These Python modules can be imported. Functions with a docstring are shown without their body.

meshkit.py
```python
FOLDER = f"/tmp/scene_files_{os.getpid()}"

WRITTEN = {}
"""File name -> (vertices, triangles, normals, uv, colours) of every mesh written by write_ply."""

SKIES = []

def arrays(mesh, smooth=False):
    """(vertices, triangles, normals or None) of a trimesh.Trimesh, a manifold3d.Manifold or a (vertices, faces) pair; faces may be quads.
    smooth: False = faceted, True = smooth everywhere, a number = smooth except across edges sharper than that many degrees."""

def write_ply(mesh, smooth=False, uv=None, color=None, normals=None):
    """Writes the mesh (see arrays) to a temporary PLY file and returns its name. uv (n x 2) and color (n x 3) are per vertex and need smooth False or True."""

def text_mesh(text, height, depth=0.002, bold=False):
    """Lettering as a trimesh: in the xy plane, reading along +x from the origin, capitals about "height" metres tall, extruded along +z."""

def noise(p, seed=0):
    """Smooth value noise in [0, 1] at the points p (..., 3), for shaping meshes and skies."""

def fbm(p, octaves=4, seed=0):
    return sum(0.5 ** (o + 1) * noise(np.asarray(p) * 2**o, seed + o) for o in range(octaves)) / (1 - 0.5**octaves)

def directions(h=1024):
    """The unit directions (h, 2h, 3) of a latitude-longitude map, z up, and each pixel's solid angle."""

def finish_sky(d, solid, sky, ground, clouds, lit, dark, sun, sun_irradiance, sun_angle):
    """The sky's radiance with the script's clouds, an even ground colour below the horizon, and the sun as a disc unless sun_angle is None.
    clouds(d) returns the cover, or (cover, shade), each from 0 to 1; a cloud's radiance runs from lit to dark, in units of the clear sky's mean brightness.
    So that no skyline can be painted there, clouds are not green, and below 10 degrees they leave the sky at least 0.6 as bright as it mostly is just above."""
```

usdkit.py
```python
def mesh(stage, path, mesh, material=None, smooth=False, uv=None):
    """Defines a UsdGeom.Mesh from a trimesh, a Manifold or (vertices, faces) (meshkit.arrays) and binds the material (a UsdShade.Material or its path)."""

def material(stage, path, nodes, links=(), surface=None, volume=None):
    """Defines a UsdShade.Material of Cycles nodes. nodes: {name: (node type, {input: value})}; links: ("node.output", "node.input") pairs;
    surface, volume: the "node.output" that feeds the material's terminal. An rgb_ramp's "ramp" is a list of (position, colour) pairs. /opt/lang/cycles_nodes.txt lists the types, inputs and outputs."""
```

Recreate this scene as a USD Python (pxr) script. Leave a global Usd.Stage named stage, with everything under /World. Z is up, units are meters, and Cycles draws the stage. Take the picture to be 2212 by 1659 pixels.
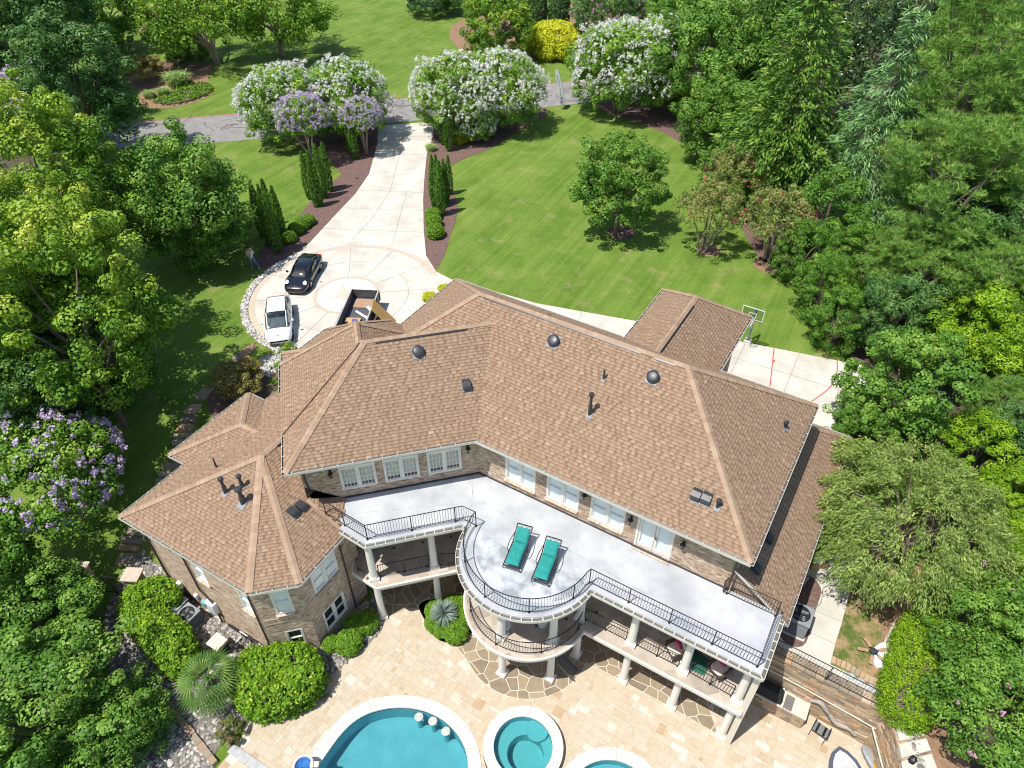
import math, numpy as np, trimesh, usdkit, meshkit
from pxr import Usd, UsdGeom, UsdLux, UsdShade, Gf, Sdf, Vt
import shapely
from shapely.geometry import Polygon, MultiPolygon, LineString, Point, box as sbox
from shapely import affinity, ops

stage = Usd.Stage.CreateInMemory()
UsdGeom.SetStageUpAxis(stage, UsdGeom.Tokens.z)
UsdGeom.SetStageMetersPerUnit(stage, 1.0)
UsdGeom.Xform.Define(stage, '/World')
UsdGeom.Scope.Define(stage, '/World/Looks')

# ------------------------------------------------------------------ camera, sky, sun, exposure
FPX, PITCH, CAMH = 1540.0, math.radians(41.7), 28.5          # lens in pixels of a 2212 px wide picture, look-down angle, height
EXPOSURE = 0.33
SUN_DIR = np.array([-0.38, -0.25, 1.0]); SUN_DIR /= np.linalg.norm(SUN_DIR)
cam = UsdGeom.Camera.Define(stage, '/World/camera')
cam.AddTranslateOp().Set(Gf.Vec3d(0, 0, CAMH)); cam.AddRotateXOp().Set(90 - math.degrees(PITCH))
cam.CreateHorizontalApertureAttr(36.0); cam.CreateVerticalApertureAttr(27.0)
cam.CreateFocalLengthAttr(FPX * 36.0 / 2212); cam.CreateClippingRangeAttr(Gf.Vec2f(0.5, 3000))
cam.CreateExposureAttr(EXPOSURE)
dome = UsdLux.DomeLight.Define(stage, '/World/sky')
skym = usdkit.material(stage, '/World/Looks/sky_air', {
    "s": ("sky_texture", {"sky_type": "single_scattering", "sun_disc": False, "sun_elevation": float(math.asin(SUN_DIR[2])),
                          "sun_rotation": float(math.atan2(SUN_DIR[0], SUN_DIR[1])), "air_density": 1.0, "aerosol_density": 1.0}),
    "b": ("background_shader", {"strength": 0.115})}, [("s.color", "b.color")], surface="b.background")
UsdShade.MaterialBindingAPI.Apply(dome.GetPrim()).Bind(skym)
sun = UsdLux.DistantLight.Define(stage, '/World/sun')
sun.CreateIntensityAttr(1.15); sun.CreateAngleAttr(0.53); sun.CreateColorAttr(Gf.Vec3f(1.0, 0.955, 0.88))
sun.GetPrim().CreateAttribute('inputs:normalize', Sdf.ValueTypeNames.Bool).Set(True)
_z = SUN_DIR; _x = np.cross([0, 1, 0], _z); _x /= np.linalg.norm(_x); _y = np.cross(_z, _x)
sun.AddTransformOp().Set(Gf.Matrix4d(*_x, 0, *_y, 0, *_z, 0, 0, 0, 0, 1))

# ------------------------------------------------------------------ measuring: a point of the photograph back to a place at height z
CP, SP = math.cos(PITCH), math.sin(PITCH)
EYE = np.array([0, 0, CAMH])
def ray(u, v):
    a, b = (u - 1106.0) / FPX, -(v - 829.5) / FPX
    return np.array([a, CP + b * SP, -SP + b * CP])
def at(u, v, z=-0.3):
    d = ray(u, v); return EYE + d * ((z - CAMH) / d[2])
def depth(p): return float((np.asarray(p) - EYE) @ np.array([0, CP, -SP]))
def pts(l, z=-0.3): return [tuple(at(u, v, z)[:2]) for u, v in l]
def crop(ox, oy, w, l):
    s = 2212.0 / w; return [((ox + x / s) * .768, (oy + y / s) * .768) for x, y in l]
def unit(a): a = np.asarray(a, float); return a / (np.linalg.norm(a) + 1e-12)

# ------------------------------------------------------------------ naming, tagging, meshes
taken = {}
def numbered(parent, name):
    k = taken.get((parent, name), 0); taken[(parent, name)] = k + 1
    return f"{parent}/{name}" + (f"_{k:03d}" if k else "")
def tag(path, label=None, cat=None, group=None, kind=None):
    p = stage.GetPrimAtPath(path)
    for k, v in (('label', label), ('category', cat), ('group', group), ('kind', kind)):
        if v: p.SetCustomDataByKey(k, v)
    return path
def thing(name, label, cat, loc=(0, 0, 0), rot=0, group=None, scale=None):
    path = numbered('/World', name); x = UsdGeom.Xform.Define(stage, path)
    x.AddTranslateOp().Set(Gf.Vec3d(*map(float, loc))); x.AddRotateZOp().Set(float(rot))
    if scale is not None: x.AddScaleOp().Set(Gf.Vec3f(*([float(scale)] * 3 if np.ndim(scale) == 0 else map(float, scale))))
    return tag(path, label, cat, group)
def copy_of(src, name, label, cat, loc, rot=0, group=None, scale=1.0):
    path = numbered('/World', name); x = UsdGeom.Xform.Define(stage, path)
    x.AddTranslateOp().Set(Gf.Vec3d(*map(float, loc))); x.AddRotateZOp().Set(float(rot))
    x.AddScaleOp().Set(Gf.Vec3f(*([float(scale)] * 3 if np.ndim(scale) == 0 else map(float, scale))))
    x.GetPrim().GetReferences().AddInternalReference(src); x.GetPrim().SetInstanceable(True)
    return tag(path, label, cat, group)
def vf(mesh):
    if hasattr(mesh, 'vertices'): return np.array(mesh.vertices, float), np.array(mesh.faces, int)
    if hasattr(mesh, 'to_mesh'):
        m = mesh.to_mesh(); return np.array(m.vert_properties[:, :3], float), np.array(m.tri_verts, int)
    v, f = np.asarray(mesh[0], float), np.asarray(mesh[1], int)
    if f.ndim == 2 and f.shape[1] == 4: f = np.vstack([f[:, [0, 1, 2]], f[:, [0, 2, 3]]])
    return v, f
def obj(parent, name, mesh, mat, tone=None, smooth=False, label=None, kind=None, cat=None, group=None):
    path = numbered(parent, name)
    if smooth is not False:
        m = usdkit.mesh(stage, path, vf(mesh), mat, smooth=smooth)
    else:
        v, f = vf(mesh)
        m = UsdGeom.Mesh.Define(stage, path)
        m.CreatePointsAttr(Vt.Vec3fArray.FromNumpy(v.astype(np.float32)))
        m.CreateFaceVertexCountsAttr(Vt.IntArray.FromNumpy(np.full(len(f), 3, np.int32)))
        m.CreateFaceVertexIndicesAttr(Vt.IntArray.FromNumpy(f.astype(np.int32).ravel()))
        m.CreateSubdivisionSchemeAttr("none")
        UsdShade.MaterialBindingAPI.Apply(m.GetPrim()).Bind(mat)
        if tone is not None:
            t = np.broadcast_to(np.asarray(tone, np.float32), (len(v),)).copy()
            UsdGeom.PrimvarsAPI(m).CreatePrimvar('tone', Sdf.ValueTypeNames.FloatArray, 'vertex').Set(Vt.FloatArray.FromNumpy(t))
    return tag(path, label, cat, group, kind)
def cat_mesh(ms):
    vs, fs, n = [], [], 0
    for m in ms:
        v, f = vf(m); vs.append(v); fs.append(f + n); n += len(v)
    return np.vstack(vs), np.vstack(fs)
def pieces(parent, name, plist, mat, cap=300, rest=None, order=True):
    """plist: (vertices, faces, tone). The nearest ones are meshes of their own, the others are joined."""
    if not plist: return
    if order and len(plist) > cap:
        d = [np.sum((np.asarray(p[0][0]) - EYE) ** 2) for p in plist]
        plist = [plist[i] for i in np.argsort(d)]
    for v, f, t in plist[:cap]: obj(parent, name, (v, f), mat, tone=t)  # t: one tone, or one for each vertex
    if len(plist) > cap:
        r = plist[cap:]
        v, f = cat_mesh([(a, b) for a, b, _ in r])
        t = np.concatenate([np.broadcast_to(np.asarray(c, float), (len(a),)) for a, _, c in r])
        obj(parent, rest or name + 's', (v, f), mat, tone=t, kind='stuff')

# ------------------------------------------------------------------ shapes
def box(cx, cy, cz, sx, sy, sz, rot=0.0):
    m = trimesh.creation.box([sx, sy, sz])
    v = np.array(m.vertices); c, s = math.cos(rot), math.sin(rot)
    v = np.stack([v[:, 0] * c - v[:, 1] * s, v[:, 0] * s + v[:, 1] * c, v[:, 2]], 1) + [cx, cy, cz]
    return v, np.array(m.faces)
def frame_box(o, ax, ay, az, x0, x1, y0, y1, z0, z1):
    m = trimesh.creation.box([1, 1, 1]); q = np.array(m.vertices) + .5
    p = np.asarray(o) + np.outer(x0 + q[:, 0] * (x1 - x0), ax) + np.outer(y0 + q[:, 1] * (y1 - y0), ay) + np.outer(z0 + q[:, 2] * (z1 - z0), az)
    f = np.array(m.faces)
    if np.dot(np.cross(ax, ay), az) < 0: f = f[:, ::-1]
    return p, f
def tube(points, radii, sides=6, caps=True):
    p = np.asarray(points, float); n = len(p); r = np.broadcast_to(radii, (n,)).astype(float)
    t = np.gradient(p, axis=0); t /= np.linalg.norm(t, axis=1, keepdims=True) + 1e-12
    ref = np.where(np.abs(t[:, 2:]) < 0.9, [[0, 0, 1.0]], [[1.0, 0, 0]])
    a = np.cross(t, ref); a /= np.linalg.norm(a, axis=1, keepdims=True) + 1e-12
    for i in range(1, n):
        a[i] = unit(a[i - 1] - t[i] * (a[i - 1] @ t[i]))
    b = np.cross(t, a); ang = np.arange(sides) * 2 * np.pi / sides
    v = (p[:, None] + r[:, None, None] * (np.cos(ang)[None, :, None] * a[:, None] + np.sin(ang)[None, :, None] * b[:, None])).reshape(-1, 3)
    i, j = np.meshgrid(np.arange(n - 1), np.arange(sides), indexing='ij')
    q = np.stack([i * sides + j, i * sides + (j + 1) % sides, (i + 1) * sides + (j + 1) % sides, (i + 1) * sides + j], -1).reshape(-1, 4)
    f = [q[:, [0, 1, 2]], q[:, [0, 2, 3]]]
    if caps:
        k = np.arange(1, sides - 1); o = (n - 1) * sides
        f += [np.stack([0 * k, k + 1, k], 1), np.stack([0 * k + o, k + o, k + 1 + o], 1)]
    return v, np.vstack(f)
def lathe(profile, sides=20, c=(0, 0, 0)):
    pr = np.asarray(profile, float); ang = np.arange(sides) * 2 * np.pi / sides
    v = np.stack([pr[:, None, 0] * np.cos(ang), pr[:, None, 0] * np.sin(ang), np.broadcast_to(pr[:, None, 1], (len(pr), sides))], -1).reshape(-1, 3)
    i, j = np.meshgrid(np.arange(len(pr) - 1), np.arange(sides), indexing='ij')
    q = np.stack([i * sides + j, i * sides + (j + 1) % sides, (i + 1) * sides + (j + 1) % sides, (i + 1) * sides + j], -1).reshape(-1, 4)
    return v + np.asarray(c), np.vstack([q[:, [0, 1, 2]], q[:, [0, 2, 3]]])
def polys(g):
    if g.is_empty: return []
    return [p for p in getattr(g, 'geoms', [g]) if p.geom_type == 'Polygon' and p.area > 1e-4]
def slab(poly, z, th=0.06):
    ms = []
    for p in polys(poly):
        m = trimesh.creation.extrude_polygon(p, th, engine='earcut'); v = np.array(m.vertices); v[:, 2] += z - th
        ms.append((v, np.array(m.faces)))
    return cat_mesh(ms)
def convex_prism(xy, z, th):
    """top and sides of a convex plate, counter-clockwise outline"""
    xy = np.asarray(xy, float); n = len(xy)
    v = np.vstack([np.c_[xy, np.full(n, z)], np.c_[xy, np.full(n, z - th)]])
    k = np.arange(1, n - 1); f = [np.stack([0 * k, k, k + 1], 1)]
    i = np.arange(n); j = (i + 1) % n
    f += [np.stack([i, i + n, j + n], 1), np.stack([i, j + n, j], 1)]
    return v, np.vstack(f)
def spline(points, n=8, closed=False):
    from scipy.interpolate import CubicSpline
    p = np.asarray(points, float)
    if closed: p = np.vstack([p, p[:1]])
    t = np.r_[0, np.cumsum(np.linalg.norm(np.diff(p, axis=0), axis=1))]
    cs = CubicSpline(t, p, bc_type='periodic' if closed else 'natural')
    u = np.linspace(0, t[-1], n * (len(p) - 1) + 1)
    q = cs(u); return q[:-1] if closed else q
def blade_mesh(v, f): return np.asarray(v), np.asarray(f)

# ------------------------------------------------------------------ materials
MATS = {}
def tone_mat(name, stops, rough=0.8, nscale=6.0, namt=0.25, bump=0.0, bscale=30.0, spec=0.3):
    """colour from each piece's own tone, broken up by noise"""
    nodes = {"a": ("attribute", {"attribute": "tone"}), "g": ("geometry", {}), "n": ("noise_texture", {"scale": nscale, "detail": 4}),
             "m": ("math", {"math_type": "multiply_add", "value2": namt, "value3": 0.0}), "s": ("math", {"math_type": "add"}),
             "r": ("rgb_ramp", {"ramp": stops}), "p": ("principled_bsdf", {"roughness": rough, "specular_ior_level": spec})}
    links = [("g.position", "n.vector"), ("n.fac", "o.value1"), ("o.value", "m.value1"), ("m.value", "s.value1"), ("a.fac", "s.value2"), ("s.value", "r.fac"), ("r.color", "p.base_color")]
    nodes["o"] = ("math", {"math_type": "subtract", "value2": 0.5})
    if bump:
        nodes["n2"] = ("noise_texture", {"scale": bscale, "detail": 3}); nodes["b"] = ("bump", {"strength": bump, "distance": 0.02})
        links += [("g.position", "n2.vector"), ("n2.fac", "b.height"), ("b.normal", "p.normal")]
    MATS[name] = usdkit.material(stage, '/World/Looks/' + name, nodes, links, surface="p.BSDF"); return MATS[name]
def mat(name, c1, c2=None, rough=0.6, nscale=5.0, bump=0.0, bscale=30.0, metal=0.0, spec=0.5, coat=0.0, lo=0.35, hi=0.65, detail=5):
    nodes = {"p": ("principled_bsdf", {"base_color": c1, "roughness": rough, "metallic": metal, "specular_ior_level": spec, "coat_weight": coat})}
    links = []
    if c2 is not None or bump: nodes["g"] = ("geometry", {})
    if c2 is not None:
        nodes["n"] = ("noise_texture", {"scale": nscale, "detail": detail, "roughness": 0.6}); nodes["r"] = ("rgb_ramp", {"ramp": [(lo, c1), (hi, c2)]})
        links += [("g.position", "n.vector"), ("n.fac", "r.fac"), ("r.color", "p.base_color")]
    if bump:
        nodes["n2"] = ("noise_texture", {"scale": bscale, "detail": 4}); nodes["b"] = ("bump", {"strength": bump, "distance": 0.02})
        links += [("g.position", "n2.vector"), ("n2.fac", "b.height"), ("b.normal", "p.normal")]
    MATS[name] = usdkit.material(stage, '/World/Looks/' + name, nodes, links, surface="p.BSDF"); return MATS[name]
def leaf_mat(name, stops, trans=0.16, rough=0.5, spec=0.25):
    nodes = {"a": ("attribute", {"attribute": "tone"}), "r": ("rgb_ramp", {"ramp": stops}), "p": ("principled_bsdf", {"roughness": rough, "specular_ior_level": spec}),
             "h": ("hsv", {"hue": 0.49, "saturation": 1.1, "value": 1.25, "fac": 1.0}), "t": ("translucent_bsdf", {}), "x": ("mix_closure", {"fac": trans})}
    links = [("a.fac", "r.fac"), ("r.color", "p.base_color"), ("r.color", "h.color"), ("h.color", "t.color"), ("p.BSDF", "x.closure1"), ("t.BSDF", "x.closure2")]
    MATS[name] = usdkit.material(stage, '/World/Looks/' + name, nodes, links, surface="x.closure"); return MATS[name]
def pane_mat(name, tint, ripple=0.0):
    """window pane: see-through mixed with a mirror by the angle of view"""
    nodes = {"t": ("transparent_bsdf", {"color": tint}), "q": ("glossy_bsdf", {"color": (1, 1, 1), "roughness": 0.02}), "w": ("layer_weight", {"blend": .5}), "k": ("math", {"math_type": "power", "value2": 4.0}), "f": ("math", {"math_type": "multiply_add", "value2": .75, "value3": .045}), "x": ("mix_closure", {})}
    links = [("t.BSDF", "x.closure1"), ("q.BSDF", "x.closure2"), ("w.facing", "k.value1"), ("k.value", "f.value1"), ("f.value", "x.fac")]
    if ripple:
        nodes |= {"g": ("geometry", {}), "n": ("noise_texture", {"scale": 3.5, "detail": 3}), "b": ("bump", {"strength": ripple, "distance": .05})}
        links += [("g.position", "n.vector"), ("n.fac", "b.height"), ("b.normal", "q.normal")]
    MATS[name] = usdkit.material(stage, '/World/Looks/' + name, nodes, links, surface="x.closure"); return MATS[name]

tone_mat('shingle', [(0, (.16, .103, .067)), (.3, (.235, .157, .106)), (.55, (.305, .21, .143)), (.8, (.37, .264, .187)), (1, (.46, .35, .262))], rough=.95, nscale=30, namt=.16, spec=.12)
tone_mat('ridge_shingle', [(0, (.315, .218, .148)), (.5, (.36, .255, .178)), (1, (.41, .298, .215))], rough=.95, nscale=30, namt=.3, spec=.15)
mat('roof_felt', (.16, .10, .07), rough=.95)
tone_mat('brick', [(0, (.25, .165, .11)), (.3, (.39, .275, .19)), (.6, (.52, .40, .295)), (.85, (.62, .51, .40)), (1, (.70, .62, .52))], rough=.9, nscale=25, namt=.35, bump=.3)
mat('mortar', (.46, .41, .34), (.54, .49, .41), rough=.95, nscale=8)
mat('brick_far', (.36, .26, .18), (.46, .35, .255), rough=.9, nscale=14, bump=.4)
mat('white_paint', (.72, .69, .62), (.78, .75, .69), rough=.45, nscale=3)
mat('cream_paint', (.66, .61, .51), (.72, .67, .57), rough=.45, nscale=2)
mat('gutter_white', (.54, .52, .47), (.62, .60, .55), rough=.35, nscale=6)
mat('gutter_inside', (.13, .125, .10), rough=.8)
mat('iron', (.025, .023, .028), rough=.45, spec=.4)
mat('dark_metal', (.03, .032, .036), (.05, .052, .058), rough=.4, nscale=9, spec=.5)
mat('dark_plastic', (.018, .018, .02), rough=.4)
mat('flashing', (.22, .235, .255), rough=.6)
mat('bronze_pipe', (.055, .035, .028), rough=.5)
mat('concrete', (.455, .43, .37), (.60, .575, .515), rough=.9, nscale=.6, bump=.15, bscale=60, detail=8)
mat('concrete_white', (.64, .62, .59), (.70, .68, .65), rough=.9, nscale=1.5)
mat('concrete_joint', (.37, .345, .30), rough=.95)
mat('concrete_tan', (.47, .385, .30), (.53, .455, .37), rough=.9, nscale=4)
mat('concrete_star', (.50, .44, .345), (.55, .49, .40), rough=.9, nscale=4)
mat('deck_coat', (.345, .366, .392), (.50, .512, .532), rough=.5, nscale=.55, bump=.1, bscale=12, lo=.36, hi=.6)
mat('deck_wear', (.27, .29, .31), (.50, .53, .56), rough=.5, nscale=1.3, lo=.42, hi=.60)
tone_mat('balcony_tile', [(0, (.30, .25, .20)), (1, (.56, .49, .41))], rough=.6, nscale=2, namt=.5)
mat('inset_tile', (.11, .05, .035), rough=.5)
tone_mat('travertine', [(0, (.42, .295, .18)), (.2, (.455, .37, .26)), (.5, (.49, .415, .31)), (.8, (.52, .455, .36)), (1, (.61, .555, .47))], rough=.7, nscale=5.0, namt=.7, bump=.12, bscale=25)
mat('paver_joint', (.42, .345, .255), rough=.95)
mat('coping', (.62, .57, .485), (.70, .66, .59), rough=.7, nscale=2)
tone_mat('flagstone', [(0, (.17, .135, .10)), (.4, (.27, .215, .145)), (.75, (.36, .285, .185)), (1, (.42, .32, .22))], rough=.75, nscale=4, namt=.5, bump=.4, bscale=9)
mat('flag_mortar', (.55, .49, .39), (.62, .56, .46), rough=.95, nscale=6)
tone_mat('wall_stone', [(0, (.19, .16, .125)), (.3, (.31, .25, .18)), (.55, (.42, .325, .215)), (.75, (.42, .25, .135)), (1, (.56, .50, .41))], rough=.85, nscale=7, namt=.4, bump=.5, bscale=12)
tone_mat('step_stone', [(0, (.17, .145, .12)), (.4, (.30, .25, .18)), (.7, (.37, .235, .14)), (1, (.42, .37, .30))], rough=.85, nscale=2.5, namt=.5, bump=.3, bscale=8)
tone_mat('river_stone', [(0, (.12, .12, .12)), (.4, (.26, .25, .235)), (.7, (.42, .38, .32)), (1, (.60, .57, .52))], rough=.7, nscale=6, namt=.2)
tone_mat('pale_stone', [(0, (.28, .28, .29)), (.5, (.48, .46, .44)), (1, (.70, .67, .62))], rough=.7, nscale=6, namt=.2)
mat('asphalt', (.215, .205, .20), (.27, .26, .25), rough=.95, nscale=1.2, bump=.3, bscale=80)
mat('crack', (.05, .05, .05), rough=.95)
mat('mulch', (.10, .058, .05), (.20, .125, .105), rough=.95, nscale=9, bump=.9, bscale=28, detail=8)
mat('soil', (.20, .115, .065), (.30, .19, .12), rough=.95, nscale=3, bump=.5)
mat('bark', (.12, .09, .065), (.2, .16, .12), rough=.9, nscale=7, bump=.5)
mat('pale_bark', (.24, .185, .14), (.34, .28, .22), rough=.85, nscale=6, bump=.3)
# lawn: mown grass, stripes of the mower, thin and dry patches
def lawn_mat(name, g0, g1, g2, dry, dry_lo, dry_hi, stripe=.12, rot=0.5, sscale=.33, pscale=.55):
    nodes = {"g": ("geometry", {}), "n1": ("noise_texture", {"scale": .35, "detail": 5, "roughness": .65}), "n2": ("noise_texture", {"scale": 7.0, "detail": 6, "roughness": .75}),
             "n3": ("noise_texture", {"scale": pscale, "detail": 6, "roughness": .7}), "mp": ("mapping", {"rotation": (0, 0, rot), "location": (3.1, 7.7, 0)}),
             
             "a1": ("math", {"math_type": "multiply_add", "value2": .7, "value3": -.405}), "a2": ("math", {"math_type": "multiply_add", "value2": .75}), "a3": ("math", {"math_type": "multiply_add", "value2": stripe}),
             "r": ("rgb_ramp", {"ramp": [(.25, g0), (.55, g1), (.9, g2)]}), "rd": ("rgb_ramp", {"ramp": [(dry_lo, (0, 0, 0)), (dry_hi, (1, 1, 1))]}),
             "mx": ("mix_color", {"b": dry}), "p": ("principled_bsdf", {"roughness": .85, "specular_ior_level": .2}),
             "nb": ("noise_texture", {"scale": 22.0, "detail": 4}), "b": ("bump", {"strength": .9, "distance": .05})}
    links = [("g.position", "n1.vector"), ("g.position", "n2.vector"), ("g.position", "mp.vector"), ("mp.vector", "ms.vector"), ("ms.vector", "w.vector"), ("mp.vector", "n3.vector"),
             ("n1.fac", "a1.value1"), ("n2.fac", "a2.value1"), ("a1.value", "a2.value3"), ("w.fac", "a3.value1"), ("a2.value", "a3.value3"), ("a3.value", "r.fac"),
             ("n3.fac", "rd.fac"), ("rd.color", "rb.color"), ("rb.val", "mx.fac"), ("r.color", "mx.a"), ("mx.result", "p.base_color"),
             ("g.position", "nb.vector"), ("nb.fac", "b.height"), ("b.normal", "p.normal")]
    nodes["rb"] = ("rgb_to_bw", {})
    nodes["ms"] = ("mapping", {"scale": (2.0, .06, 1)}); nodes["w"] = ("noise_texture", {"scale": 1.0, "detail": 3.0, "roughness": .6})
    MATS[name] = usdkit.material(stage, '/World/Looks/' + name, nodes, links, surface="p.BSDF"); return MATS[name]
lawn_mat('lawn', (.050, .108, .011), (.118, .198, .026), (.215, .285, .062), (.27, .26, .10), .55, .78, stripe=.55)
lawn_mat('worn_lawn', (.07, .115, .02), (.14, .185, .045), (.24, .24, .09), (.36, .245, .14), .42, .60, stripe=.0, pscale=1.6)
G = lambda *c: list(c)
leaf_mat('leaf_maple', [(0, (0.037, 0.11, 0.011)), (0.45, (0.114, 0.249, 0.02)), (0.75, (0.272, 0.402, 0.036)), (1, (0.54, 0.549, 0.085))])
leaf_mat('leaf_green', [(0, (0.037, 0.102, 0.013)), (0.5, (0.104, 0.234, 0.028)), (1, (0.276, 0.432, 0.068))])
leaf_mat('leaf_dark', [(0, (0.025, 0.072, 0.019)), (0.5, (0.069, 0.172, 0.036)), (1, (0.223, 0.344, 0.093))])
leaf_mat('leaf_lime', [(0, (0.07, 0.152, 0.008)), (0.5, (0.176, 0.326, 0.012)), (1, (0.388, 0.565, 0.031))], trans=.2)
leaf_mat('leaf_crape', [(0, (0.057, 0.147, 0.015)), (0.5, (0.154, 0.309, 0.031)), (1, (0.37, 0.525, 0.079))])
leaf_mat('leaf_red', [(0, (0.074, 0.166, 0.03)), (0.5, (0.206, 0.265, 0.062)), (0.85, (0.39, 0.304, 0.127)), (1, (0.675, 0.245, 0.17))])
leaf_mat('leaf_pine', [(0, (0.054, 0.139, 0.022)), (0.5, (0.158, 0.305, 0.048)), (1, (0.391, 0.543, 0.121))], trans=.15)
leaf_mat('leaf_conifer', [(0, (0.043, 0.107, 0.018)), (0.5, (0.134, 0.267, 0.034)), (1, (0.373, 0.482, 0.076))], trans=.15)
leaf_mat('leaf_cedar', [(0, (0.079, 0.176, 0.053)), (0.5, (0.196, 0.37, 0.132)), (1, (0.427, 0.647, 0.273))], trans=.15)
leaf_mat('leaf_cypress', [(0, (0.034, 0.105, 0.013)), (0.5, (0.09, 0.212, 0.021)), (1, (0.213, 0.374, 0.051))], trans=.12)
leaf_mat('leaf_box', [(0, (0.049, 0.131, 0.008)), (0.5, (0.122, 0.263, 0.017)), (1, (0.267, 0.432, 0.04))])
leaf_mat('leaf_hedge', [(0, (0.046, 0.121, 0.007)), (0.45, (0.123, 0.27, 0.015)), (0.8, (0.256, 0.42, 0.028)), (1, (0.463, 0.566, 0.066))])
leaf_mat('leaf_gold', [(0, (.30, .34, .008)), (.5, (.52, .56, .018)), (1, (.68, .68, .05))])
leaf_mat('leaf_olive', [(0, (0.097, 0.157, 0.035)), (0.5, (0.242, 0.337, 0.08)), (1, (0.47, 0.583, 0.16))], trans=.2)
leaf_mat('leaf_bronze', [(0, (0.111, 0.111, 0.03)), (0.5, (0.249, 0.223, 0.065)), (1, (0.424, 0.338, 0.125))])
leaf_mat('leaf_magnolia', [(0, (0.017, 0.046, 0.017)), (0.6, (0.055, 0.116, 0.035)), (0.92, (0.208, 0.228, 0.052)), (1, (0.467, 0.276, 0.085))], trans=.1, rough=.3, spec=.5)
leaf_mat('leaf_palm', [(0, (0.05, 0.124, 0.022)), (0.5, (0.126, 0.247, 0.045)), (1, (0.27, 0.395, 0.099))], trans=.2)
leaf_mat('leaf_yucca', [(0, (0.192, 0.276, 0.24)), (1, (0.432, 0.504, 0.444))], trans=.1)
leaf_mat('leaf_grass', [(0, (0.116, 0.235, 0.045)), (0.6, (0.293, 0.45, 0.121)), (1, (0.608, 0.683, 0.323))])
leaf_mat('leaf_wine', [(0, (0.06, 0.052, 0.02)), (0.5, (0.116, 0.195, 0.039)), (1, (0.351, 0.044, 0.056))])
leaf_mat('petal_white', [(0, (.50, .52, .42)), (.5, (.72, .72, .66)), (1, (.84, .83, .80))], trans=.25)
leaf_mat('petal_lilac', [(0, (.42, .32, .50)), (.5, (.55, .44, .62)), (1, (.70, .60, .74))], trans=.25)
leaf_mat('petal_pink', [(0, (.48, .20, .34)), (1, (.68, .40, .52))], trans=.25)
leaf_mat('petal_red', [(0, (.45, .05, .08)), (1, (.65, .12, .18))], trans=.25)
pane_mat('pane', (.93, .97, .97))
pane_mat('car_glass', (.42, .47, .48))
pane_mat('water_sheet', (.60, .86, .88), .5)
pane_mat('spa_water', (.60, .88, .88), .9)
mat('pool_plaster', (.16, .37, .41), (.20, .43, .47), rough=.8, nscale=1.2)
mat('spa_tile', (.12, .36, .40), (.20, .46, .49), rough=.5, nscale=26)
mat('waterline_tile', (.03, .08, .14), (.06, .14, .22), rough=.3, nscale=20)
mat('blue_mosaic', (.02, .05, .35), (.16, .30, .66), rough=.25, nscale=22)
mat('blind', (.86, .88, .88), rough=.7)
mat('curtain', (.62, .57, .48), (.70, .66, .58), rough=.8, nscale=3)
mat('room_dark', (.02, .02, .02), rough=.9)
mat('teal_cloth', (.012, .225, .205), (.018, .275, .25), rough=.85, nscale=8, bump=.2, bscale=20)
mat('pink_cloth', (.60, .015, .14), rough=.8)
mat('cream_cloth', (.62, .55, .45), (.68, .61, .52), rough=.85, nscale=4)
mat('wicker', (.075, .042, .035), (.12, .075, .06), rough=.7, nscale=40, bump=.5)
mat('green_cloth', (.02, .13, .085), rough=.85)
mat('black_paint', (.006, .007, .012), rough=.12, spec=.6, coat=1.0)
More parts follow.
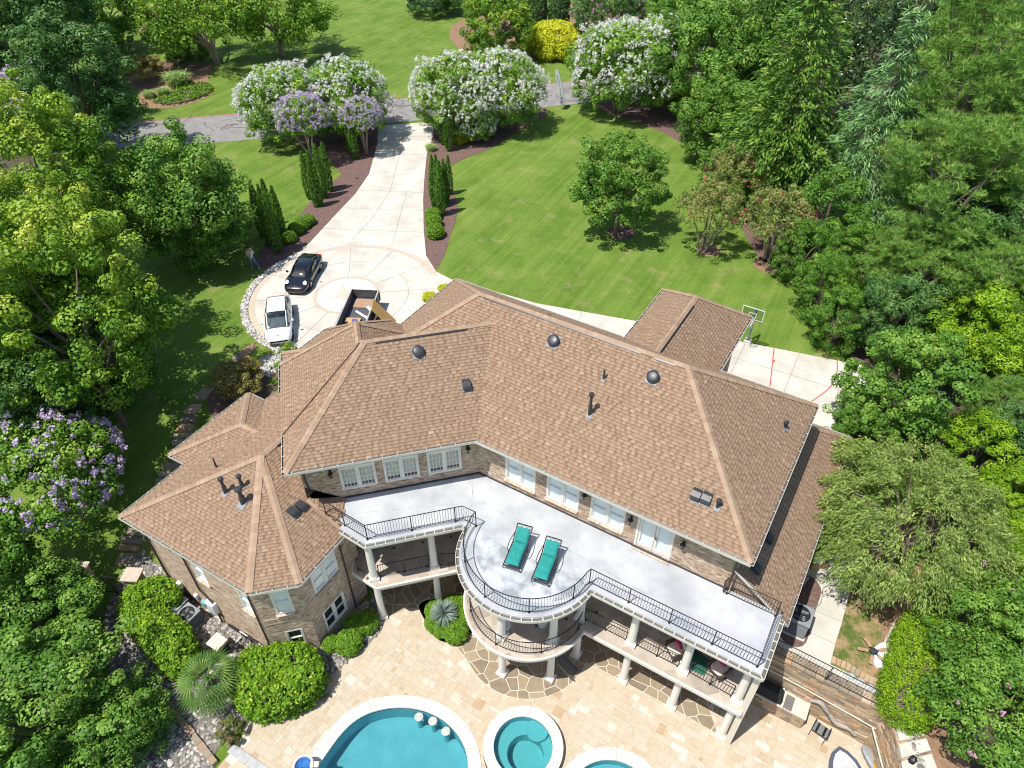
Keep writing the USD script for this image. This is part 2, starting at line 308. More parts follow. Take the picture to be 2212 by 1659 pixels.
mat('white_car', (.78, .78, .78), rough=.18, coat=.8)
mat('tyre', (.015, .015, .015), rough=.9)
mat('alloy', (.55, .55, .56), rough=.3, metal=.9)
mat('lamp_glass', (.75, .77, .80), rough=.08, metal=.4)
mat('trim_black', (.01, .01, .011), rough=.4)
mat('steel_dark', (.06, .065, .075), (.10, .10, .11), rough=.6, nscale=3)
mat('steel_pale', (.34, .33, .31), (.42, .41, .39), rough=.5, nscale=3)
mat('osb', (.38, .225, .075), (.50, .32, .12), rough=.85, nscale=14)
mat('card', (.45, .28, .13), (.52, .34, .17), rough=.85, nscale=3)
mat('red_paint', (.50, .06, .05), (.56, .12, .10), rough=.8, nscale=6)
mat('white_plastic', (.78, .78, .77), rough=.4)
mat('grey_plastic', (.30, .32, .34), (.36, .38, .40), rough=.5, nscale=4)
mat('ac_metal', (.22, .24, .25), (.27, .29, .30), rough=.5, nscale=4, spec=.4)
mat('ac_black', (.02, .022, .022), rough=.6)
mat('orange', (.72, .30, .03), rough=.35)
mat('wood_blade', (.34, .21, .13), (.42, .27, .18), rough=.6, nscale=6)
mat('driftwood', (.30, .27, .235), (.42, .39, .35), rough=.9, nscale=9, bump=.5)
mat('counter', (.56, .49, .40), (.66, .60, .51), rough=.5, nscale=3)
mat('grill_cover', (.012, .013, .015), rough=.7, bump=.2, bscale=6)
mat('steel', (.42, .42, .42), rough=.35, metal=.8)
mat('slate_blue', (.07, .09, .13), rough=.5)
mat('grey_stone', (.36, .37, .37), (.46, .47, .47), rough=.8, nscale=5, bump=.2)
mat('skin', (.45, .26, .18), rough=.6)
mat('hair_dark', (.03, .02, .015), rough=.8)
mat('shirt', (.62, .64, .68), rough=.85)
mat('denim', (.10, .17, .27), (.14, .21, .32), rough=.9, nscale=12)
leaf_mat('flag_cloth', [(0, (.80, .83, .85)), (1, (.80, .83, .85))], trans=.5)
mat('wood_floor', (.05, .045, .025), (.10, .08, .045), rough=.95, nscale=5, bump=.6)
mat('ink_grey', (.20, .24, .30), rough=.7)
mat('ink_blue', (.10, .12, .32), rough=.7)
mat('ink_pink', (.60, .12, .30), rough=.7)
mat('mosaic_top', (.60, .57, .50), (.28, .33, .34), rough=.5, nscale=16)
mat('backboard', (.70, .73, .72), rough=.2)
pane_mat('board_glass', (.80, .84, .80))
mat('rim_orange', (.70, .22, .05), rough=.5)
mat('net_white', (.75, .75, .73), rough=.8)
mat('pole_grey', (.20, .24, .27), rough=.5, spec=.4)
mat('slide_grey', (.10, .105, .105), rough=.5)
mat('mosaic_blue', (.02, .10, .16), (.16, .27, .30), rough=.35, nscale=18)
# ------------------------------------------------------------------ the lot: heights and outlines (z = 0 is the main floor, the yard in front lies at -0.3, the pool terrace at -3.3)
TH, TL = math.radians(-31.2), math.radians(13.8)
def v2(a): return np.array([math.cos(a), math.sin(a)])
E1, E2, L1, L2 = v2(TH), v2(TH + math.pi / 2), v2(TL), v2(TL + math.pi / 2)
KC = at(1035.6, 1021.3, 3.4)[:2]            # inner corner of the rear walls
YARD, TERR = -0.3, -3.3
def smooth(t): t = np.clip(t, 0, 1); return t * t * (3 - 2 * t)
patio_edge = pts([(533, 1553), (583, 1536), (633, 1513), (687, 1476), (719, 1456), (790, 1396), (821, 1367), (829, 1345)], TERR)
stair_pts = pts([(452, 1640), (470, 1659), (520, 1599)], TERR)
WALL_A, WALL_B = np.array([11.0, 15.1]), np.array([15.02, 12.55])
wall_top = [tuple(WALL_A - 2.2 * E1), tuple(WALL_A), tuple(WALL_B), (15.03, 11.7), (14.95, 11.0), (14.92, 10.4), (15.0, 9.0), (15.2, 6.5)]
patio = Polygon(patio_edge + [(-6.2, 21.2), tuple(KC), tuple(KC + 11.9 * E1), tuple(WALL_A + .3 * E2)] + [(x, y) for x, y in wall_top[2:]] + [(14.5, 4.0), (-14, 4.0), (-14.2, 9.2)] + pts([(470, 1659)], TERR) + pts([(520, 1599)], TERR)).buffer(0)
W_A, W_B, W_C = np.array([-16.99, 20.08]), np.array([-10.97, 16.44]), np.array([-9.03, 16.92])
W_D = W_C + 2.9 * E2
house_foot = Polygon([tuple(W_A), tuple(W_B), tuple(W_C), tuple(W_D), tuple(KC - 6.2 * L1), tuple(KC), tuple(KC + 11.95 * E1), tuple(KC + 11.95 * E1 + 8.8 * E2), tuple(KC - 7 * E1 + 9 * E2), tuple(W_A + 9 * E2)]).buffer(0)
basin = patio.union(house_foot).buffer(-0.45).union(Polygon(wall_top + [(10, 6.5), (8, 14)]).buffer(.2)).difference(Polygon([(15.2, 6), (15.2, 18), (30, 18), (30, 6)]))
def gh(x, y):
    x, y = np.asarray(x, float), np.asarray(y, float)
    w = smooth((-1 - x) / 3.0)
    s = smooth((33.5 - y) / 13.5)
    return YARD - w * s * (YARD - TERR) - .35 * smooth((-19 - x) / 8) * s
gx = np.r_[-900, -500, -250, -150, -100, -70, -50, -40, -34, np.arange(-30, 8, .4), np.arange(8, 17, .2), np.arange(17, 20.1, .4), 23, 27, 32, 40, 52, 70, 100, 150, 250, 500, 900]
gy = np.r_[-300, -100, -40, -15, -5, 0, 3, np.arange(5, 17, .2), np.arange(17, 42, .4), 44, 47, 51, 56, 62, 70, 80, 95, 115, 140, 180, 250, 400, 800, 1500]
X, Y = np.meshgrid(gx, gy, indexing='ij'); Z = gh(X, Y)
Z = np.where(shapely.contains_xy(basin, X.ravel(), Y.ravel()).reshape(X.shape), -6.5, Z)
i, j = np.meshgrid(np.arange(len(gx) - 1), np.arange(len(gy) - 1), indexing='ij'); k = i * len(gy) + j
q = np.stack([k, k + len(gy), k + len(gy) + 1, k + 1], -1).reshape(-1, 4)
obj('/World', 'lawn', (np.stack([X, Y, Z], -1).reshape(-1, 3), q), MATS['lawn'], kind='structure', label='green mown lawn around the house')
def drape(poly, off, step=.5):
    """a sheet that follows the ground"""
    ms = []
    for p in polys(poly):
        p = p.segmentize(step); x0, y0, x1, y1 = p.bounds
        gx_, gy_ = np.meshgrid(np.arange(x0, x1, step), np.arange(y0, y1, step))
        inside = shapely.contains_xy(p.buffer(-.12), gx_.ravel(), gy_.ravel())
        pp = np.vstack([np.array(p.exterior.coords)[:-1]] + [np.array(r.coords)[:-1] for r in p.interiors] + [np.c_[gx_.ravel(), gy_.ravel()][inside]])
        from scipy.spatial import Delaunay
        d = Delaunay(pp); c = pp[d.simplices].mean(1)
        f = d.simplices[shapely.contains_xy(p, c[:, 0], c[:, 1])]
        a, b, e = pp[f[:, 0]], pp[f[:, 1]], pp[f[:, 2]]
        ba, ea = b - a, e - a; flip = ba[:, 0] * ea[:, 1] - ba[:, 1] * ea[:, 0] < 0; f[flip] = f[flip][:, ::-1]
        ms.append((np.c_[pp, gh(pp[:, 0], pp[:, 1]) + off], f))
    return cat_mesh(ms)
rng = np.random.default_rng(11)
# the road, its cracks
far_edge = pts([(140, 279), (267, 268), (537, 245), (837, 216), (897, 211), (1174, 183), (1247, 176), (1400, 163), (1600, 146)])
near_edge = pts([(100, 333), (233, 321), (467, 308), (583, 298), (821, 268), (1174, 232), (1257, 223), (1400, 209), (1600, 190)])
road = Polygon(far_edge + near_edge[::-1])
road_p = obj('/World', 'road', slab(road, YARD + .012, .1), MATS['asphalt'], kind='structure', label='grey asphalt road with dark cracks')
edge_dirt = Polygon(far_edge + [(x, y + .45) for x, y in far_edge[::-1]])
obj('/World', 'road_verge', slab(edge_dirt, YARD + .008, .1), MATS['soil'], kind='structure', label='strip of bare earth along the far road edge')
ck = []
for n in range(46):
    u0 = rng.choice([rng.uniform(460, 560), rng.uniform(845, 900), rng.uniform(1170, 1260), rng.uniform(260, 560)])
    t = (u0 - 233) / (1257 - 233); v0 = (320 - t * 97) - rng.uniform(4, 44)
    p = at(u0, v0)[:2]; ang = rng.choice([TL, TL + math.pi / 2 + rng.normal(0, .4)]); path = [p]
    for s in range(rng.integers(4, 9)):
        p = p + v2(ang + rng.normal(0, .5)) * rng.uniform(.25, .5); path.append(p)
    for a, b in zip(path, path[1:]):
        dd = unit(b - a); nn = np.array([-dd[1], dd[0]]) * rng.uniform(.018, .04)
        ck.append((np.array([[*(a - nn), 0], [*(b - nn), 0], [*(b + nn), 0], [*(a + nn), 0]]) + [0, 0, YARD + .018], [[0, 1, 2], [0, 2, 3]]))
obj(road_p, 'cracks', cat_mesh(ck), MATS['crack'], kind='stuff')
# driveway: joints, slabs, ring bands and star
CC = at(749.7, 637)[:2]; RO = 6.72
lane = Polygon(pts([(817, 272), (815.6, 310), (797, 377), (767, 420), (717, 473), (667, 527), (640, 548), (700, 640), (850, 620), (944, 600), (944, 590), (920.6, 553), (915.6, 500), (914, 433), (917, 383), (922, 333), (934, 300), (940, 263)])).buffer(0)
entry = Polygon(pts([(600, 757), (545, 700), (760, 800), (980, 800), (1000, 700), (975, 606), (944, 590), (860, 600), (750, 640)])).buffer(0)
drive = lane.union(Point(*CC).buffer(RO, 48)).union(entry.intersection(Point(*CC).buffer(RO + 6)))
walk = Polygon(pts([(935, 600), (944, 588), (975, 604), (1160, 656), (1378, 695), (1420, 720), (1360, 780), (1200, 740), (960, 660)])).buffer(0)
drive = drive.union(walk).buffer(.02).buffer(-.02)
ring_out, ring_in, disc = Point(*CC).buffer(RO - .0, 64).difference(Point(*CC).buffer(RO - .42, 64)), Point(*CC).buffer(2.33, 48).difference(Point(*CC).buffer(2.08, 48)), Point(*CC).buffer(2.08, 48)
joints = [pts(l) for l in [[(800, 297), (945, 295)], [(790, 334), (935, 335)], [(770, 370), (930, 377)], [(735, 410), (930, 417)], [(700, 448), (930, 457)], [(640, 492), (930, 503)], [(871, 296), (864, 333), (843, 413), (806, 470), (760, 519)], [(879, 416), (848, 525)],
                           [(1060, 600), (1040, 680)], [(1160, 640), (1130, 720)], [(1262, 650), (1240, 740)]]]
for a in range(12): joints.append([tuple(CC + v2(a * math.pi / 6 + .12) * 2.33), tuple(CC + v2(a * math.pi / 6 + .12) * (RO - .42))])
jl = ops.unary_union([LineString(j).buffer(.02) for j in joints] + [Point(*CC).buffer(4.33, 64).exterior.buffer(.02)])
dp = obj('/World', 'driveway', slab(drive, YARD + .012, .1), MATS['concrete_joint'], kind='structure', label='pale concrete driveway with a round turning court and compass star')
field = drive.difference(jl).difference(Point(*CC).buffer(2.33, 48)).difference(ring_out.intersection(Polygon(pts([(500, 520), (500, 800), (640, 800), (640, 520)])).union(Polygon(pts([(640, 450), (640, 560), (980, 600), (980, 450)])))))
pieces(dp, 'slab', [(*slab(p, YARD + .03, .03), 0) for p in polys(field)], MATS['concrete'])
rb = []
for a in range(96):
    w = Polygon([tuple(CC)] + [tuple(CC + v2(a * math.pi / 48 + b) * 9) for b in (0, math.pi / 96, math.pi / 48)])
    rb += [(*slab(g, YARD + .029, .03), 0) for g in polys(ring_out.intersection(w).intersection(drive).buffer(-.004))]
pieces(dp, 'band_stone', rb, MATS['concrete_tan'])
rb = []
for a in range(40):
    w = Polygon([tuple(CC)] + [tuple(CC + v2(a * math.pi / 20 + b) * 9) for b in (0, math.pi / 40, math.pi / 20)])
    rb += [(*slab(g, YARD + .032, .03), 0) for g in polys(ring_in.intersection(w).buffer(-.006))]
pieces(dp, 'ring_stone', rb, MATS['concrete_tan'])
obj(dp, 'white_disc', slab(disc, YARD + .030, .03), MATS['concrete_white'])
st = []
for a in range(8):
    L, wd = (1.75, .34) if a % 2 == 0 else (1.0, .24); d = v2(a * math.pi / 4 + .42); nn = np.array([-d[1], d[0]])
    st.append(Polygon([tuple(CC), tuple(CC + d * .45 - nn * wd * .6), tuple(CC + d * L), tuple(CC + d * .45 + nn * wd * .6)]))
obj(dp, 'star', slab(ops.unary_union(st), YARD + .036, .006), MATS['concrete_star'])
# planting beds
def bed(name, poly, label, off=.02, m='mulch', clip=True):
    poly = poly.buffer(0)
    g = poly.buffer(.25).buffer(-.25)
    if clip: g = g.difference(drive.buffer(.01)).difference(road)
    return obj('/World', name, drape(g, off), MATS[m], kind='structure', label=label)
bed('mulch_bed', Polygon(pts([(590, 300), (700, 332), (737, 377), (670, 437), (627, 490), (575, 520), (545, 575), (640, 590), (680, 530), (760, 440), (830, 330), (830, 262)])), 'red brown mulch bed left of the driveway')
bed('mulch_bed', Polygon(pts([(930, 270), (915, 333), (905, 383), (905, 433), (905, 500), (915, 553), (940, 585), (946, 578), (960, 553), (970, 520), (984, 477), (990, 450), (978, 400), (970, 377), (977, 355), (1010, 340), (1057, 323), (1110, 290), (1180, 250), (1180, 234)])), 'red brown mulch bed right of the driveway')
for c, rx, lab in [((1342, 502), 1.05, 'mulch ring under the round lawn tree'), ((1530, 540), .95, 'mulch ring under the first red crape myrtle'), ((1662, 573), 1.2, 'mulch ring under the red crape myrtle by the hedge')]:
    p = at(*c)[:2]; bed('mulch_ring', Point(*p).buffer(rx), lab, m='soil' if rx != 1.05 else 'mulch')
bed('mulch_border', Polygon(pts([(1270, 228), (1430, 285), (1500, 325), (1560, 420), (1640, 560), (1708, 590), (1754, 653), (1795, 713), (1828, 753), (1860, 786), (1870, 800), (2400, 800), (2400, 400), (2000, 200), (1600, 120), (1260, 215)])).difference(Polygon(pts([(1500, 480), (1640, 480), (1640, 600), (1500, 600)])).buffer(-5)), 'bare brown earth border of the lawn on the right')
bed('island_bed', Polygon(spline(pts([(270, 177), (300, 200), (312, 230), (350, 235), (417, 223), (461, 200), (450, 173), (457, 140), (400, 125), (330, 140)]), 4, True)), 'earth bed with grasses on the far lawn', m='soil')
bed('far_bed', Polygon(spline(pts([(1000, 110), (1050, 125), (1110, 122), (1170, 130), (1240, 128), (1300, 105), (1500, 60), (1250, 10), (1000, 40)]), 4, True)), 'earth bed under the shrubs beyond the road', m='soil')
bed('house_bed', Polygon(pts([(455, 870), (520, 855), (600, 800), (640, 790), (650, 830), (600, 880), (480, 920), (470, 950)], -1.6)), 'mulch bed beside the left wing of the house', clip=False)
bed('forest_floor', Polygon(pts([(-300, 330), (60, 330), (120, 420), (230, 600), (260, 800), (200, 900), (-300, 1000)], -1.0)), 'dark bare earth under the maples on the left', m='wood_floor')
bed('bare_patch', Polygon(spline(pts([(330, 15), (300, 60), (320, 75), (365, 60), (380, 20), (360, -10)]), 4, True)), 'bare earth patch on the far lawn', m='soil')
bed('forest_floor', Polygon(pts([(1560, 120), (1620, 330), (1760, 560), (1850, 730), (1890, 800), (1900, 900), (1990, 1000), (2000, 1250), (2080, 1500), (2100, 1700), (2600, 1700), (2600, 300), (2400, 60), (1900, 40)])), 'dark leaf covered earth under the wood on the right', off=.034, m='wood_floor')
# court beside the garage
court = Polygon(pts([(1590.6, 736.5), (1863, 790), (1885, 850), (1885, 1000), (1700, 1000), (1500, 850), (1520, 780)]))
cj = crop(1700, 780, 720, [(1220, 570), (1060, 900), (1685, 660), (1540, 1020), (2092, 740), (2000, 1060), (1000, 660), (2300, 1060)])
cjl = ops.unary_union([LineString(pts(cj[a:a + 2])).buffer(.03) for a in range(0, 8, 2)])
cp = obj('/World', 'court', slab(court, YARD + .012, .1), MATS['concrete_joint'], kind='structure', label='pale concrete court with red lines beside the garage')
pieces(cp, 'slab', [(*slab(p, YARD + .03, .03), 0) for p in polys(court.difference(cjl))], MATS['concrete'])
def stripe(line, w, z): return slab(LineString(line).buffer(w, cap_style='flat'), z, .004)
obj(cp, 'court_line', stripe(pts(crop(1700, 780, 720, [(1465, 615), (1430, 945)])), .034, YARD + .036), MATS['red_paint'])
obj(cp, 'court_line', stripe(spline(pts(crop(1700, 780, 720, [(2008, 722), (2011, 800), (1996, 870), (1950, 950), (1880, 1012), (1785, 1078)])), 5), .034, YARD + .036), MATS['red_paint'])
kb = pts(crop(1700, 780, 720, [(1457, 716), (1475, 718), (1473, 738), (1455, 737)])); obj(cp, 'court_mark', slab(Polygon(kb), YARD + .040, .004), MATS['red_paint'])
# walkway on the right, its bed and the worn lawn beyond
wk = Polygon(pts(crop(2080, 1440, 600, [(640, 560), (860, 560), (980, 430), (1250, 430), (1150, 800), (1060, 1150), (990, 1370), (935, 1600), (330, 1375), (350, 1200), (520, 1390)]))).buffer(0)
bedr = Polygon(spline(pts(crop(2080, 1440, 600, [(560, 720), (700, 650), (790, 710), (845, 800), (830, 900), (790, 1020), (720, 1270), (640, 1400), (520, 1390), (400, 1250), (480, 1000)])), 3, True)).buffer(0)
wj = ops.unary_union([LineString(pts(crop(2080, 1440, 600, l))).buffer(.02) for l in [[(850, 845), (1130, 950)], [(780, 1025), (1080, 1150)], [(700, 1240), (1000, 1375)], [(820, 640), (1220, 720)]]])
wp = obj('/World', 'walkway', slab(wk.difference(bedr), YARD + .012, .1), MATS['concrete_joint'], kind='structure', label='concrete walkway along the right side of the house')
pieces(wp, 'slab', [(*slab(p, YARD + .03, .03), 0) for p in polys(wk.difference(bedr).difference(wj))], MATS['concrete'])
obj('/World', 'mulch_bed', drape(bedr, .03), MATS['mulch'], kind='structure', label='brown mulch bed round the cooling unit beside the walkway')
ww = Polygon([tuple(WALL_A - 1.5 * E1 + .42 * E2), tuple(WALL_A + .42 * E2), tuple(WALL_B + .42 * E2)] + [(15.5, 12.4)] + pts(crop(2080, 1740, 560, [(1700, 960), (1640, 830), (1440, 745), (1190, 600), (1005, 510), (500, 360)]))).buffer(0).difference(wk)
obj(wp, 'slab', slab(ww, YARD + .026, .3), MATS['concrete'])
worn = Polygon(pts(crop(2080, 1440, 600, [(1250, 430), (1150, 800), (1060, 1150), (990, 1370), (945, 1560), (1190, 1659)]) + [(1800, 1462), (1860, 1492), (1930, 1520), (1960, 1440), (2000, 1250), (1900, 1150)])).buffer(0).difference(ww)
obj('/World', 'worn_lawn', drape(worn.difference(wk), .012), MATS['worn_lawn'], kind='structure', label='patchy worn grass between walkway and hedge')
bed('mulch_border', Polygon(pts([(1900, 1500), (1935, 1550), (1940, 1600), (1950, 1700), (2300, 1700), (2100, 1500)])), 'brown earth beside the garden steps at lower right', m='soil', off=.014)
bed('mulch_border', Polygon(pts([(1910, 1300), (1900, 1400), (1890, 1520), (1920, 1560), (2000, 1560), (2060, 1640), (2400, 1700), (2400, 1200), (2000, 1200)])), 'brown earth under the hedge and crape myrtle at lower right', m='soil', off=.016)
# ------------------------------------------------------------------ stepping stones, river rock, terrace paving, pools
HX = lambda l: crop(320, 1080, 640, l)
step_px = [[(514, 763), (545, 742), (558, 748), (528, 775)], [(497, 775), (512, 765), (526, 772), (512, 785)],
           HX([(870, 15), (985, 40), (890, 165), (788, 155)]), HX([(770, 180), (875, 185), (800, 300), (670, 295)]), HX([(672, 305), (815, 315), (800, 380), (645, 375)]), HX([(632, 385), (790, 398), (760, 465), (600, 465)]),
           HX([(590, 475), (778, 478), (745, 530), (572, 530)]), HX([(575, 540), (740, 540), (660, 610), (562, 600)]), HX([(560, 625), (650, 610), (580, 650), (555, 655)]), HX([(530, 700), (640, 735), (600, 745), (518, 735)]), HX([(510, 750), (715, 770), (590, 845), (462, 838)]),
           HX([(445, 850), (590, 855), (520, 910), (428, 905)]), HX([(420, 915), (505, 920), (440, 975), (400, 970)])]
HY = lambda l: crop(320, 1480, 640, l)
step_px += [HY([(150, 10), (290, 70), (280, 105), (98, 85)]), HY([(85, 95), (290, 112), (270, 185), (65, 165)]), HY([(62, 175), (262, 190), (240, 255), (35, 240)]), HY([(60, 262), (235, 262), (190, 400), (5, 385)])]
def on_ground(u, v):
    z = -1.5
    for _ in range(8): p = at(u, v, z); z = float(gh(p[0], p[1]))
    return p[:2]
sp = numbered('/World', 'stone_path'); UsdGeom.Xform.Define(stage, sp); tag(sp, 'path of flat flagstones stepping down the left lawn', kind='structure')
for q in step_px:
    P = Polygon([tuple(on_ground(*a)) for a in q]); P = P.buffer(-.08, join_style='mitre').buffer(.08, quad_segs=2).segmentize(.35)
    c = np.array(P.exterior.coords)[:-1]; 
    if P.exterior.is_ccw is False: c = c[::-1]
    c = c + rng.normal(0, .018, c.shape); z = float(gh(*P.centroid.coords[0])) + .07
    obj(sp, 'stone', convex_prism(c, z, .25), MATS['step_stone'], tone=rng.uniform(.1, .9))
# river rock: beds of rounded stones
ico = trimesh.creation.icosphere(0)
def rocks(name, poly, dens, r0, r1, zf, mname, label, seed):
    g = np.random.default_rng(seed); V, Fs, T, n = [], [], [], 0
    x0, y0, x1, y1 = poly.bounds; N = int(dens * (x1 - x0) * (y1 - y0))
    p = g.uniform((x0, y0), (x1, y1), (N, 2)); p = p[shapely.contains_xy(poly, p[:, 0], p[:, 1])]; N = len(p)
    bv, bf = np.array(ico.vertices), np.array(ico.faces)
    r = g.uniform(r0, r1, N) * (1 + .6 * (g.random(N) < .08)); s = np.stack([r * g.uniform(.8, 1.3, N), r * g.uniform(.8, 1.1, N), r * g.uniform(.45, .75, N)], 1)
    a = g.uniform(0, 6.28, N); w = bv[None] * (1 + g.normal(0, .09, (N, len(bv), 1))) * s[:, None]
    V = np.stack([w[..., 0] * np.cos(a)[:, None] - w[..., 1] * np.sin(a)[:, None], w[..., 0] * np.sin(a)[:, None] + w[..., 1] * np.cos(a)[:, None], w[..., 2]], -1)
    z = zf(p[:, 0], p[:, 1]) if callable(zf) else np.full(N, zf)
    V += np.c_[p, z + r * .25][:, None]
    F = (bf[None] + (np.arange(N) * len(bv))[:, None, None]).reshape(-1, 3)
    obj('/World', name, (V.reshape(-1, 3), F), MATS[mname], tone=np.repeat(g.beta(1.6, 1.6, N), len(bv)), kind='stuff', label=label, cat='stones')
rockbed = Polygon(pts([(283, 1210), (310, 1200), (383, 1266), (450, 1300), (600, 1395), (690, 1400), (720, 1330), (830, 1290), (850, 1330), (829, 1345), (821, 1367), (790, 1396), (719, 1456), (687, 1476), (633, 1513), (583, 1536), (533, 1553), (500, 1580), (470, 1610), (452, 1645), (470, 1690), (330, 1720), (300, 1640), (250, 1500), (230, 1330)], TERR)).buffer(.1)
rock_bed2 = rockbed.difference(house_foot.buffer(.02)).difference(patio)
obj('/World', 'gravel_bed', drape(rock_bed2, .03), mat('gravel_base', (.14, .13, .115), (.24, .22, .19), rough=.95, nscale=9, bump=.8), kind='structure', label='dark bed under the river stones by the house')
rocks('river_stones', rock_bed2, 62, .055, .105, lambda x, y: gh(x, y) + .03, 'river_stone', 'grey and tan river stones around the hedges at lower left', 5)
curb_in = Point(*CC).buffer(RO + .03, 64); curb_out = Point(*CC).buffer(RO + .5, 64)
sect = Polygon(pts([(660, 538), (500, 500), (400, 660), (500, 760), (575, 790), (640, 770), (610, 720)])).buffer(0)
cb = curb_out.difference(curb_in).intersection(sect).difference(drive).union(Polygon(pts([(566, 770), (600, 762), (612, 768), (604, 800), (580, 815), (560, 800)])))
obj('/World', 'gravel_bed', drape(cb, .03), MATS['gravel_base'], kind='structure', label='bed under the white border stones of the turning court')
rocks('border_stones', cb, 110, .045, .09, lambda x, y: gh(x, y) + .02, 'pale_stone', 'white and grey border stones round the turning court', 6)
rocks('border_stones', LineString([(x + .55, y - .1) for x, y in wall_top[2:]]).buffer(.16), 120, .04, .09, YARD + .05, 'river_stone', 'tan pebbles beside the stone steps at lower right', 8)

# terrace: travertine in random sizes, laid diagonally
flag_edge = pts([(829, 1345), (840, 1330), (877, 1313), (917, 1311), (975, 1308), (1017, 1379)], TERR)
semi_c, semi_r = np.array([.72, 17.5]), 2.7
bed_y = Polygon(spline(pts([(905, 1305), (918, 1340), (950, 1384), (992, 1386), (1020, 1366), (1012, 1310), (960, 1290)], TERR), 4, True)).buffer(0)
flag = Polygon([tuple(KC - 6.1 * L1 - .05 * L2)] + pts([(829, 1345), (840, 1333), (877, 1316), (917, 1313)], TERR) + [tuple(semi_c + 3.05 * v2(a)) for a in np.radians(np.arange(205, 292, 6))] + pts([(1240, 1420), (1277, 1436), (1351, 1475), (1454, 1531), (1552, 1588)], TERR) + [tuple(KC + 11.9 * E1 - .3 * E2), tuple(KC)]).buffer(0)
flag = flag.union(Point(*semi_c).buffer(3.05)).difference(bed_y).difference(house_foot)
pool_out = spline(np.array([(-8.45, 12.16), (-7.2, 13.93), (-4.86, 14.62), (-2.65, 13.93), (-1.46, 12.45), (-1.3, 10.6), (-1.9, 8.4), (-4.0, 6.6), (-7.5, 6.6), (-9.3, 9.4)]), 8, True)
PO = Polygon(pool_out); PI = PO.buffer(-.52)
SC = np.array([.47, 12.3]); SPO, SPI = Point(*SC).buffer(1.70, 40), Point(*SC).buffer(1.26, 40)
P3O = Point(4.05, 10.0).buffer(2.4, 40); P3I = Point(4.05, 10.0).buffer(1.9, 40)
pave = patio.difference(flag).difference(bed_y).difference(PO).difference(SPO).difference(P3O).difference(rock_bed2)
tp = obj('/World', 'terrace', slab(pave, TERR + .004, .12), MATS['paver_joint'], kind='structure', label='tan travertine terrace around the pools')
U = .152; g = np.random.default_rng(3); nx = 256
gridf = np.zeros((nx, nx), bool); o2 = np.array([-14.0, 16.0]); tiles = []
sizes = [(3, 2), (2, 3), (2, 2), (2, 2), (3, 3), (2, 1), (1, 2), (1, 1), (4, 2), (2, 4)]
prep = pave.buffer(-.002); shapely.prepare(prep)
for a in range(nx):
    for b in range(nx):
        if gridf[a, b]: continue
        p = o2 + E1 * (a + .5) * U + E2 * (b - nx * .62) * U
        if not (-15 < p[0] < 16 and 6.5 < p[1] < 20.5): continue
        for s in g.permutation(len(sizes)):
            w, h = sizes[s]
            if a + w <= nx and b + h <= nx and not gridf[a:a + w, b:b + h].any(): break
        else: w = h = 1
        gridf[a:a + w, b:b + h] = True
        q0 = o2 + E1 * a * U + E2 * (b - nx * .62) * U; G_ = .004
        c = [q0 + E1 * x * U + E2 * y * U for x, y in ((0, 0), (w, 0), (w, h), (0, h))]
        P = Polygon(c).buffer(-G_, join_style='mitre')
        if not prep.intersects(P): continue
        t = float(np.clip(g.beta(6, 5.5), 0, 1)); t = .95 if g.random() < .03 else (.04 if g.random() < .02 else t)
        zt = TERR + .016 + g.uniform(-.002, .002)
        if prep.contains(P): tiles.append((*convex_prism(np.array(P.exterior.coords)[:-1][::1 if P.exterior.is_ccw else -1], zt, .03), t))
        else:
            for r in polys(P.intersection(pave)):
                if r.area > .004: tiles.append((*slab(r, zt, .03), t))
pieces(tp, 'paver', tiles, MATS['travertine'])
# flagstones under the balcony: crazy paving
from scipy.spatial import Voronoi
def crazy(poly, cell, z, seed, gap=.022):
    g = np.random.default_rng(seed); x0, y0, x1, y1 = poly.bounds
    gx_, gy_ = np.meshgrid(np.arange(x0 - 2, x1 + 2, cell), np.arange(y0 - 2, y1 + 2, cell)); p = np.c_[gx_.ravel(), gy_.ravel()] + g.uniform(-.46, .46, (gx_.size, 2)) * cell
    vo = Voronoi(p); out = []
    for r in vo.point_region:
        reg = vo.regions[r]
        if -1 in reg or not reg: continue
        for q in polys(Polygon(vo.vertices[reg]).intersection(poly).buffer(-gap, join_style='mitre')):
            if q.area > .01: out.append((*slab(q, z + g.uniform(-.003, .004), .03), float(g.beta(2, 2))))
    return out
fp = obj('/World', 'flagstone_floor', slab(flag, TERR + .006, .1), MATS['flag_mortar'], kind='structure', label='crazy paved flagstone floor under the balcony')
pieces(fp, 'flagstone', crazy(flag, .62, TERR + .022, 9), MATS['flagstone'])
# pools
def coping(parent, ring_poly, z, th, n, name='coping_stone', m='coping', c=None, gap=.006):
    c = np.array(ring_poly.centroid.coords[0]) if c is None else c; out = []
    for a in range(n):
        w = Polygon([tuple(c)] + [tuple(c + v2(2 * math.pi * (a + b) / n) * 12) for b in (0, .5, 1)])
        for r in polys(ring_poly.intersection(w).buffer(-gap)): out.append((*slab(r, z, th), .5))
    pieces(parent, name, out, MATS[m])
def ring_wall(poly, z0, z1, flip=True):
    c = np.array(poly.exterior.coords)[:-1]; n = len(c); v = np.vstack([np.c_[c, np.full(n, z0)], np.c_[c, np.full(n, z1)]]); i = np.arange(n); j = (i + 1) % n
    q = np.stack([i, j, j + n, i + n], 1); return v, (q[:, ::-1] if flip else q)
def floor_of(poly, z): return slab(poly, z, .1)
pool = thing('swimming_pool', 'large kidney shaped pool with cream coping and turquoise water', 'pool')
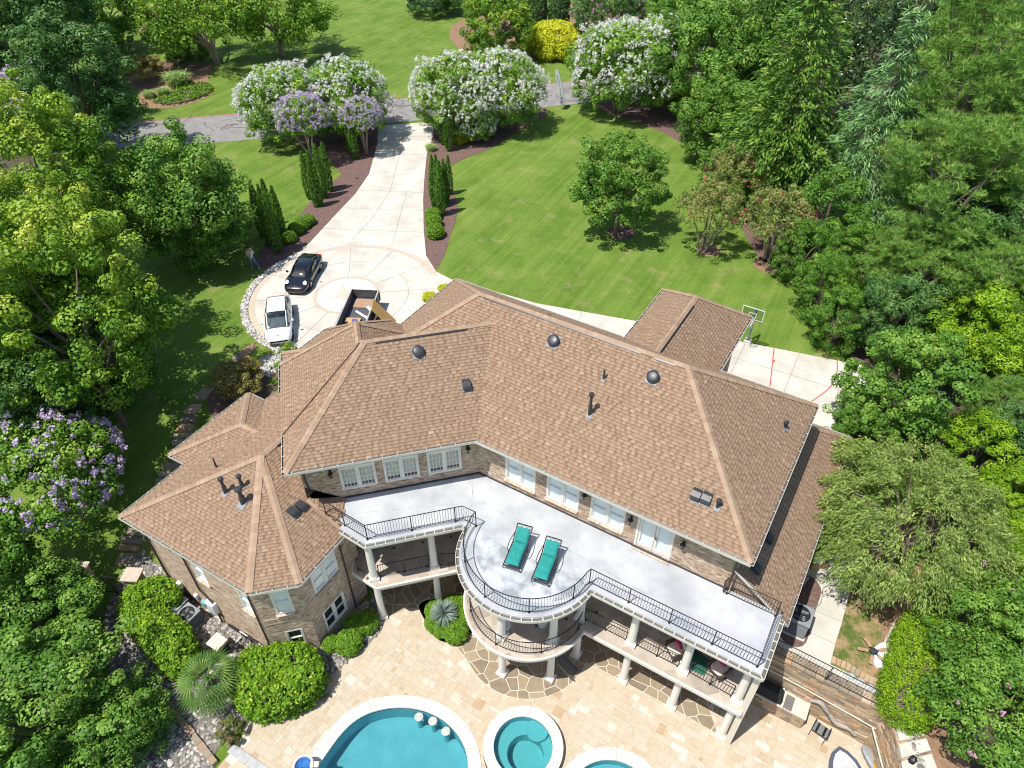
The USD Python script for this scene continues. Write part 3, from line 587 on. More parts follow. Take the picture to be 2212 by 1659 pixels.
obj(pool, 'basin_floor', floor_of(PI.buffer(.05), TERR - 1.0), MATS['pool_plaster']); obj(pool, 'basin_wall', ring_wall(PI, TERR - 1.0, TERR - .16), MATS['pool_plaster']); obj(pool, 'waterline_tile', ring_wall(PI.buffer(.004), TERR - .17, TERR + .02), MATS['waterline_tile'])
coping(pool, PO.difference(PI.buffer(-.03)), TERR + .05, .09, 26, c=np.array([-5., 10.6]))
obj(pool, 'water', (np.c_[np.array(PI.exterior.coords)[:-1], np.full(len(PI.exterior.coords) - 1, TERR - .10)], [[0, k, k + 1] for k in range(1, len(PI.exterior.coords) - 2)]), MATS['water_sheet'])
for x in (.0, .55):
    d = at(874 - 30 * x, 1540, TERR - .6)
obj(pool, 'pool_light', lathe([(0, .03), (.07, .02), (.09, 0)], 12, at(863, 1534, TERR - .5)), MATS['white_plastic'])
for q in [(905, 1549), (935, 1558), (963, 1580)]:
    c = at(q[0], q[1], TERR - .12); t = thing('pool_stool', {905: 'pool stool nearest the middle of the pool, first of three', 935: 'middle one of the three round pool stools', 963: 'pool stool closest to the spa, last of three'}[q[0]], 'stool', (c[0], c[1], TERR - 1.0), group='round stools standing in the pool')
    obj(t, 'column', lathe([(.13, 0), (.11, .2), (.11, .86)], 16), MATS['spa_tile']); obj(t, 'seat', lathe([(.12, .86), (.195, .86), (.20, .90), (.18, .925), (0, .93)], 24), MATS['mosaic_top'])
spa = thing('spa', 'round raised spa with cream coping beside the pool', 'spa')
zs = TERR + .38
obj(spa, 'outer_wall', ring_wall(SPO.buffer(-.06), TERR - .05, zs - .05, False), MATS['counter']); coping(spa, SPO.difference(SPI.buffer(-.02)), zs, .09, 14, c=SC)
bench = Point(*(SC + [.1, -.12])).buffer(.78, 36)
obj(spa, 'basin_wall', ring_wall(SPI, TERR - .9, zs - .02), MATS['spa_tile']); obj(spa, 'bench', slab(SPI.difference(bench), TERR - .12, .8), MATS['spa_tile']); obj(spa, 'basin_floor', floor_of(bench, TERR - .75), MATS['spa_tile'])
obj(spa, 'step', slab(Point(*(SC + [.62, .78])).buffer(.48, 24).intersection(SPI), TERR + .08, .25), MATS['spa_tile'])
obj(spa, 'water', (np.c_[np.array(SPI.exterior.coords)[:-1], np.full(len(SPI.exterior.coords) - 1, zs - .12)], [[0, k, k + 1] for k in range(1, len(SPI.exterior.coords) - 2)]), MATS['spa_water'])
p3 = thing('wading_pool', 'small round pool at the bottom edge right of the spa', 'pool')
obj(p3, 'basin_floor', floor_of(P3I.buffer(.05), TERR - .5), MATS['pool_plaster']); obj(p3, 'basin_wall', ring_wall(P3I, TERR - .5, TERR + .02), MATS['pool_plaster']); coping(p3, P3O.difference(P3I.buffer(-.02)), TERR + .05, .09, 18)
obj(p3, 'water', (np.c_[np.array(P3I.exterior.coords)[:-1], np.full(len(P3I.exterior.coords) - 1, TERR - .08)], [[0, k, k + 1] for k in range(1, len(P3I.exterior.coords) - 2)]), MATS['water_sheet'])
# steps at the lower left
stp = thing('terrace_steps', 'pale stone steps leading down from the terrace at lower left', 'steps')
a0, a1 = at(505, 1608, TERR)[:2], at(590, 1665, TERR)[:2]; d = unit(a1 - a0); nrm = np.array([d[1], -d[0]])
if nrm[0] > 0: nrm = -nrm
for k_ in range(4):
    for m_ in range(4):
        o_ = np.array([*(a0 + nrm * .36 * k_ + d * m_ * .52), TERR - .16 * k_ - .1])
        obj(stp, 'tread', frame_box(o_, np.array([*d, 0]), np.array([*nrm, 0]), np.array([0, 0, 1]), .005, .515, 0, .37, 0, .16), MATS['grey_stone'])
edg = thing('stone_edging', 'line of brown edging stones between the river stones at lower left', 'edging')
e0, e1_ = at(345, 1500, TERR)[:2], at(460, 1645, TERR)[:2]; dd = unit(e1_ - e0); Lg = np.linalg.norm(e1_ - e0); x_ = 0
while x_ < Lg:
    l_ = rng.uniform(.35, .6); o_ = np.array([*(e0 + dd * x_), float(gh(*(e0 + dd * x_)))])
    obj(edg, 'stone', frame_box(o_, np.array([*dd, 0]), np.array([-dd[1], dd[0], 0]), np.array([0, 0, 1]), 0, l_ - .02, -.12, .12 + rng.uniform(0, .05), 0, .18 + rng.uniform(0, .04)), MATS['step_stone'], tone=rng.uniform(.2, .8)); x_ += l_
# ------------------------------------------------------------------ the house
house = thing('house', 'large two storey brick house with tan shingle hip roofs', 'house')
Zv = np.array([0, 0, 1.0])
def three(p, z): return np.array([p[0], p[1], z])
EV, PT = 6.3, .755                           # main eaves, main pitch
# footprints of the roofs at the eaves
D = np.array([8.75, 15.07]); C_ = np.array([-1.63, 21.45])
Wd, Ln = 9.83, 19.85
E_ = D + Wd * E2; F_ = E_ - Ln * E1; Gw = D - Ln * E1
B_ = np.array([-9.36, 19.40]); LW = 8.1
A_ = B_ + LW * L2
roof = numbered(house, 'roof')
roof_faces, shing, caps, gut = [], [], [], []
g5 = np.random.default_rng(21)
def roof_plane(P, shingled=True, expo=.143):
    """P: corners in space, any order round; felt below, shingles on top"""
    P = np.asarray(P, float); n = np.cross(P[1] - P[0], P[2] - P[0]); n /= np.linalg.norm(n)
    if n[2] < 0: n = -n
    u = unit(np.cross(Zv, n)); w = np.cross(n, u); o = P[0]
    xy = np.c_[(P - o) @ u, (P - o) @ w]; poly = Polygon(xy).buffer(0)
    if poly.is_empty: return
    c = np.array(poly.exterior.coords)[:-1]
    if not poly.exterior.is_ccw: c = c[::-1]
    v, f = convex_prism(c, -.005, .05) if poly.convex_hull.area - poly.area < 1e-6 else slab(poly, -.005, .05)
    roof_faces.append((o + np.outer(v[:, 0], u) + np.outer(v[:, 1], w) + np.outer(v[:, 2], n), f))
    if not shingled: return
    x0, y0, x1, y1 = poly.bounds; pb = poly.buffer(.02); shapely.prepare(pb)
    nrow = int((y1 - y0) / expo) + 1
    for r in range(nrow):
        ya = y0 + r * expo; line = poly.intersection(LineString([(x0 - 1, ya + expo * .5), (x1 + 1, ya + expo * .5)]))
        for seg in [s for s in getattr(line, 'geoms', [line]) if s.geom_type == 'LineString' and not s.is_empty]:
            xa, xb = sorted((seg.coords[0][0], seg.coords[-1][0])); x = xa - g5.uniform(0, .2); hi = g5.random() < .5
            while x < xb:
                l = g5.uniform(.11, .24) if hi else g5.uniform(.08, .16)
                s0, s1 = max(x, xa), min(x + l, xb); x += l
                if s1 - s0 > .02:
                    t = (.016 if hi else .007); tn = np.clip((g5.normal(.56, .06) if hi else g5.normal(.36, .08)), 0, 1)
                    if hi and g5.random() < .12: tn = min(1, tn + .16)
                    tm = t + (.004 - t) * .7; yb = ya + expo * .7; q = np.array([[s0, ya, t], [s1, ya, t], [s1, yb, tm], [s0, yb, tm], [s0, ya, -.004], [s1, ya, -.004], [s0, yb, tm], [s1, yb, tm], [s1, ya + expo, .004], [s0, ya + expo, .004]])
                    shing.append((o + np.outer(q[:, 0], u) + np.outer(q[:, 1], w) + np.outer(q[:, 2], n), [[0, 1, 2], [0, 2, 3], [4, 5, 1], [4, 1, 0], [1, 5, 2], [4, 0, 3], [6, 7, 8], [6, 8, 9]], np.r_[np.full(6, tn), np.full(4, max(0, tn - .27))]))  # upper strip darker: shadow band printed into the colour below the next course
                hi = not hi
def ridge(p, q, n1, n2, wd=.17):
    """overlapping cap shingles along p to q, folded over the two planes"""
    p, q = np.asarray(p, float), np.asarray(q, float); t = unit(q - p); L = np.linalg.norm(q - p)
    def side(n):
        s = unit(np.cross(n, t)); return s
    a, b = side(n1), side(n2)
    up = unit(n1 + n2)
    if (a @ b) > 0 or True:
        a = a if a @ (n2) < 0 or True else a
    # a must run down plane 1 away from plane 2
    if a @ n2 > 0: a = -a
    if b @ n1 > 0: b = -b
    if a[2] > 0 and b[2] > 0: a, b = -a, -b
    k = max(1, int(L / .2)); st = L / k
    for i in range(k):
        s, e = p + t * (i * st), p + t * ((i + 1) * st + .02); h0, h1 = .048, .036
        v = np.array([s + up * h1 + a * wd, s + up * (h1 + .012), s + up * h1 + b * wd, e + up * h0 + a * wd, e + up * (h0 + .012), e + up * h0 + b * wd, e + a * wd, e, e + b * wd])
        f = [[0, 1, 4], [0, 4, 3], [1, 2, 5], [1, 5, 4], [3, 4, 7], [3, 7, 6], [4, 5, 8], [4, 8, 7]]
        caps.append((v, f, float(np.clip(g5.normal(.5, .25), 0, 1))))
def nrm(P):
    P = np.asarray(P, float); n = unit(np.cross(P[1] - P[0], P[2] - P[0])); return n if n[2] > 0 else -n
def gutter(p, q, out, z=None, w=.10, name='gutter'):
    p, q = np.asarray(p, float), np.asarray(q, float); t = unit(q - p); o = np.append(unit(out), 0); L = np.linalg.norm(q - p)
    ms = [frame_box(p, t, o, Zv, 0, L, -.02, .0, -.20, -.012), frame_box(p, t, o, Zv, 0, L, w - .015, w, -.13, 0), frame_box(p, t, o, Zv, 0, L, .0, w - .015, -.13, -.11)]
    for k in range(max(1, int(L / .62))): ms.append(frame_box(p, t, o, Zv, .3 + k * .62, .33 + k * .62, .0, w, -.012, .006))
    gp = obj(house, name, cat_mesh(ms), MATS['gutter_white'])
    obj(gp, 'trough', frame_box(p, t, o, Zv, .02, L - .02, .003, w - .018, -.108, -.085), MATS['gutter_inside'])
    # soffit back to the wall
    obj(gp, 'soffit', frame_box(p, t, o, Zv, 0, L, -.60, -.022, -.19, -.16), MATS['cream_paint'])
# --- main right wing
h = Wd / 2; RZ = EV + PT * h
R1 = three(Gw + h * E1 + h * E2, RZ); R2 = three(D - h * E1 + h * E2, RZ)
D3, E3, F3, G3 = three(D, EV), three(E_, EV), three(F_, EV), three(Gw, EV)
# --- left wing, run on into the right wing
h2 = LW / 2; LZ = EV + PT * h2; run = 12.5
B3, A3 = three(B_, EV), three(A_, EV); La = three(B_ + h2 * L1 + h2 * L2, LZ); Lb = three(B_ + (run) * L1 + h2 * L2, LZ)
def h_right(p): # height of the right wing's roof over p
    q = p - D; a, b = -(q @ E1), q @ E2
    return EV + PT * min(a, Ln - a, b, Wd - b)
def h_left(p):
    q = p - B_; a, b = q @ L1, q @ L2
    return EV + PT * min(a, b, LW - b)
# where the two meet: valley from the eaves' corner up to the left ridge
def meet(f, lo=0, hi=1):
    for _ in range(60):
        m = (lo + hi) / 2
        if f(m): lo = m
        else: hi = m
    return lo
tv = meet(lambda t: h_right(La[:2] + t * 12 * L1) < LZ); V2 = three(La[:2] + tv * 12 * L1, LZ)
# inner eaves corner
M = np.linalg.solve(np.array([L1, E1]).T, D - B_); C3 = three(B_ + L1 * M[0], EV)
# where the right wing's left hip surfaces: front slope of the left wing against the hip plane F-Gw
def on_front(t, base, d):  # walks along base + t d
    return base + t * d
tg = ((F_ - B_) @ L2 - LW) / (E2 @ L2); Gp = three(F_ - tg * E2, EV)
th_ = meet(lambda t: h_left((R1 + (G3 - R1) * t)[:2]) < (R1 + (G3 - R1) * t)[2]); Hh = R1 + (G3 - R1) * th_
roof_plane([D3, R2, R1, Hh, V2, C3]); roof_plane([D3, E3, R2]); roof_plane([E3, F3, R1, R2]); roof_plane([F3, Gp, Hh, R1])
roof_plane([A3, B3, La]); roof_plane([B3, C3, V2, La])
Af = three(A_ + (Gp[:2] - A_) @ L1 * L1, EV); roof_plane([A3, Af, Gp, Hh, V2, La]) if False else roof_plane([A3, three(A_ + run * L1, EV), Lb, La], shingled=False)
nRear, nSide, nFront, nEnd = nrm([D3, R2, R1]), nrm([D3, E3, R2]), nrm([E3, F3, R1]), nrm([F3, G3, R1])
nLl, nLr, nLf = nrm([A3, B3, La]), nrm([B3, C3, La]), nrm([A3, A3 + three(L1, 0), La])
ridge(D3, R2, nRear, nSide); ridge(E3, R2, nSide, nFront); ridge(F3, R1, nFront, nEnd); ridge(R1, Hh, nEnd, nRear); ridge(R2, R1, nRear, nFront)
ridge(B3, La, nLl, nLr); ridge(A3, La, nLl, nLf); ridge(La, V2, nLr, nLf)
# --- entrance turret: half an octagon with its own ridge
PN = at(769, 697.4, 9.25); PN = three(PN[:2], 9.25); ri = (9.25 - EV) / PT
oct_n = [-L1, -E1, L2, E2, L1]
ov = []
for a, b in zip(oct_n, oct_n[1:]):
    x = np.linalg.solve(np.array([a, b]), [ri, ri]); ov.append(three(PN[:2] + x, EV))
Q3 = three(PN[:2] - L2 * ((PN[:2] - La[:2]) @ L2), 9.25)
k0 = three(PN[:2] - L1 * ri - L2 * 3, EV); k1 = three(PN[:2] + L1 * ri - L2 * 3, EV)
k0 = ov[0] - three(L2, 0) * 5; k1 = ov[3] - three(L2, 0) * 5
roof_plane([k0, ov[0], PN, Q3]); roof_plane([ov[0], ov[1], PN]); roof_plane([ov[1], ov[2], PN]); roof_plane([ov[2], ov[3], PN]); roof_plane([ov[3], k1, Q3, PN])
nO = [nrm([k0, ov[0], PN]), nrm([ov[0], ov[1], PN]), nrm([ov[1], ov[2], PN]), nrm([ov[2], ov[3], PN]), nrm([ov[3], k1, PN])]
for i_ in range(4): ridge(ov[i_], PN, nO[i_], nO[i_ + 1])
ridge(Q3, PN, nO[0], nO[4])
# --- garage wing in front on the right
def axis(p): return np.array([p @ E1, p @ E2])
ga = axis(at(1434.4, 624, EV)[:2]); gb = axis(at(1623, 684, EV)[:2]); gfront = (ga[1] + gb[1]) / 2; gl, gr = ga[0], gb[0]; gh_ = (gr - gl) / 2
def AX(a, b, z): return three(a * E1 + b * E2, z)
gback = axis(E_)[1] - 2.5; gz = EV + PT * gh_
gTL, gTR, gR = AX(gl, gfront, EV), AX(gr, gfront, EV), AX((gl + gr) / 2, gfront - gh_, gz)
gR0 = AX((gl + gr) / 2, gback - 1.0, gz)
roof_plane([gTL, AX(gl, gback, EV), gR0, gR]); roof_plane([gTR, AX(gr, gback, EV), gR0, gR]); roof_plane([gTL, gTR, gR])
nGl, nGr, nGf = nrm([gTL, AX(gl, gback, EV), gR]), nrm([gTR, AX(gr, gback, EV), gR]), nrm([gTL, gTR, gR])
ridge(gTL, gR, nGl, nGf); ridge(gTR, gR, nGr, nGf); ridge(gR0, gR, nGl, nGr)
# --- low wing on the right side
XE, XW = 3.0, 1.95
xb = axis(KC)[1] - .06; xf_ = axis(at(1835.6, 945, XE)[:2])[1]; xr = axis(at(1697.4, 1351.7, XE)[:2])[0]; xw = axis(D)[0] - .5; xz = XE + PT * (xr - xw)
X0, X1 = AX(xr, xb, XE), AX(xr, xf_, XE); xh = xf_ - (xr - xw)
roof_plane([X0, X1, AX(xw, xh, xz), AX(xw, xb, xz)]); roof_plane([X1, AX(xw, xh, xz), AX(xw - 6, xh, xz), AX(xw - 6, xf_, XE)])
ridge(X1, AX(xw, xh, xz), nrm([X0, X1, AX(xw, xh, xz)]), nrm([X1, AX(xw, xh, xz), AX(xw - 6, xf_, XE)]))
# --- low rear wing on the left
WE = 2.8
wa, wb, wc, wd = [three(at(*q, WE)[:2], WE) for q in ((258, 1115), (537, 1281), (646, 1261), (746.4, 1150))]
wp_ = at(563.6, 985, 5.05); wr = at(610.2, 940.6, 5.05); wr = three(wp_[:2] + E2 * 4.2, 5.05); wl2 = three(wa[:2] + E2 * 9.6, WE)
nW = [nrm([wa, wl2, wp_]), nrm([wa, wb, wp_]), nrm([wb, wc, wp_]), nrm([wc, wd, wp_])]
T3 = wd + (np.array([-9.56, 21.12, 4.32]) - wd)
def on_plane(p, n, xy): return three(xy, p[2] - ((xy - p[:2]) @ n[:2]) / n[2])
T3 = on_plane(wc, nW[3], KC - 7.72 * L1 - .03 * L2); wr2 = on_plane(wc, nW[3], (wp_[:2] + E2 * 4.2))
roof_plane([wa, wl2, wr, wp_]); roof_plane([wa, wb, wp_]); roof_plane([wb, wc, wp_]); roof_plane([wc, wd, T3, on_plane(wc, nW[3], T3[:2] + E2 * 1.0 - E1 * .3), wr2, wp_])
ridge(wa, wp_, nW[0], nW[1]); ridge(wb, wp_, nW[1], nW[2]); ridge(wc, wp_, nW[2], nW[3]); ridge(wp_, wr, nW[0], nW[3])
sc1, sc2 = three(KC - 6.17 * L1, 3.46), three(at(742, 1118, 3.42)[:2], 3.42); sw = three(KC - 8.0 * L1, 4.84)
nS = nrm([sc1, sc2, sw]); tS = on_plane(sc1, nS, T3[:2])
roof_plane([sc1, sc2, T3]); roof_plane([sc2, wd + np.array([.02, 0, .30]), T3])
ridge(wd, T3, nW[3], nS, wd=.14)
# bump on its left side
p1, p2, q1, q2 = [three(at(*q, WE)[:2], WE) for q in ((364.7, 981.7), (535.8, 849.4), (404.6, 1001.7), (568, 865))]
br = .49; blen = np.linalg.norm(p2 - p1); bh = blen / 2 * .44
pin = (q1 + q2) / 2; bz = WE + br * 2.35
m1 = at(521.3, 916, bz - .0); m1 = three(m1[:2], bz); m2 = three(at(556.9, 932.8, bz)[:2], bz)
inw = E1 * 3.4
roof_plane([p1, p2, m1]); roof_plane([p1, m1, m2, q1 + three(inw * .3, .2)]); roof_plane([p2, m1, m2, q2 + three(inw * .3, .2)])
nb1, nb2, nb3 = nrm([p1, p2, m1]), nrm([p1, m1, q1]), nrm([p2, m1, q2])
ridge(p1, m1, nb1, nb2); ridge(p2, m1, nb1, nb3); ridge(m2, m1, nb2, nb3)
# emit roof
v, f = cat_mesh(roof_faces); obj(house, 'roof', (v, f), MATS['roof_felt']) if False else None
taken[(house, 'roof')] = 0; roof = obj(house, 'roof', (v, f), MATS['roof_felt'], label='tan laminated shingle hip roofs')
def above(m): # hidden under the other wing: leave out
    return True
shing = [s for s in shing]
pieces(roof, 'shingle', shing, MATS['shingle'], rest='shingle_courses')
pieces(roof, 'ridge_cap', caps, MATS['ridge_shingle'], rest='ridge_cap_run')
# gutters
for p, q, o_ in [(B3, C3, -L2), (C3, D3, -E2), (D3, E3, E1), (A3, B3, -L1), (F3, Gp, -E1), (E3, F3, E2), (k0 + three(L2, 0) * 3, ov[0], -L1), (ov[0], ov[1], -E1), (ov[1], ov[2], L2), (ov[2], Gp, E2),
                 (gTL, gTR, E2), (gTL, AX(gl, gback + 2, EV), -E1), (gTR, AX(gr, gback + 1.6, EV), E1), (X0, X1, E1), (X1, AX(xw - 3, xf_, XE), E2),
                 (wa, wl2, -E1), (wa, wb, -E2), (wb, wc, -L2), (wc, wd, E1), (p1, p2, -E1), (p1, q1, -E2), (p2, q2, E2)]:
    gutter(p, q, o_)
obj(house, 'rake_board', cat_mesh([frame_box(X0, unit(AX(xw, xb, xz) - X0), np.append(-E2, 0), unit(np.cross(unit(AX(xw, xb, xz) - X0), np.append(-E2, 0))) * -1, 0, np.linalg.norm(AX(xw, xb, xz) - X0), 0, .05, -.03, .05)]), MATS['gutter_white'])
# roof fittings
def on_roof(uv, P, n): r = ray(*uv); return EYE + r * (((P - EYE) @ n) / (r @ n))
def stack(uv, P, n, h, r, cap=True, mount=True):
    b = on_roof(uv, P, n); ms = [tube([b - Zv * .05, b + Zv * h * .45], r * 1.15, 10), tube([b + Zv * h * .4, b + Zv * h], r * .8, 10)]
    if cap: ms.append(lathe([(r * .9, h - .06), (r * 1.5, h - .05), (r * 1.55, h + .02), (r * 1.2, h + .08), (0, h + .1)], 14, b))
    vp = obj(roof, 'vent_pipe', cat_mesh(ms), MATS['dark_metal'])
    if mount:
        u = unit(np.cross(Zv, n)); w = np.cross(n, u); obj(vp, 'flashing', frame_box(b, u, w, n, -r * 1.7, r * 1.7, -r * 2.6, r * 1.7, .03, .045), MATS['flashing'])
for uv in [(903.5, 760), (1197, 737), (1411.5, 815)]:
    P, n = (B3, nLr) if uv[0] < 1000 else (D3, nRear)
    b = on_roof(uv, P, n); u = unit(np.cross(Zv, n)); w = np.cross(n, u)
    v_, f_ = lathe([(.19, 0), (.20, .09), (.255, .10), (.27, .15), (.235, .20), (.15, .225), (0, .23)], 28)
    rv = obj(roof, 'round_vent', (b + np.outer(v_[:, 0], u) + np.outer(v_[:, 1], w) + np.outer(v_[:, 2], n), f_), MATS['dark_metal'], smooth=40)
    obj(rv, 'flashing', frame_box(b, u, w, n, -.27, .25, -.32, .27, .03, .042), MATS['flashing'])
stack((1274, 895), D3, nRear, 1.1, .075); stack((1304, 819), D3, nRear, .5, .05, cap=False); stack((488, 1064), wa, nW[1], .9, .085); stack((524, 1052), wa, nW[1], .7, .08); stack((526, 1086), wa, nW[1], .9, .115); stack((468, 1010), wa, nW[0], .62, .045, cap=False); stack((1550, 1095), D3, nRear, .35, .07); stack((1695, 924), D3, nSide, .3, .07)
def hood(uv, P, n, w_=.36):
    b = on_roof(uv, P, n); u = unit(np.cross(Zv, n)); w = np.cross(n, u)
    pr = Polygon([(-.22, .03), (.26, .03), (.26, .06), (.12, .2), (-.1, .24), (-.22, .2)]); m = trimesh.creation.extrude_polygon(pr, w_, engine='earcut'); v_ = np.array(m.vertices)
    hp = obj(roof, 'hood_vent', (b + np.outer(v_[:, 2] - w_ / 2, u) + np.outer(v_[:, 0], w) + np.outer(v_[:, 1], n), np.array(m.faces)[:, ::-1]), MATS['dark_metal'])
    obj(hp, 'flashing', frame_box(b, u, w, n, -.20, .20, -.30, .26, .03, .04), MATS['flashing'])
for uv, P, n in [((1007, 832), B3, nLr), ((1504, 1069), D3, nRear), ((1526, 1077), D3, nRear), ((632, 1107), wc, nW[3]), ((649, 1094), wc, nW[3])]: hood(uv, P, n)
def ridge_vent(p, q, n, a, b):
    t = unit(q - p); w = unit(np.cross(n, t)); w = w if w[2] < 0 else -w; L = np.linalg.norm(q - p)
    obj(roof, 'ridge_vent', frame_box(p + n * .02, t, w, n, a * L, b * L, .13, .20, -.005, .03), MATS['dark_plastic'])
ridge_vent(R1, R2, nRear, .03, .80); ridge_vent(R1, R2, nRear, .86, .95); ridge_vent(La, V2, nLr, .08, .8); ridge_vent(gR, gR0, nGr, .12, .85); ridge_vent(wp_, wr, nW[3], .2, .9)
X3n = nrm([X0, X1, AX(xw, xb, xz)]); hood((1628, 1228), X0, X3n); hood((1655, 1163), X0, X3n)
# ------------------------------------------------------------------ walls, bricks, windows
brick_list = []; g6 = np.random.default_rng(31)
class Wall:
    def __init__(s, p, d, n): s.p, s.d, s.n = np.append(p, 0.0), np.append(d, 0.0), np.append(n, 0.0)
    def P(s, a, z, out=0): return s.p + s.d * a + Zv * z + s.n * out
    def box(s, a0, a1, z0, z1, n0, n1): return frame_box(s.p, s.d, s.n, Zv, a0, a1, n0, n1, z0, z1)
    def sheet(s, poly, off):
        ms = []
        for q in polys(poly):
            v, f = trimesh.creation.triangulate_polygon(q, engine='earcut'); v = np.asarray(v); f = np.asarray(f)
            w = s.p + np.outer(v[:, 0], s.d) + np.outer(v[:, 1], Zv) + s.n * off
            nn = np.cross(w[f[0, 1]] - w[f[0, 0]], w[f[0, 2]] - w[f[0, 0]]); ms.append((w, f if nn @ s.n > 0 else f[:, ::-1]))
        return cat_mesh(ms)
def brick_wall(w, poly, depth=.1, soldier=()):
    H_, B = .076, .205; x0, z0, x1, z1 = poly.bounds; pp = poly.buffer(-.001); shapely.prepare(pp)
    for r in range(int((z1 - z0) / H_) + 1):
        za = z0 + r * H_; off = (r % 2) * B / 2
        for c in range(int((x1 - x0) / B) + 2):
            xa = x0 + c * B - off; q = sbox(xa + .006, za + .006, xa + B - .006, za + H_ - .006)
            t = float(np.clip(g6.normal(.5, .19), 0, 1)); o = g6.uniform(-.004, .004)
            if pp.contains(q): parts = [q.bounds]
            elif pp.intersects(q): parts = [g.bounds for g in polys(q.intersection(poly)) if g.area > .0012]
            else: continue
            for a0, b0, a1, b1 in parts:
                v = np.array([w.P(a0, b0, o), w.P(a1, b0, o), w.P(a1, b1, o), w.P(a0, b1, o), w.P(a0, b0, -depth), w.P(a1, b0, -depth), w.P(a1, b1, -depth), w.P(a0, b1, -depth)])
                f = np.array([[0, 1, 2], [0, 2, 3], [4, 5, 1], [4, 1, 0], [5, 6, 2], [5, 2, 1], [6, 7, 3], [6, 3, 2], [7, 4, 0], [7, 0, 3]])
                if np.cross(w.d, Zv) @ w.n < 0: f = f[:, ::-1]
                brick_list.append((v, f, t))
def window(w, a0, a1, z0, z1, style, arch=0.0):
    fr = .075; ms = [w.box(a0, a0 + fr, z0, z1, -.1, .012), w.box(a1 - fr, a1, z0, z1, -.1, .012), w.box(a0 + fr, a1 - fr, z0, z0 + fr, -.1, .012), w.box(a0 + fr, a1 - fr, z1 - fr, z1, -.1, .012)]
    ni = 2 if a1 - a0 > 1.2 else 1; mid = (a0 + a1) / 2
    if ni == 2: ms.append(w.box(mid - .06, mid + .06, z0 + fr, z1 - fr, -.1, .008))
    wn = obj(house, 'window', cat_mesh(ms), MATS['white_paint'])
    half = [(a0 + fr, mid - .06), (mid + .06, a1 - fr)] if ni == 2 else [(a0 + fr, a1 - fr)]
    for b0, b1 in half:
        s = .045; zz0, zz1 = z0 + fr, z1 - fr
        sash = [w.box(b0, b0 + s, zz0, zz1, -.085, -.02), w.box(b1 - s, b1, zz0, zz1, -.085, -.02), w.box(b0 + s, b1 - s, zz0, zz0 + s, -.085, -.02), w.box(b0 + s, b1 - s, zz1 - s, zz1, -.085, -.02)]
        if style == 'hung': sash.append(w.box(b0 + s, b1 - s, (zz0 + zz1) / 2 - .03, (zz0 + zz1) / 2 + .03, -.08, -.01))
        obj(wn, 'sash', cat_mesh(sash), MATS['white_paint'])
        if style == 'grid':
            for k in range(1, 4): obj(wn, 'muntin', w.box(b0 + (b1 - b0) * k / 4 - .011, b0 + (b1 - b0) * k / 4 + .011, zz0 + s, zz1 - s, -.058, -.03), MATS['white_paint'])
            for k in range(1, 4): obj(wn, 'muntin', w.box(b0 + s, b1 - s, zz0 + (zz1 - zz0) * k / 4 - .011, zz0 + (zz1 - zz0) * k / 4 + .011, -.056, -.028), MATS['white_paint'])
        obj(wn, 'pane', w.sheet(sbox(b0 + s, zz0 + s, b1 - s, zz1 - s), -.060), MATS['pane'])
        if style == 'hung' and z0 > -.5:
            bl = [w.box(b0 + s, b1 - s, zz0 + s + .062 * k, zz0 + s + .062 * k + .056, -.08, -.074) for k in range(int((zz1 - zz0 - .1) / .062))]
            obj(wn, 'blind', cat_mesh(bl + [w.sheet(sbox(b0, zz0, b1, zz1), -.086)]), MATS['blind'])
        elif z0 > -.5: obj(wn, 'curtain', w.sheet(sbox(b0, zz0 + .14, b1, zz1), -.12), MATS['curtain'])
    if z0 > -.5 and style == 'hung':
        for k in range(int((a1 - a0 + .1) / .1)): obj(wn, 'sill_brick', frame_box(w.P(a0 - .05 + k * .1, z0 - .035, -.02), w.d, unit(w.n * 1 - Zv * .35), unit(Zv + w.n * .35), 0, .092, 0, .13, -.06, .03), MATS['white_paint'] if False else MATS['brick'], tone=g6.uniform(.4, .8))
    obj(wn, 'room', w.sheet(sbox(a0 + .01, z0 + .01, a1 - .01, z1 - .01), -.16), MATS['room_dark'])
wBC = Wall(KC, -L1, -L2); wCD = Wall(KC, E1, -E2)
wab = Wall(W_A, E1, -E2); wbc = Wall(W_B, L1, -L2); wcd = Wall(W_C, E2, E1); wAB = Wall(KC - 7.75 * L1, L2, -L1)
wallm = lambda name, w, poly, m='mortar', off=-.012, label=None: obj(house, name, w.sheet(poly, off), MATS[m], label=label)
EVW = EV - .17
def arch_cut(a0, a1, z0, z1): return sbox(a0, z0, a1, z1)
op_bc = [(4.62, 6.18), (2.72, 4.27), (.80, 2.33)]
face = Polygon([(0, 3.4), (6.17, 3.4), (7.75, 4.6), (7.75, EVW), (0, EVW)])
for a0, a1 in op_bc: face = face.difference(sbox(a0, 3.92, a1, 5.62))
wl = wallm('wall', wBC, face); brick_wall(wBC, face)
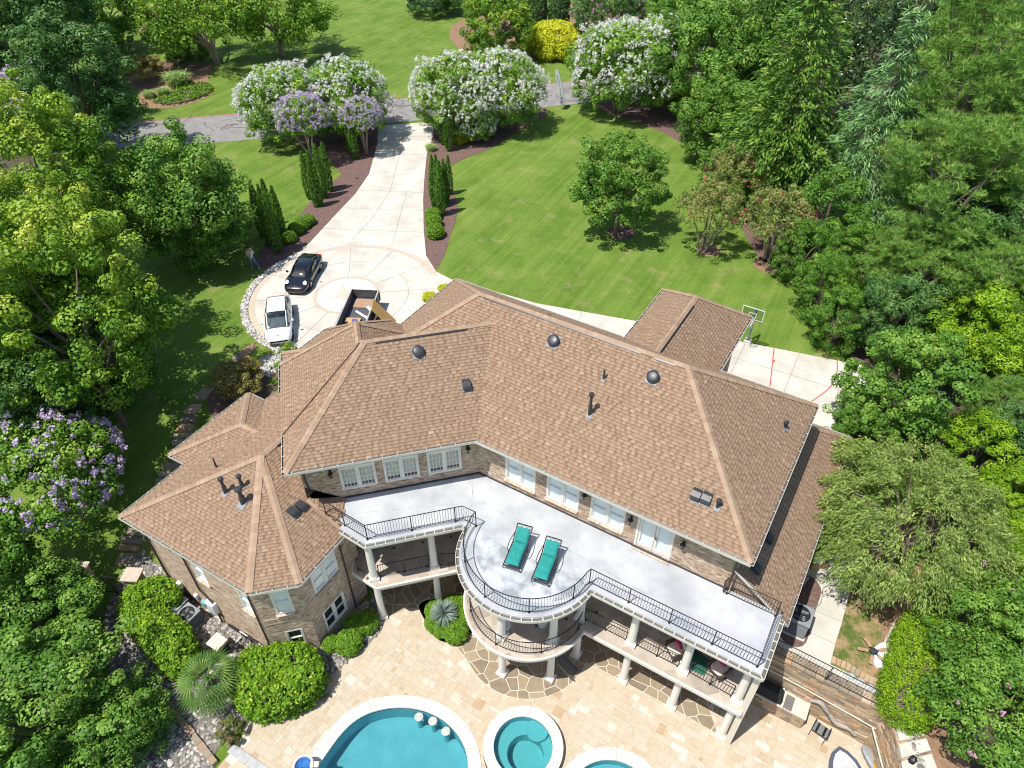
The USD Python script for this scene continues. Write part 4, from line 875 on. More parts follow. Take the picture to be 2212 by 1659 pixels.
for a0, a1 in op_bc:
    window(wBC, a0, a1, 3.92, 5.30, 'grid')
    tr = [wBC.box(a0, a1, 5.30, 5.38, -.1, .015), wBC.box(a0, a0 + .07, 5.38, 5.62, -.1, .012), wBC.box(a1 - .07, a1, 5.38, 5.62, -.1, .012), wBC.box(a0 + .07, a1 - .07, 5.55, 5.62, -.1, .012)] + [wBC.box(a0 + (a1 - a0) * k / 8 - .011, a0 + (a1 - a0) * k / 8 + .011, 5.38, 5.55, -.058, -.03) for k in range(1, 8)]
    t_ = obj(house, 'transom', cat_mesh(tr), MATS['white_paint']); obj(t_, 'pane', wBC.sheet(sbox(a0 + .07, 5.38, a1 - .07, 5.55), -.062), MATS['pane']); obj(t_, 'shade', wBC.sheet(sbox(a0 + .05, 5.36, a1 - .05, 5.57), -.12), MATS['blind'])
face = sbox(0, 3.4, 11.95, EVW)
op_cd = [(1.43, 2.97), (3.53, 5.10), (5.65, 7.22)]
for a0, a1 in op_cd: face = face.difference(sbox(a0, 3.88, a1, 5.60))
face = face.difference(sbox(7.76, 3.47, 9.35, 5.60))
wallm('wall', wCD, face); brick_wall(wCD, face)
for a0, a1 in op_cd: window(wCD, a0, a1, 3.88, 5.60, 'hung')
# double door to the roof terrace
dr = obj(house, 'double_door', cat_mesh([wCD.box(7.76, 7.85, 3.47, 5.6, -.1, .015), wCD.box(9.26, 9.35, 3.47, 5.6, -.1, .015), wCD.box(7.85, 9.26, 5.52, 5.6, -.1, .015)]), MATS['white_paint'])
for b0, b1 in ((7.855, 8.545), (8.565, 9.255)):
    lf = obj(dr, 'door_leaf', cat_mesh([wCD.box(b0, b0 + .11, 3.5, 5.5, -.08, -.03), wCD.box(b1 - .11, b1, 3.5, 5.5, -.08, -.03), wCD.box(b0 + .11, b1 - .11, 3.5, 3.74, -.08, -.03), wCD.box(b0 + .11, b1 - .11, 5.38, 5.5, -.08, -.03)]), MATS['white_paint'])
    obj(dr, 'pane', wCD.sheet(sbox(b0 + .11, 3.74, b1 - .11, 5.38), -.055), MATS['pane']); obj(dr, 'blind', cat_mesh([wCD.box(b0 + .1, b1 - .1, 3.73 + .055 * k, 3.775 + .055 * k, -.1, -.09) for k in range(30)] + [wCD.sheet(sbox(b0 + .1, 3.73, b1 - .1, 5.4), -.101)]), MATS['blind'])
for zz in (4.42, 4.52): obj(dr, 'handle', tube([wCD.P(8.60, zz, -.03), wCD.P(8.60, zz, .03), wCD.P(8.70, zz, .03)], .016, 6), MATS['dark_plastic'])
obj(dr, 'threshold', wCD.box(7.72, 9.39, 3.40, 3.468, -.1, .10), MATS['dark_metal'])
for k in range(17): obj(dr, 'step_brick', wCD.box(7.74 + k * .098, 7.832 + k * .098, 3.40, 3.455, .11, .20), MATS['brick'], tone=g6.uniform(.45, .8))
# wall lamps
for w, s, z in [(wBC, 6.52, 5.15), (wBC, .48, 5.2), (wCD, 7.48, 4.95), (wCD, 9.75, 4.9), (wCD, 5.38, 5.2)]:
    c = w.P(s, z, .14); lp = obj(house, 'wall_lamp', cat_mesh([w.box(s - .05, s + .05, z - .08, z + .22, 0, .03), tube([w.P(s, z + .16, .03), w.P(s, z + .26, .10), c + Zv * .17], .014, 5), lathe([(0, .2), (.11, .12), (.12, .08), (.06, .1)], 8, c), lathe([(.05, -.14), (.07, -.12), (.03, -.17), (0, -.2)], 8, c)]), MATS['iron'])
    obj(lp, 'glass', lathe([(.055, -.12), (.10, .09)], 8, c), MATS['pane'])
# low wing walls
def holes(poly, l):
    for a0, a1, z0, z1 in l: poly = poly.difference(sbox(a0, z0, a1, z1))
    return poly
lab = np.linalg.norm(W_B - W_A); lbc = np.linalg.norm(W_C - W_B)
o1 = [(3.05, 3.85, .15, 1.7), (6.25, 7.0 if lab > 7 else 6.9, .15, 1.7)]
o1[1] = (lab - 1.0, lab - .25, .15, 1.7)
fab = holes(sbox(0, TERR - .2, lab, WE - .17), o1); wallm('wall', wab, fab); brick_wall(wab, fab)
o2_ = [(.69, 1.48, .17, 1.90), (.70, 1.48, -2.70, -1.30)]
fbc = holes(sbox(0, TERR - .2, lbc, WE - .17), o2_); wallm('wall', wbc, fbc); brick_wall(wbc, fbc)
o3 = [(.60, 2.12, .46, 1.90), (.60, 2.0, -2.74, -1.20)]
fcd = holes(sbox(0, TERR - .2, 3.4, WE - .17), o3); wallm('wall', wcd, fcd); brick_wall(wcd, fcd)
for w, l in ((wab, o1), (wbc, o2_), (wcd, o3)):
    for a in l: window(w, *a, 'hung')
for w, l in ((wbc, o2_), (wcd, o3)):      # brick ledges and bands between the storeys
    L_ = lbc if w is wbc else 3.0
    for z in (-.18, -.52): obj(house, 'brick_band', w.box(.02, L_, z, z + .07, 0, .022), MATS['brick'], tone=.6)
    for k in range(int(L_ / .075)): brick_list.append((*w.box(.03 + k * .075, .095 + k * .075, -.44, -.19, -.05, .014), float(np.clip(g6.normal(.5, .2), 0, 1))))
pieces(wl, 'brick', brick_list, MATS['brick'], rest='brickwork')
# other walls, plain brick as far as one sees them
wallm('wall', wAB, sbox(0, -.4, 8.1, EVW), 'brick_far', 0)
for p, d, n, L_, z0, z1 in [(D - .5 * E1 + .5 * E2, E2, E1, Wd - 1, -.4, EVW), (E_ - .5 * E1 - .5 * E2, -E1, E2, Ln - 1, -.4, EVW), (AX(gr - .4, gfront - .4, 0)[:2], -E2, E1, gfront - gback, -.4, EVW), (AX(gr - .4, gfront - .4, 0)[:2], -E1, E2, gr - gl - .8, -.4, EVW), (AX(gl + .4, gfront - .4, 0)[:2], -E2, -E1, gfront - gback, -.4, EVW),
                          (F_ + .5 * E1 - .5 * E2, -E2, -E1, 6.0, -.4, EVW), (X0[:2] - .45 * E1 + .45 * E2, E2, E1, xf_ - xb - .9, TERR, XE - .15), (X1[:2] - .45 * (E1 + E2), -E1, E2, 7.0, -.4, XE - .15),
                          (wa[:2] + .45 * E1 + .45 * E2, E2, -E1, 9.0, -3.6, WE - .15), (p1[:2] + .4 * (E1 + E2), E2, -E1, blen - .8, -3.2, WE - .15), (p1[:2] + .4 * (E1 + E2), E1, -E2, 3, -3.6, WE - .15), (p2[:2] + .4 * (E1 - E2), E1, E2, 3, -3, WE - .15)]:
    wallm('wall', Wall(p, d, n), sbox(0, z0, L_, z1), 'brick_far', 0)
for i_ in range(3): 
    a, b = ov[i_][:2], ov[i_ + 1][:2]; d = unit(b - a); n = np.array([-d[1], d[0]]); n = n if n @ (a - PN[:2]) > 0 else -n
    wallm('wall', Wall(a - n * .45, d, n), sbox(.2, -.4, np.linalg.norm(b - a) - .2, EVW), 'brick_far', 0)
wX = Wall(AX(xr - .45, xb + .25, 0)[:2], -E1, -E2)
tri = Polygon([(0, TERR), (xr - xw - .42, TERR), (xr - xw - .42, xz - .25), (0, XE + .1)])
wallm('wall', wX, tri, 'brick_far', 0)
# rear walls under the balconies with glazed doors
for w, L_ in ((wBC, 7.6), (wCD, 11.9)):
    wallm('wall', w, sbox(0, TERR, L_, 3.2), 'brick_far', 0)
    for z0 in (TERR + .02, .08):
        for a in np.arange(1.2, L_ - 1.5, 2.9):
            dn = obj(house, 'glazed_door', cat_mesh([w.box(a, a + .1, z0, z0 + 2.1, .002, .05), w.box(a + 1.7, a + 1.8, z0, z0 + 2.1, .002, .05), w.box(a + .86, a + .94, z0, z0 + 2.1, .002, .05), w.box(a + .1, a + 1.7, z0 + 2.0, z0 + 2.1, .002, .05)]), MATS['white_paint'])
            obj(dn, 'pane', w.sheet(sbox(a + .1, z0, a + 1.7, z0 + 2), .02), MATS['car_glass']); obj(dn, 'room', w.sheet(sbox(a + .1, z0, a + 1.7, z0 + 2), .008), MATS['room_dark'])
# downspouts
def spout(l, r=.045, m='bronze_pipe'): obj(house, 'downspout', tube(l, r, 6), MATS[m])
spout([wab.P(.08, WE - .2, .35), wab.P(.08, WE - .45, .08), wab.P(.08, -3.3, .08)]); spout([wab.P(2.62, WE - .2, .4), wab.P(2.70, WE - .45, .07), wab.P(2.70, -1.1, .07), wab.P(3.4, -1.5, .1), wab.P(3.45, -3.2, .1)])
spout([wab.P(lab - .1, WE - .2, .3), wab.P(lab - .12, WE - .5, .07), wab.P(lab - .12, -3.3, .07)]); spout([wcd.P(2.4, WE - .2, .4), wcd.P(2.45, WE - .5, .07), wcd.P(2.45, -3.3, .07)])
spout([wab.P(1.2, WE - .16, .45), wab.P(1.25, WE - .3, .6), wab.P(1.35, WE - .55, .45)], .06, 'dark_metal')
spout([wCD.P(11.9, EV - .2, .4), wCD.P(11.85, EV - .6, .08), wCD.P(11.85, 4.4, .08), wCD.P(11.7, 4.1, .2), wCD.P(11.75, 3.5, .25)], .045, 'bronze_pipe'); spout([wBC.P(7.6, EV - .2, .35), wBC.P(7.6, EV - .7, .08), wBC.P(7.6, 5.0, .08), wBC.P(7.5, 4.7, .3)], .05, 'dark_metal')
# ------------------------------------------------------------------ balconies: roof terrace, main floor balcony, columns, railings
ZD = 3.4
up_l, up_0, up_1, up_2 = np.array([-7.23, 18.95]), np.array([-6.14, 18.23]), np.array([-2.12, 19.25]), np.array([-1.55, 18.93])
up_3, up_4, up_5, up_6 = np.array([3.12, 16.12]), np.array([8.97, 12.6]), np.array([10.2, 14.64]), np.array([8.53, 15.63])
th0, th1 = math.atan2(*(up_2 - semi_c)[::-1]), math.atan2(*(up_3 - semi_c)[::-1]) 
if th1 > th0: th1 -= 2 * math.pi
th0u = th0 if th0 > 0 else th0 + 2 * math.pi
arc = [semi_c + semi_r * v2(a) for a in np.linspace(th0u, th0u + ((th1 - th0u) % (2 * math.pi)), 40)]
rail_line = [up_0, up_1, up_2] + arc[1:-1] + [up_3, up_4]
dk = Polygon([tuple(KC), tuple(KC - 6.17 * L1), tuple(up_l)] + [tuple(p) for p in rail_line] + [tuple(up_5), tuple(up_6), tuple(KC + 11.9 * E1)]).buffer(0).union(Point(*semi_c).buffer(semi_r, 40)).difference(Polygon([tuple(KC - 6.17 * L1), tuple(up_l), (-9, 19), (-9, 21)]))
house_side = Polygon([tuple(KC), tuple(KC - 9 * L1), tuple(KC - 9 * L1 + 9 * L2), tuple(KC + 14 * E1 + 9 * E2), tuple(KC + 14 * E1)])
dk_out = dk.buffer(.22, join_style='mitre', mitre_limit=2).difference(house_side).difference(Polygon([tuple(wc[:2]), tuple(wd[:2]), tuple(T3[:2]), tuple(wp_[:2])]))
deck = obj(house, 'roof_terrace', slab(dk_out, ZD, .10), MATS['deck_coat'], label='pale grey coated roof terrace')
obj(deck, 'worn_patch', slab(Polygon(spline(pts([(1022, 1150), (1090, 1180), (1180, 1222), (1262, 1262), (1240, 1285), (1180, 1300), (1090, 1290), (1040, 1230)], ZD), 5, True)).intersection(dk.buffer(-.12)), ZD + .004, .01), MATS['deck_wear'])
joint_l = [pts(l, ZD) for l in [[(1042, 1085), (1240, 1195), (1560, 1375)], [(1000, 1118), (1022, 1085), (1018, 1010)], [(760, 1110), (1000, 1085)], [(1022, 1150), (1270, 1265)]]]
obj(deck, 'seams', cat_mesh([slab(LineString(l).buffer(.018), ZD + .008, .004) for l in joint_l]), MATS['deck_wear'])
for a, b, n in ((KC, KC - 6.17 * L1, -L2), (KC, KC + 11.9 * E1, -E2)):
    obj(deck, 'edge_flashing', frame_box(three(a, ZD), np.append(unit(b - a), 0), np.append(n, 0), Zv, 0, np.linalg.norm(b - a), .004, .05, .002, .07), MATS['dark_metal'])
def band(poly, z0, z1, w_): return slab(poly.difference(poly.buffer(-w_)), z1, z1 - z0)
lower = dk.buffer(.16, join_style='mitre', mitre_limit=2).difference(house_side).difference(house_foot)
obj(house, 'beam', band(dk_out.buffer(-.16), ZD - .62, ZD - .10, .3), MATS['white_paint'], label='white beam under the roof terrace')
obj(house, 'ceiling', slab(dk_out.buffer(-.35), ZD - .101, .06), MATS['white_paint'])
obj(house, 'balcony_edge', band(lower, -.30, .0, .3), MATS['cream_paint'], label='cream edge of the main floor balcony'); obj(house, 'balcony_moulding', band(lower.buffer(.05), -.10, -.02, .2), MATS['white_paint'])
bal = obj(house, 'balcony_floor', slab(lower.buffer(-.01), .004, .25), MATS['counter'])
bt = []; g7 = np.random.default_rng(5); lp = lower.buffer(-.03); shapely.prepare(lp); T_ = .46
for a in range(-40, 60):
    for b in range(-40, 40):
        o_ = E1 * a * T_ + E2 * (b * T_ + 15); d1, d2_ = unit(E1 + E2) * T_, unit(E2 - E1) * T_
        P = Polygon([tuple(semi_c + (E1 + E2) / 2 * 0 + d1 * (a + x) + d2_ * (b + y)) for x, y in ((0, 0), (1, 0), (1, 1), (0, 1))]).buffer(-.006, join_style='mitre')
        if lp.intersects(P):
            for r in polys(P.intersection(lp)): bt.append((*slab(r, .016, .02), float(g7.beta(3, 3))))
        if (a % 3 == 0 and b % 3 == 0):
            c = semi_c + d1 * a + d2_ * b
            if lp.contains(Point(*c).buffer(.1)): obj(bal, 'inset', slab(Polygon([tuple(c + x) for x in (d1 * .19, d2_ * .19, -d1 * .19, -d2_ * .19)]), .021, .01), MATS['inset_tile'])
pieces(bal, 'tile', bt, MATS['balcony_tile'])
# gutter of the terrace: pale trough with brackets all round the outer edge
outer = [up_l - .0 * L1] + rail_line + [up_5]
oline = LineString([tuple(p) for p in outer]).offset_curve(-.30, join_style='mitre', mitre_limit=2)
if oline.centroid.distance(Point(*semi_c)) < LineString([tuple(p) for p in outer]).centroid.distance(Point(0, 30)) * 0: pass
cand = [LineString([tuple(p) for p in outer]).offset_curve(s * .30, join_style='mitre', mitre_limit=2) for s in (-1, 1)]
oline = max(cand, key=lambda l: l.length if False else -min(Point(*p).distance(Point(0, 10)) for p in [l.interpolate(.5, normalized=True).coords[0]]))
gs = oline.buffer(.065, cap_style='flat').difference(dk_out)
tg_ = obj(house, 'terrace_gutter', slab(oline.buffer(.07, cap_style='flat').difference(dk_out.buffer(-.02)), ZD - .075, .11), MATS['gutter_inside'])
obj(tg_, 'lip', slab(oline.buffer(.085, cap_style='flat').difference(oline.buffer(.062, cap_style='flat')).difference(dk_out.buffer(.01)), ZD - .02, .14), MATS['gutter_white'])
for s in np.arange(.2, oline.length, .42):
    a, b = np.array(oline.interpolate(s).coords[0]), np.array(oline.interpolate(s + .05).coords[0]); t = unit(b - a); n = np.array([-t[1], t[0]])
    obj(tg_, 'bracket', frame_box(three(a, ZD - .03), np.append(t, 0), np.append(n, 0), Zv, -.022, .022, -.08, .08, 0, .018), MATS['gutter_white'])
# columns, two storeys
cols = [(-6.33, 18.55), (-3.62, 19.2), (-1.62, 17.62), (-.44, 15.68), (1.74, 15.45), (3.0, 16.55), (5.08, 15.36), (7.10, 14.18), (9.02, 12.92)]
for k, c in enumerate(cols):
    rot = TL if k < 2 else TH
    for z0, z1, r in ((TERR, -.30, .175), (0.016, ZD - .62, .175)):
        cp_ = obj(house, 'column', lathe([(r, z0 + .26), (r * .99, z0 + .9), (r * .84, z1 - .18), (r * .84, z1 - .12), (r, z1 - .10), (r, z1 - .06), (r * 1.15, z1 - .05), (r * 1.15, z1)], 24, (*c, 0)), MATS['white_paint'], smooth=40)
        obj(cp_, 'base', cat_mesh([box(c[0], c[1], z0 + .08, .46, .46, .16, rot), lathe([(.20, z0 + .16), (.215, z0 + .19), (.20, z0 + .24), (.175, z0 + .26)], 24, (*c, 0))]), MATS['white_paint'])
# square corner pier down at the right
obj(house, 'corner_pier', cat_mesh([frame_box(three(np.array([9.2, 12.75]), TERR), np.append(E1, 0), np.append(E2, 0), Zv, -.02, .22, -.2, .25, 0, ZD - .62 - TERR)]), MATS['cream_paint'])
# railings
bal_list = []
def railing(line, z, hgt=.98, belly=True, out=1, sp=.115, name='railing', post_every=1.9, knuckle=False, parent=None):
    line = [np.asarray(p, float) for p in line]; L = LineString([tuple(p) for p in line]); par = parent or house
    def P3(s, zz, o=0):
        a = np.array(L.interpolate(max(0, s - .02)).coords[0]); b = np.array(L.interpolate(min(L.length, s + .02)).coords[0]); c = np.array(L.interpolate(s).coords[0]); t = unit(b - a); n = np.array([t[1], -t[0]]) * out
        return np.array([*(c + n * o), zz])
    crn = [L.project(Point(*p)) for p in line]
    top = [np.array([*p, z + hgt]) for p in line]; bot = [np.array([*p, z + .09]) for p in line]
    rp = obj(par, name, cat_mesh([tube(top, .022, 6), tube(bot, .014, 5)]), MATS['iron'])
    ps, acc = [0.0], 0
    for a, b in zip(line, line[1:]):
        l = np.linalg.norm(b - a)
        if l > .9:
            k = max(1, round(l / post_every)); ps += [acc + l * i / k for i in range(0, k + 1)]
        acc += l
    if any(np.linalg.norm(b - a) < .9 for a, b in zip(line, line[1:])): 
        s0 = [c for c in crn]; ps += list(np.arange(0, L.length, post_every))
    ps = sorted(set(round(p, 2) for p in ps)); keep = [ps[0]]
    for p in ps[1:]:
        if p - keep[-1] > .5: keep.append(p)
    for s in keep: obj(rp, 'post', cat_mesh([tube([P3(s, z), P3(s, z + hgt)], .024, 5), tube([P3(s, z), P3(s, z + .05)], .05, 6)]), MATS['iron'])
    n = int(L.length / sp)
    for i in range(1, n):
        s = i * L.length / n
        if min(abs(s - k) for k in keep) < .05: continue
        if belly: path = [P3(s, z + .09), P3(s, z + .17, .05), P3(s, z + .30, .12), P3(s, z + .44, .08), P3(s, z + .60, -.02), P3(s, z + .74, .01), P3(s, z + hgt)]
        else: path = [P3(s, z + .09), P3(s, z + hgt)]
        ms = [tube(path, .008, 4, caps=False)]
        if knuckle and i % 3 == 0: ms.append(lathe([(0, -.05), (.03, 0), (0, .05)], 5, P3(s, z + .55)))
        v, f = cat_mesh(ms); bal_list.append((rp, v, f))
    return rp
railing([T3[:2] * .55 + wd[:2] * .45 + .10 * E1, up_l, up_0], ZD, name='terrace_railing', out=1)
railing([up_0, up_1, up_2], ZD, name='terrace_railing', out=1)
railing([up_2] + arc[1:-1] + [up_3], ZD, name='terrace_railing', out=1)
railing([up_3, up_4, up_5, up_6], ZD, name='terrace_railing', out=1)
def between(a, b, m=.24):
    a, b = np.asarray(a, float), np.asarray(b, float); t = unit(b - a); return [a + t * m, b - t * m]
railing(between((-7.35, 19.1), cols[0]), .016, .92, name='balcony_railing'); railing(between(cols[0], cols[1]), .016, .92, name='balcony_railing', post_every=1.4); railing(between(cols[1], (-1.75, 19.3)), .016, .92, name='balcony_railing')
arc2 = [semi_c + 2.62 * v2(a) for a in np.linspace(math.radians(150), math.radians(332), 34)]
railing(arc2, .016, .92, name='balcony_railing', post_every=2.0)
for a, b in zip(cols[5:], cols[6:]): railing(between(a, b), .016, .92, name='balcony_railing', post_every=1.1)
bal_list.sort(key=lambda b: np.sum((b[1][0] - EYE) ** 2))
for rp, v, f in bal_list[:300]: obj(rp, 'baluster', (v, f), MATS['iron'])
if len(bal_list) > 300: obj(house, 'balusters', cat_mesh([(v, f) for _, v, f in bal_list[300:]]), MATS['iron'], kind='stuff')
bal_list = []
# ------------------------------------------------------------------ retaining wall of coursed stone beside the terrace
rw = thing('retaining_wall', 'tall tan stone retaining wall dropping to the terrace on the right', 'wall')
wl_line = [np.asarray(p, float) for p in wall_top]; st_list = []; g8 = np.random.default_rng(17)
for a, b in zip(wl_line, wl_line[1:]):
    L_ = np.linalg.norm(b - a); d = unit(b - a); n = np.array([d[1], -d[0]])      # towards the terrace
    if n @ (np.array([8.0, 10.0]) - a) < 0: n = -n
    w = Wall(a, d, n); obj(rw, 'backing', w.box(-.05, L_ + .05, TERR - .1, YARD - .1, -.45, -.03), MATS['flag_mortar'])
    z = TERR - .02
    while z < YARD - .12:
        hh = g8.uniform(.11, .26); hh = min(hh, YARD - .10 - z); x = -g8.uniform(0, .3)
        while x < L_:
            l = g8.uniform(.2, .75); x0, x1 = max(x, 0), min(x + l, L_); x += l
            if x1 - x0 < .05 or hh < .04: continue
            v, f = w.box(x0 + .008, x1 - .008, z + .008, z + hh - .008, -.12, g8.uniform(-.025, .035)); v = v + g8.normal(0, .007, v.shape); st_list.append((v, f, float(g8.beta(2, 1.8))))
        z += hh
    x = 0
    while x < L_ - .05:
        l = min(g8.uniform(.35, .6), L_ - x); st_list.append((*w.box(x + .008, x + l - .008, YARD - .10, YARD + .03, -.48, .06), float(g8.beta(2, 2)))); x += l
pieces(rw, 'stone', st_list, MATS['wall_stone'])
fn = railing([wl_line[1] - 1.9 * E1 - .15 * E2, wl_line[1] - .0 * E2 + .08 * E2, wl_line[2] + .08 * E2 - .1 * E1], YARD + .03, 1.0, belly=False, sp=.125, name='wall_railing', post_every=1.9, knuckle=True, parent=rw)
for rp, v, f in bal_list: obj(rp, 'baluster', (v, f), MATS['iron'])
bal_list = []
obj(rw, 'pipe', tube([three(wl_line[1] - 1.2 * E1 - .1 * E2, -1.35), three(wl_line[1] + 2 * E1 - .09 * E2, -1.5), three(wl_line[2] - .1 * E2, -1.62)], .03, 6), MATS['counter']); obj(rw, 'pipe', tube([three(wl_line[2] - .12 * E1 - .12 * E2, -1.62), three(wl_line[4] - np.array([.14, 0]), -1.9), three(wl_line[6] - np.array([.14, 0]), -2.2)], .035, 6), MATS['counter'])
# paved steps and low boulder edge behind the wall
sp_ = thing('garden_steps', 'pale stone garden steps curving along the retaining wall', 'steps')
for k, q in enumerate([[(1934, 1566), (1975, 1556), (2000, 1590), (1940, 1604)], [(1940, 1608), (2001, 1594), (2012, 1622), (1946, 1640)], [(1946, 1644), (2013, 1626), (2028, 1665), (1952, 1690)]]):
    P = Polygon(pts(q, -.2 - .02 * k)).buffer(-.02); obj(sp_, 'tread', slab(P, YARD + .16 - .05 * k, .3), MATS['grey_stone'] if k == 9 else MATS['concrete'])
bw = thing('boulder_edge', 'low edge of rounded boulders and flat stones below the worn lawn', 'edging')
for a, b in zip(spline(pts(crop(2080, 1740, 560, [(1010, 490), (1180, 570), (1300, 640), (1440, 720), (1640, 800)])), 3), spline(pts(crop(2080, 1740, 560, [(1010, 490), (1180, 570), (1300, 640), (1440, 720), (1640, 800)])), 3)[1:]):
    d = unit(b - a); n = np.array([-d[1], d[0]]); obj(bw, 'stone', frame_box(three(a, YARD), np.append(d, 0), np.append(n, 0), Zv, .01, np.linalg.norm(b - a) - .01, -.02, .30, -.1, .10), MATS['wall_stone'], tone=g8.uniform(.3, .8))
for q in crop(2080, 1740, 560, [(1220, 640), (1330, 700), (1440, 770), (1540, 810), (1600, 860)]):
    c = at(*q); m = trimesh.creation.icosphere(2, .2); v = np.array(m.vertices) * [1.25, .8, .6]; v *= (1 + .25 * (meshkit.fbm(v * 3 + c[0], 3)[:, None] - .5)); obj(bw, 'boulder', (v + c, m.faces), MATS['grey_stone'], smooth=60)
# ------------------------------------------------------------------ plants
def leaves(c, r, n, size, seed, asp=.5, up=.55, out=.8, shell=.45, flat=.85, tb=.45, th=.2, hang=0.0, zr=None, jit=.55):
    """n leaves round each clump centre; returns a mesh and a tone per vertex"""
    g = np.random.default_rng(seed); c = np.asarray(c, float); N = len(c) * n
    r = np.broadcast_to(r, (len(c),)); cc, rr = np.repeat(c, n, 0), np.repeat(r, n)
    d = g.normal(size=(N, 3)); d /= np.linalg.norm(d, axis=1, keepdims=True)
    p = cc + d * (rr * (shell + (1 - shell) * g.random(N) ** .6))[:, None] * [1, 1, flat]
    nn = d * out + [0, 0, up] + g.normal(size=(N, 3)) * jit; nn /= np.linalg.norm(nn, axis=1, keepdims=True)
    a = np.cross(nn, g.normal(size=(N, 3))); a[:, 2] -= hang; a /= np.linalg.norm(a, axis=1, keepdims=True); b = np.cross(nn, a); b /= np.linalg.norm(b, axis=1, keepdims=True) + 1e-9
    l = size * g.uniform(.65, 1.35, N)[:, None] / 2; w = l * asp
    v = np.stack([p - a * l, p + b * w + a * l * .1, p + a * l, p - b * w + a * l * .1], 1).reshape(-1, 3)
    k = np.arange(N)[:, None] * 4; f = np.vstack([k + [0, 1, 2], k + [0, 2, 3]])
    z0, z1 = (c[:, 2].min(), c[:, 2].max()) if zr is None else zr
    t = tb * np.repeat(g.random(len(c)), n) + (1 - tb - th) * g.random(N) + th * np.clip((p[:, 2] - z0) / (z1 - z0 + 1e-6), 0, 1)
    return v, f, np.repeat(np.clip(t, 0, 1), 4)
def join(parts):
    v, f = cat_mesh([(a, b) for a, b, _ in parts]); return v, f, np.concatenate([t for _, _, t in parts])
def crown_pts(g, n, R, RZ_, cz, lump=.28, lo=-.55, inner=.55, bough=0):
    d = g.normal(size=(n * 2, 3)); d /= np.linalg.norm(d, axis=1, keepdims=True); d = d[d[:, 2] > lo][:n]
    s = 1 + lump * (meshkit.fbm(d * 2.2 + g.uniform(0, 50, 3), 3) - .5) * 2
    rad = (inner + (1 - inner) * g.random(len(d)) ** .5) * s
    p = d * rad[:, None]
    if bough:      # gather most clumps into boughs, so that light and dark masses form
        b = g.normal(size=(bough * 2, 3)); b /= np.linalg.norm(b, axis=1, keepdims=True); b = b[b[:, 2] > lo][:bough]; b *= (.66 + .3 * g.random((len(b), 1)))
        k = g.random(len(p)) < .72; i = g.integers(0, len(b), k.sum()); p[k] = b[i] + g.normal(size=(k.sum(), 3)) * [.15, .15, .075]
    return p * [R, R, RZ_] + [0, 0, cz]
def limbs(g, ends, base_r, h0, n, top, fork=True):
    ms = [tube([(0, 0, -.3), (.04, .02, h0 * .5), (0, 0, h0), (.05, .05, top * .8)], [base_r * 1.25, base_r, base_r * .85, base_r * .3], 8)]
    for e in ends[g.choice(len(ends), min(n, len(ends)), replace=False)]:
        s = np.array([0, 0, g.uniform(h0 * .7, h0 + (top - h0) * .5)]); m = s * .5 + e * .5 + [0, 0, .12 * np.linalg.norm(e - s)]
        ms.append(tube([s, m, e], [base_r * .42, base_r * .26, base_r * .06], 5, caps=False))
    return cat_mesh(ms)
def multi_trunk(g, ends, n, r):
    ms = []
    for e in ends[g.choice(len(ends), min(n, len(ends)), replace=False)]:
        b = np.array([*g.uniform(-.22, .22, 2), -.15]); m = b * .5 + e * .5; m[:2] *= .8; ms.append(tube([b, m, e], [r, r * .7, r * .25], 5, caps=False))
    return cat_mesh(ms)
SPEC = {}
def broad(kind, seed, R, RZ_, ch, nb, n, size, lm, bark='bark', lump=.28, lo=-.6, inner=.5, br=.26, flowers=None, multi=0, th=.2, bough=0, tr=.24, flat=.85, asp=.5, fl=None):
    def make(path):
        g = np.random.default_rng(seed); c = crown_pts(g, nb, R, RZ_, ch, lump, lo, inner, bough)
        obj(path, 'trunk', multi_trunk(g, c, multi, tr * .35) if multi else limbs(g, c, tr, max(.6, ch - RZ_ * .8), 16, ch), MATS[bark])
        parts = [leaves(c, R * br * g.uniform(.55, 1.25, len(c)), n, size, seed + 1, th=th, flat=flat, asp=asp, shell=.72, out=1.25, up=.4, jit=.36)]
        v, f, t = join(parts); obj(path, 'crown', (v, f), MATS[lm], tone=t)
        if flowers:
            nf, fsize, per = fl or (150, .13, 34)
            q = crown_pts(g, nf * 2, R * 1.06, RZ_ * 1.06, ch, lump, -.25, .93)
            if flowers[1] is not None: q = q[flowers[1](q, g)]
            q = q[:nf]
            v, f, t = leaves(q, g.uniform(.05, .24, len(q)) , per, fsize, seed + 2, asp=.8, up=.5, shell=.2, flat=1.1); obj(path, 'blossoms', (v, f), MATS[flowers[0]], tone=t)
    SPEC[kind] = dict(make=make, R=R, ch=ch)
any_ = lambda q, g: np.ones(len(q), bool)
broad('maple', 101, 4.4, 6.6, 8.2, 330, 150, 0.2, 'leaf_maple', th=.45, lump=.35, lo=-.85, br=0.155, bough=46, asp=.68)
broad('round_tree', 102, 4.3, 4.5, 4.5, 300, 150, 0.19, 'leaf_green', lump=.25, br=0.155, lo=-.85, bough=50, asp=.68)
broad('dark_tree', 103, 4.0, 5.8, 6.4, 300, 140, 0.21, 'leaf_dark', lump=.3, br=0.17, bough=44, asp=.68)
broad('lawn_tree', 104, 2.9, 3.5, 3.75, 240, 150, 0.135, 'leaf_green', lump=.32, br=0.15, inner=.35, tr=.16, bough=40, asp=.68)
broad('white_crape', 105, 3.5, 2.9, 3.1, 230, 130, 0.16, 'leaf_crape', bark='pale_bark', flowers=('petal_white', any_), multi=9, fl=(900, .11, 15), lump=.34, lo=-.8, br=0.16, asp=.68)
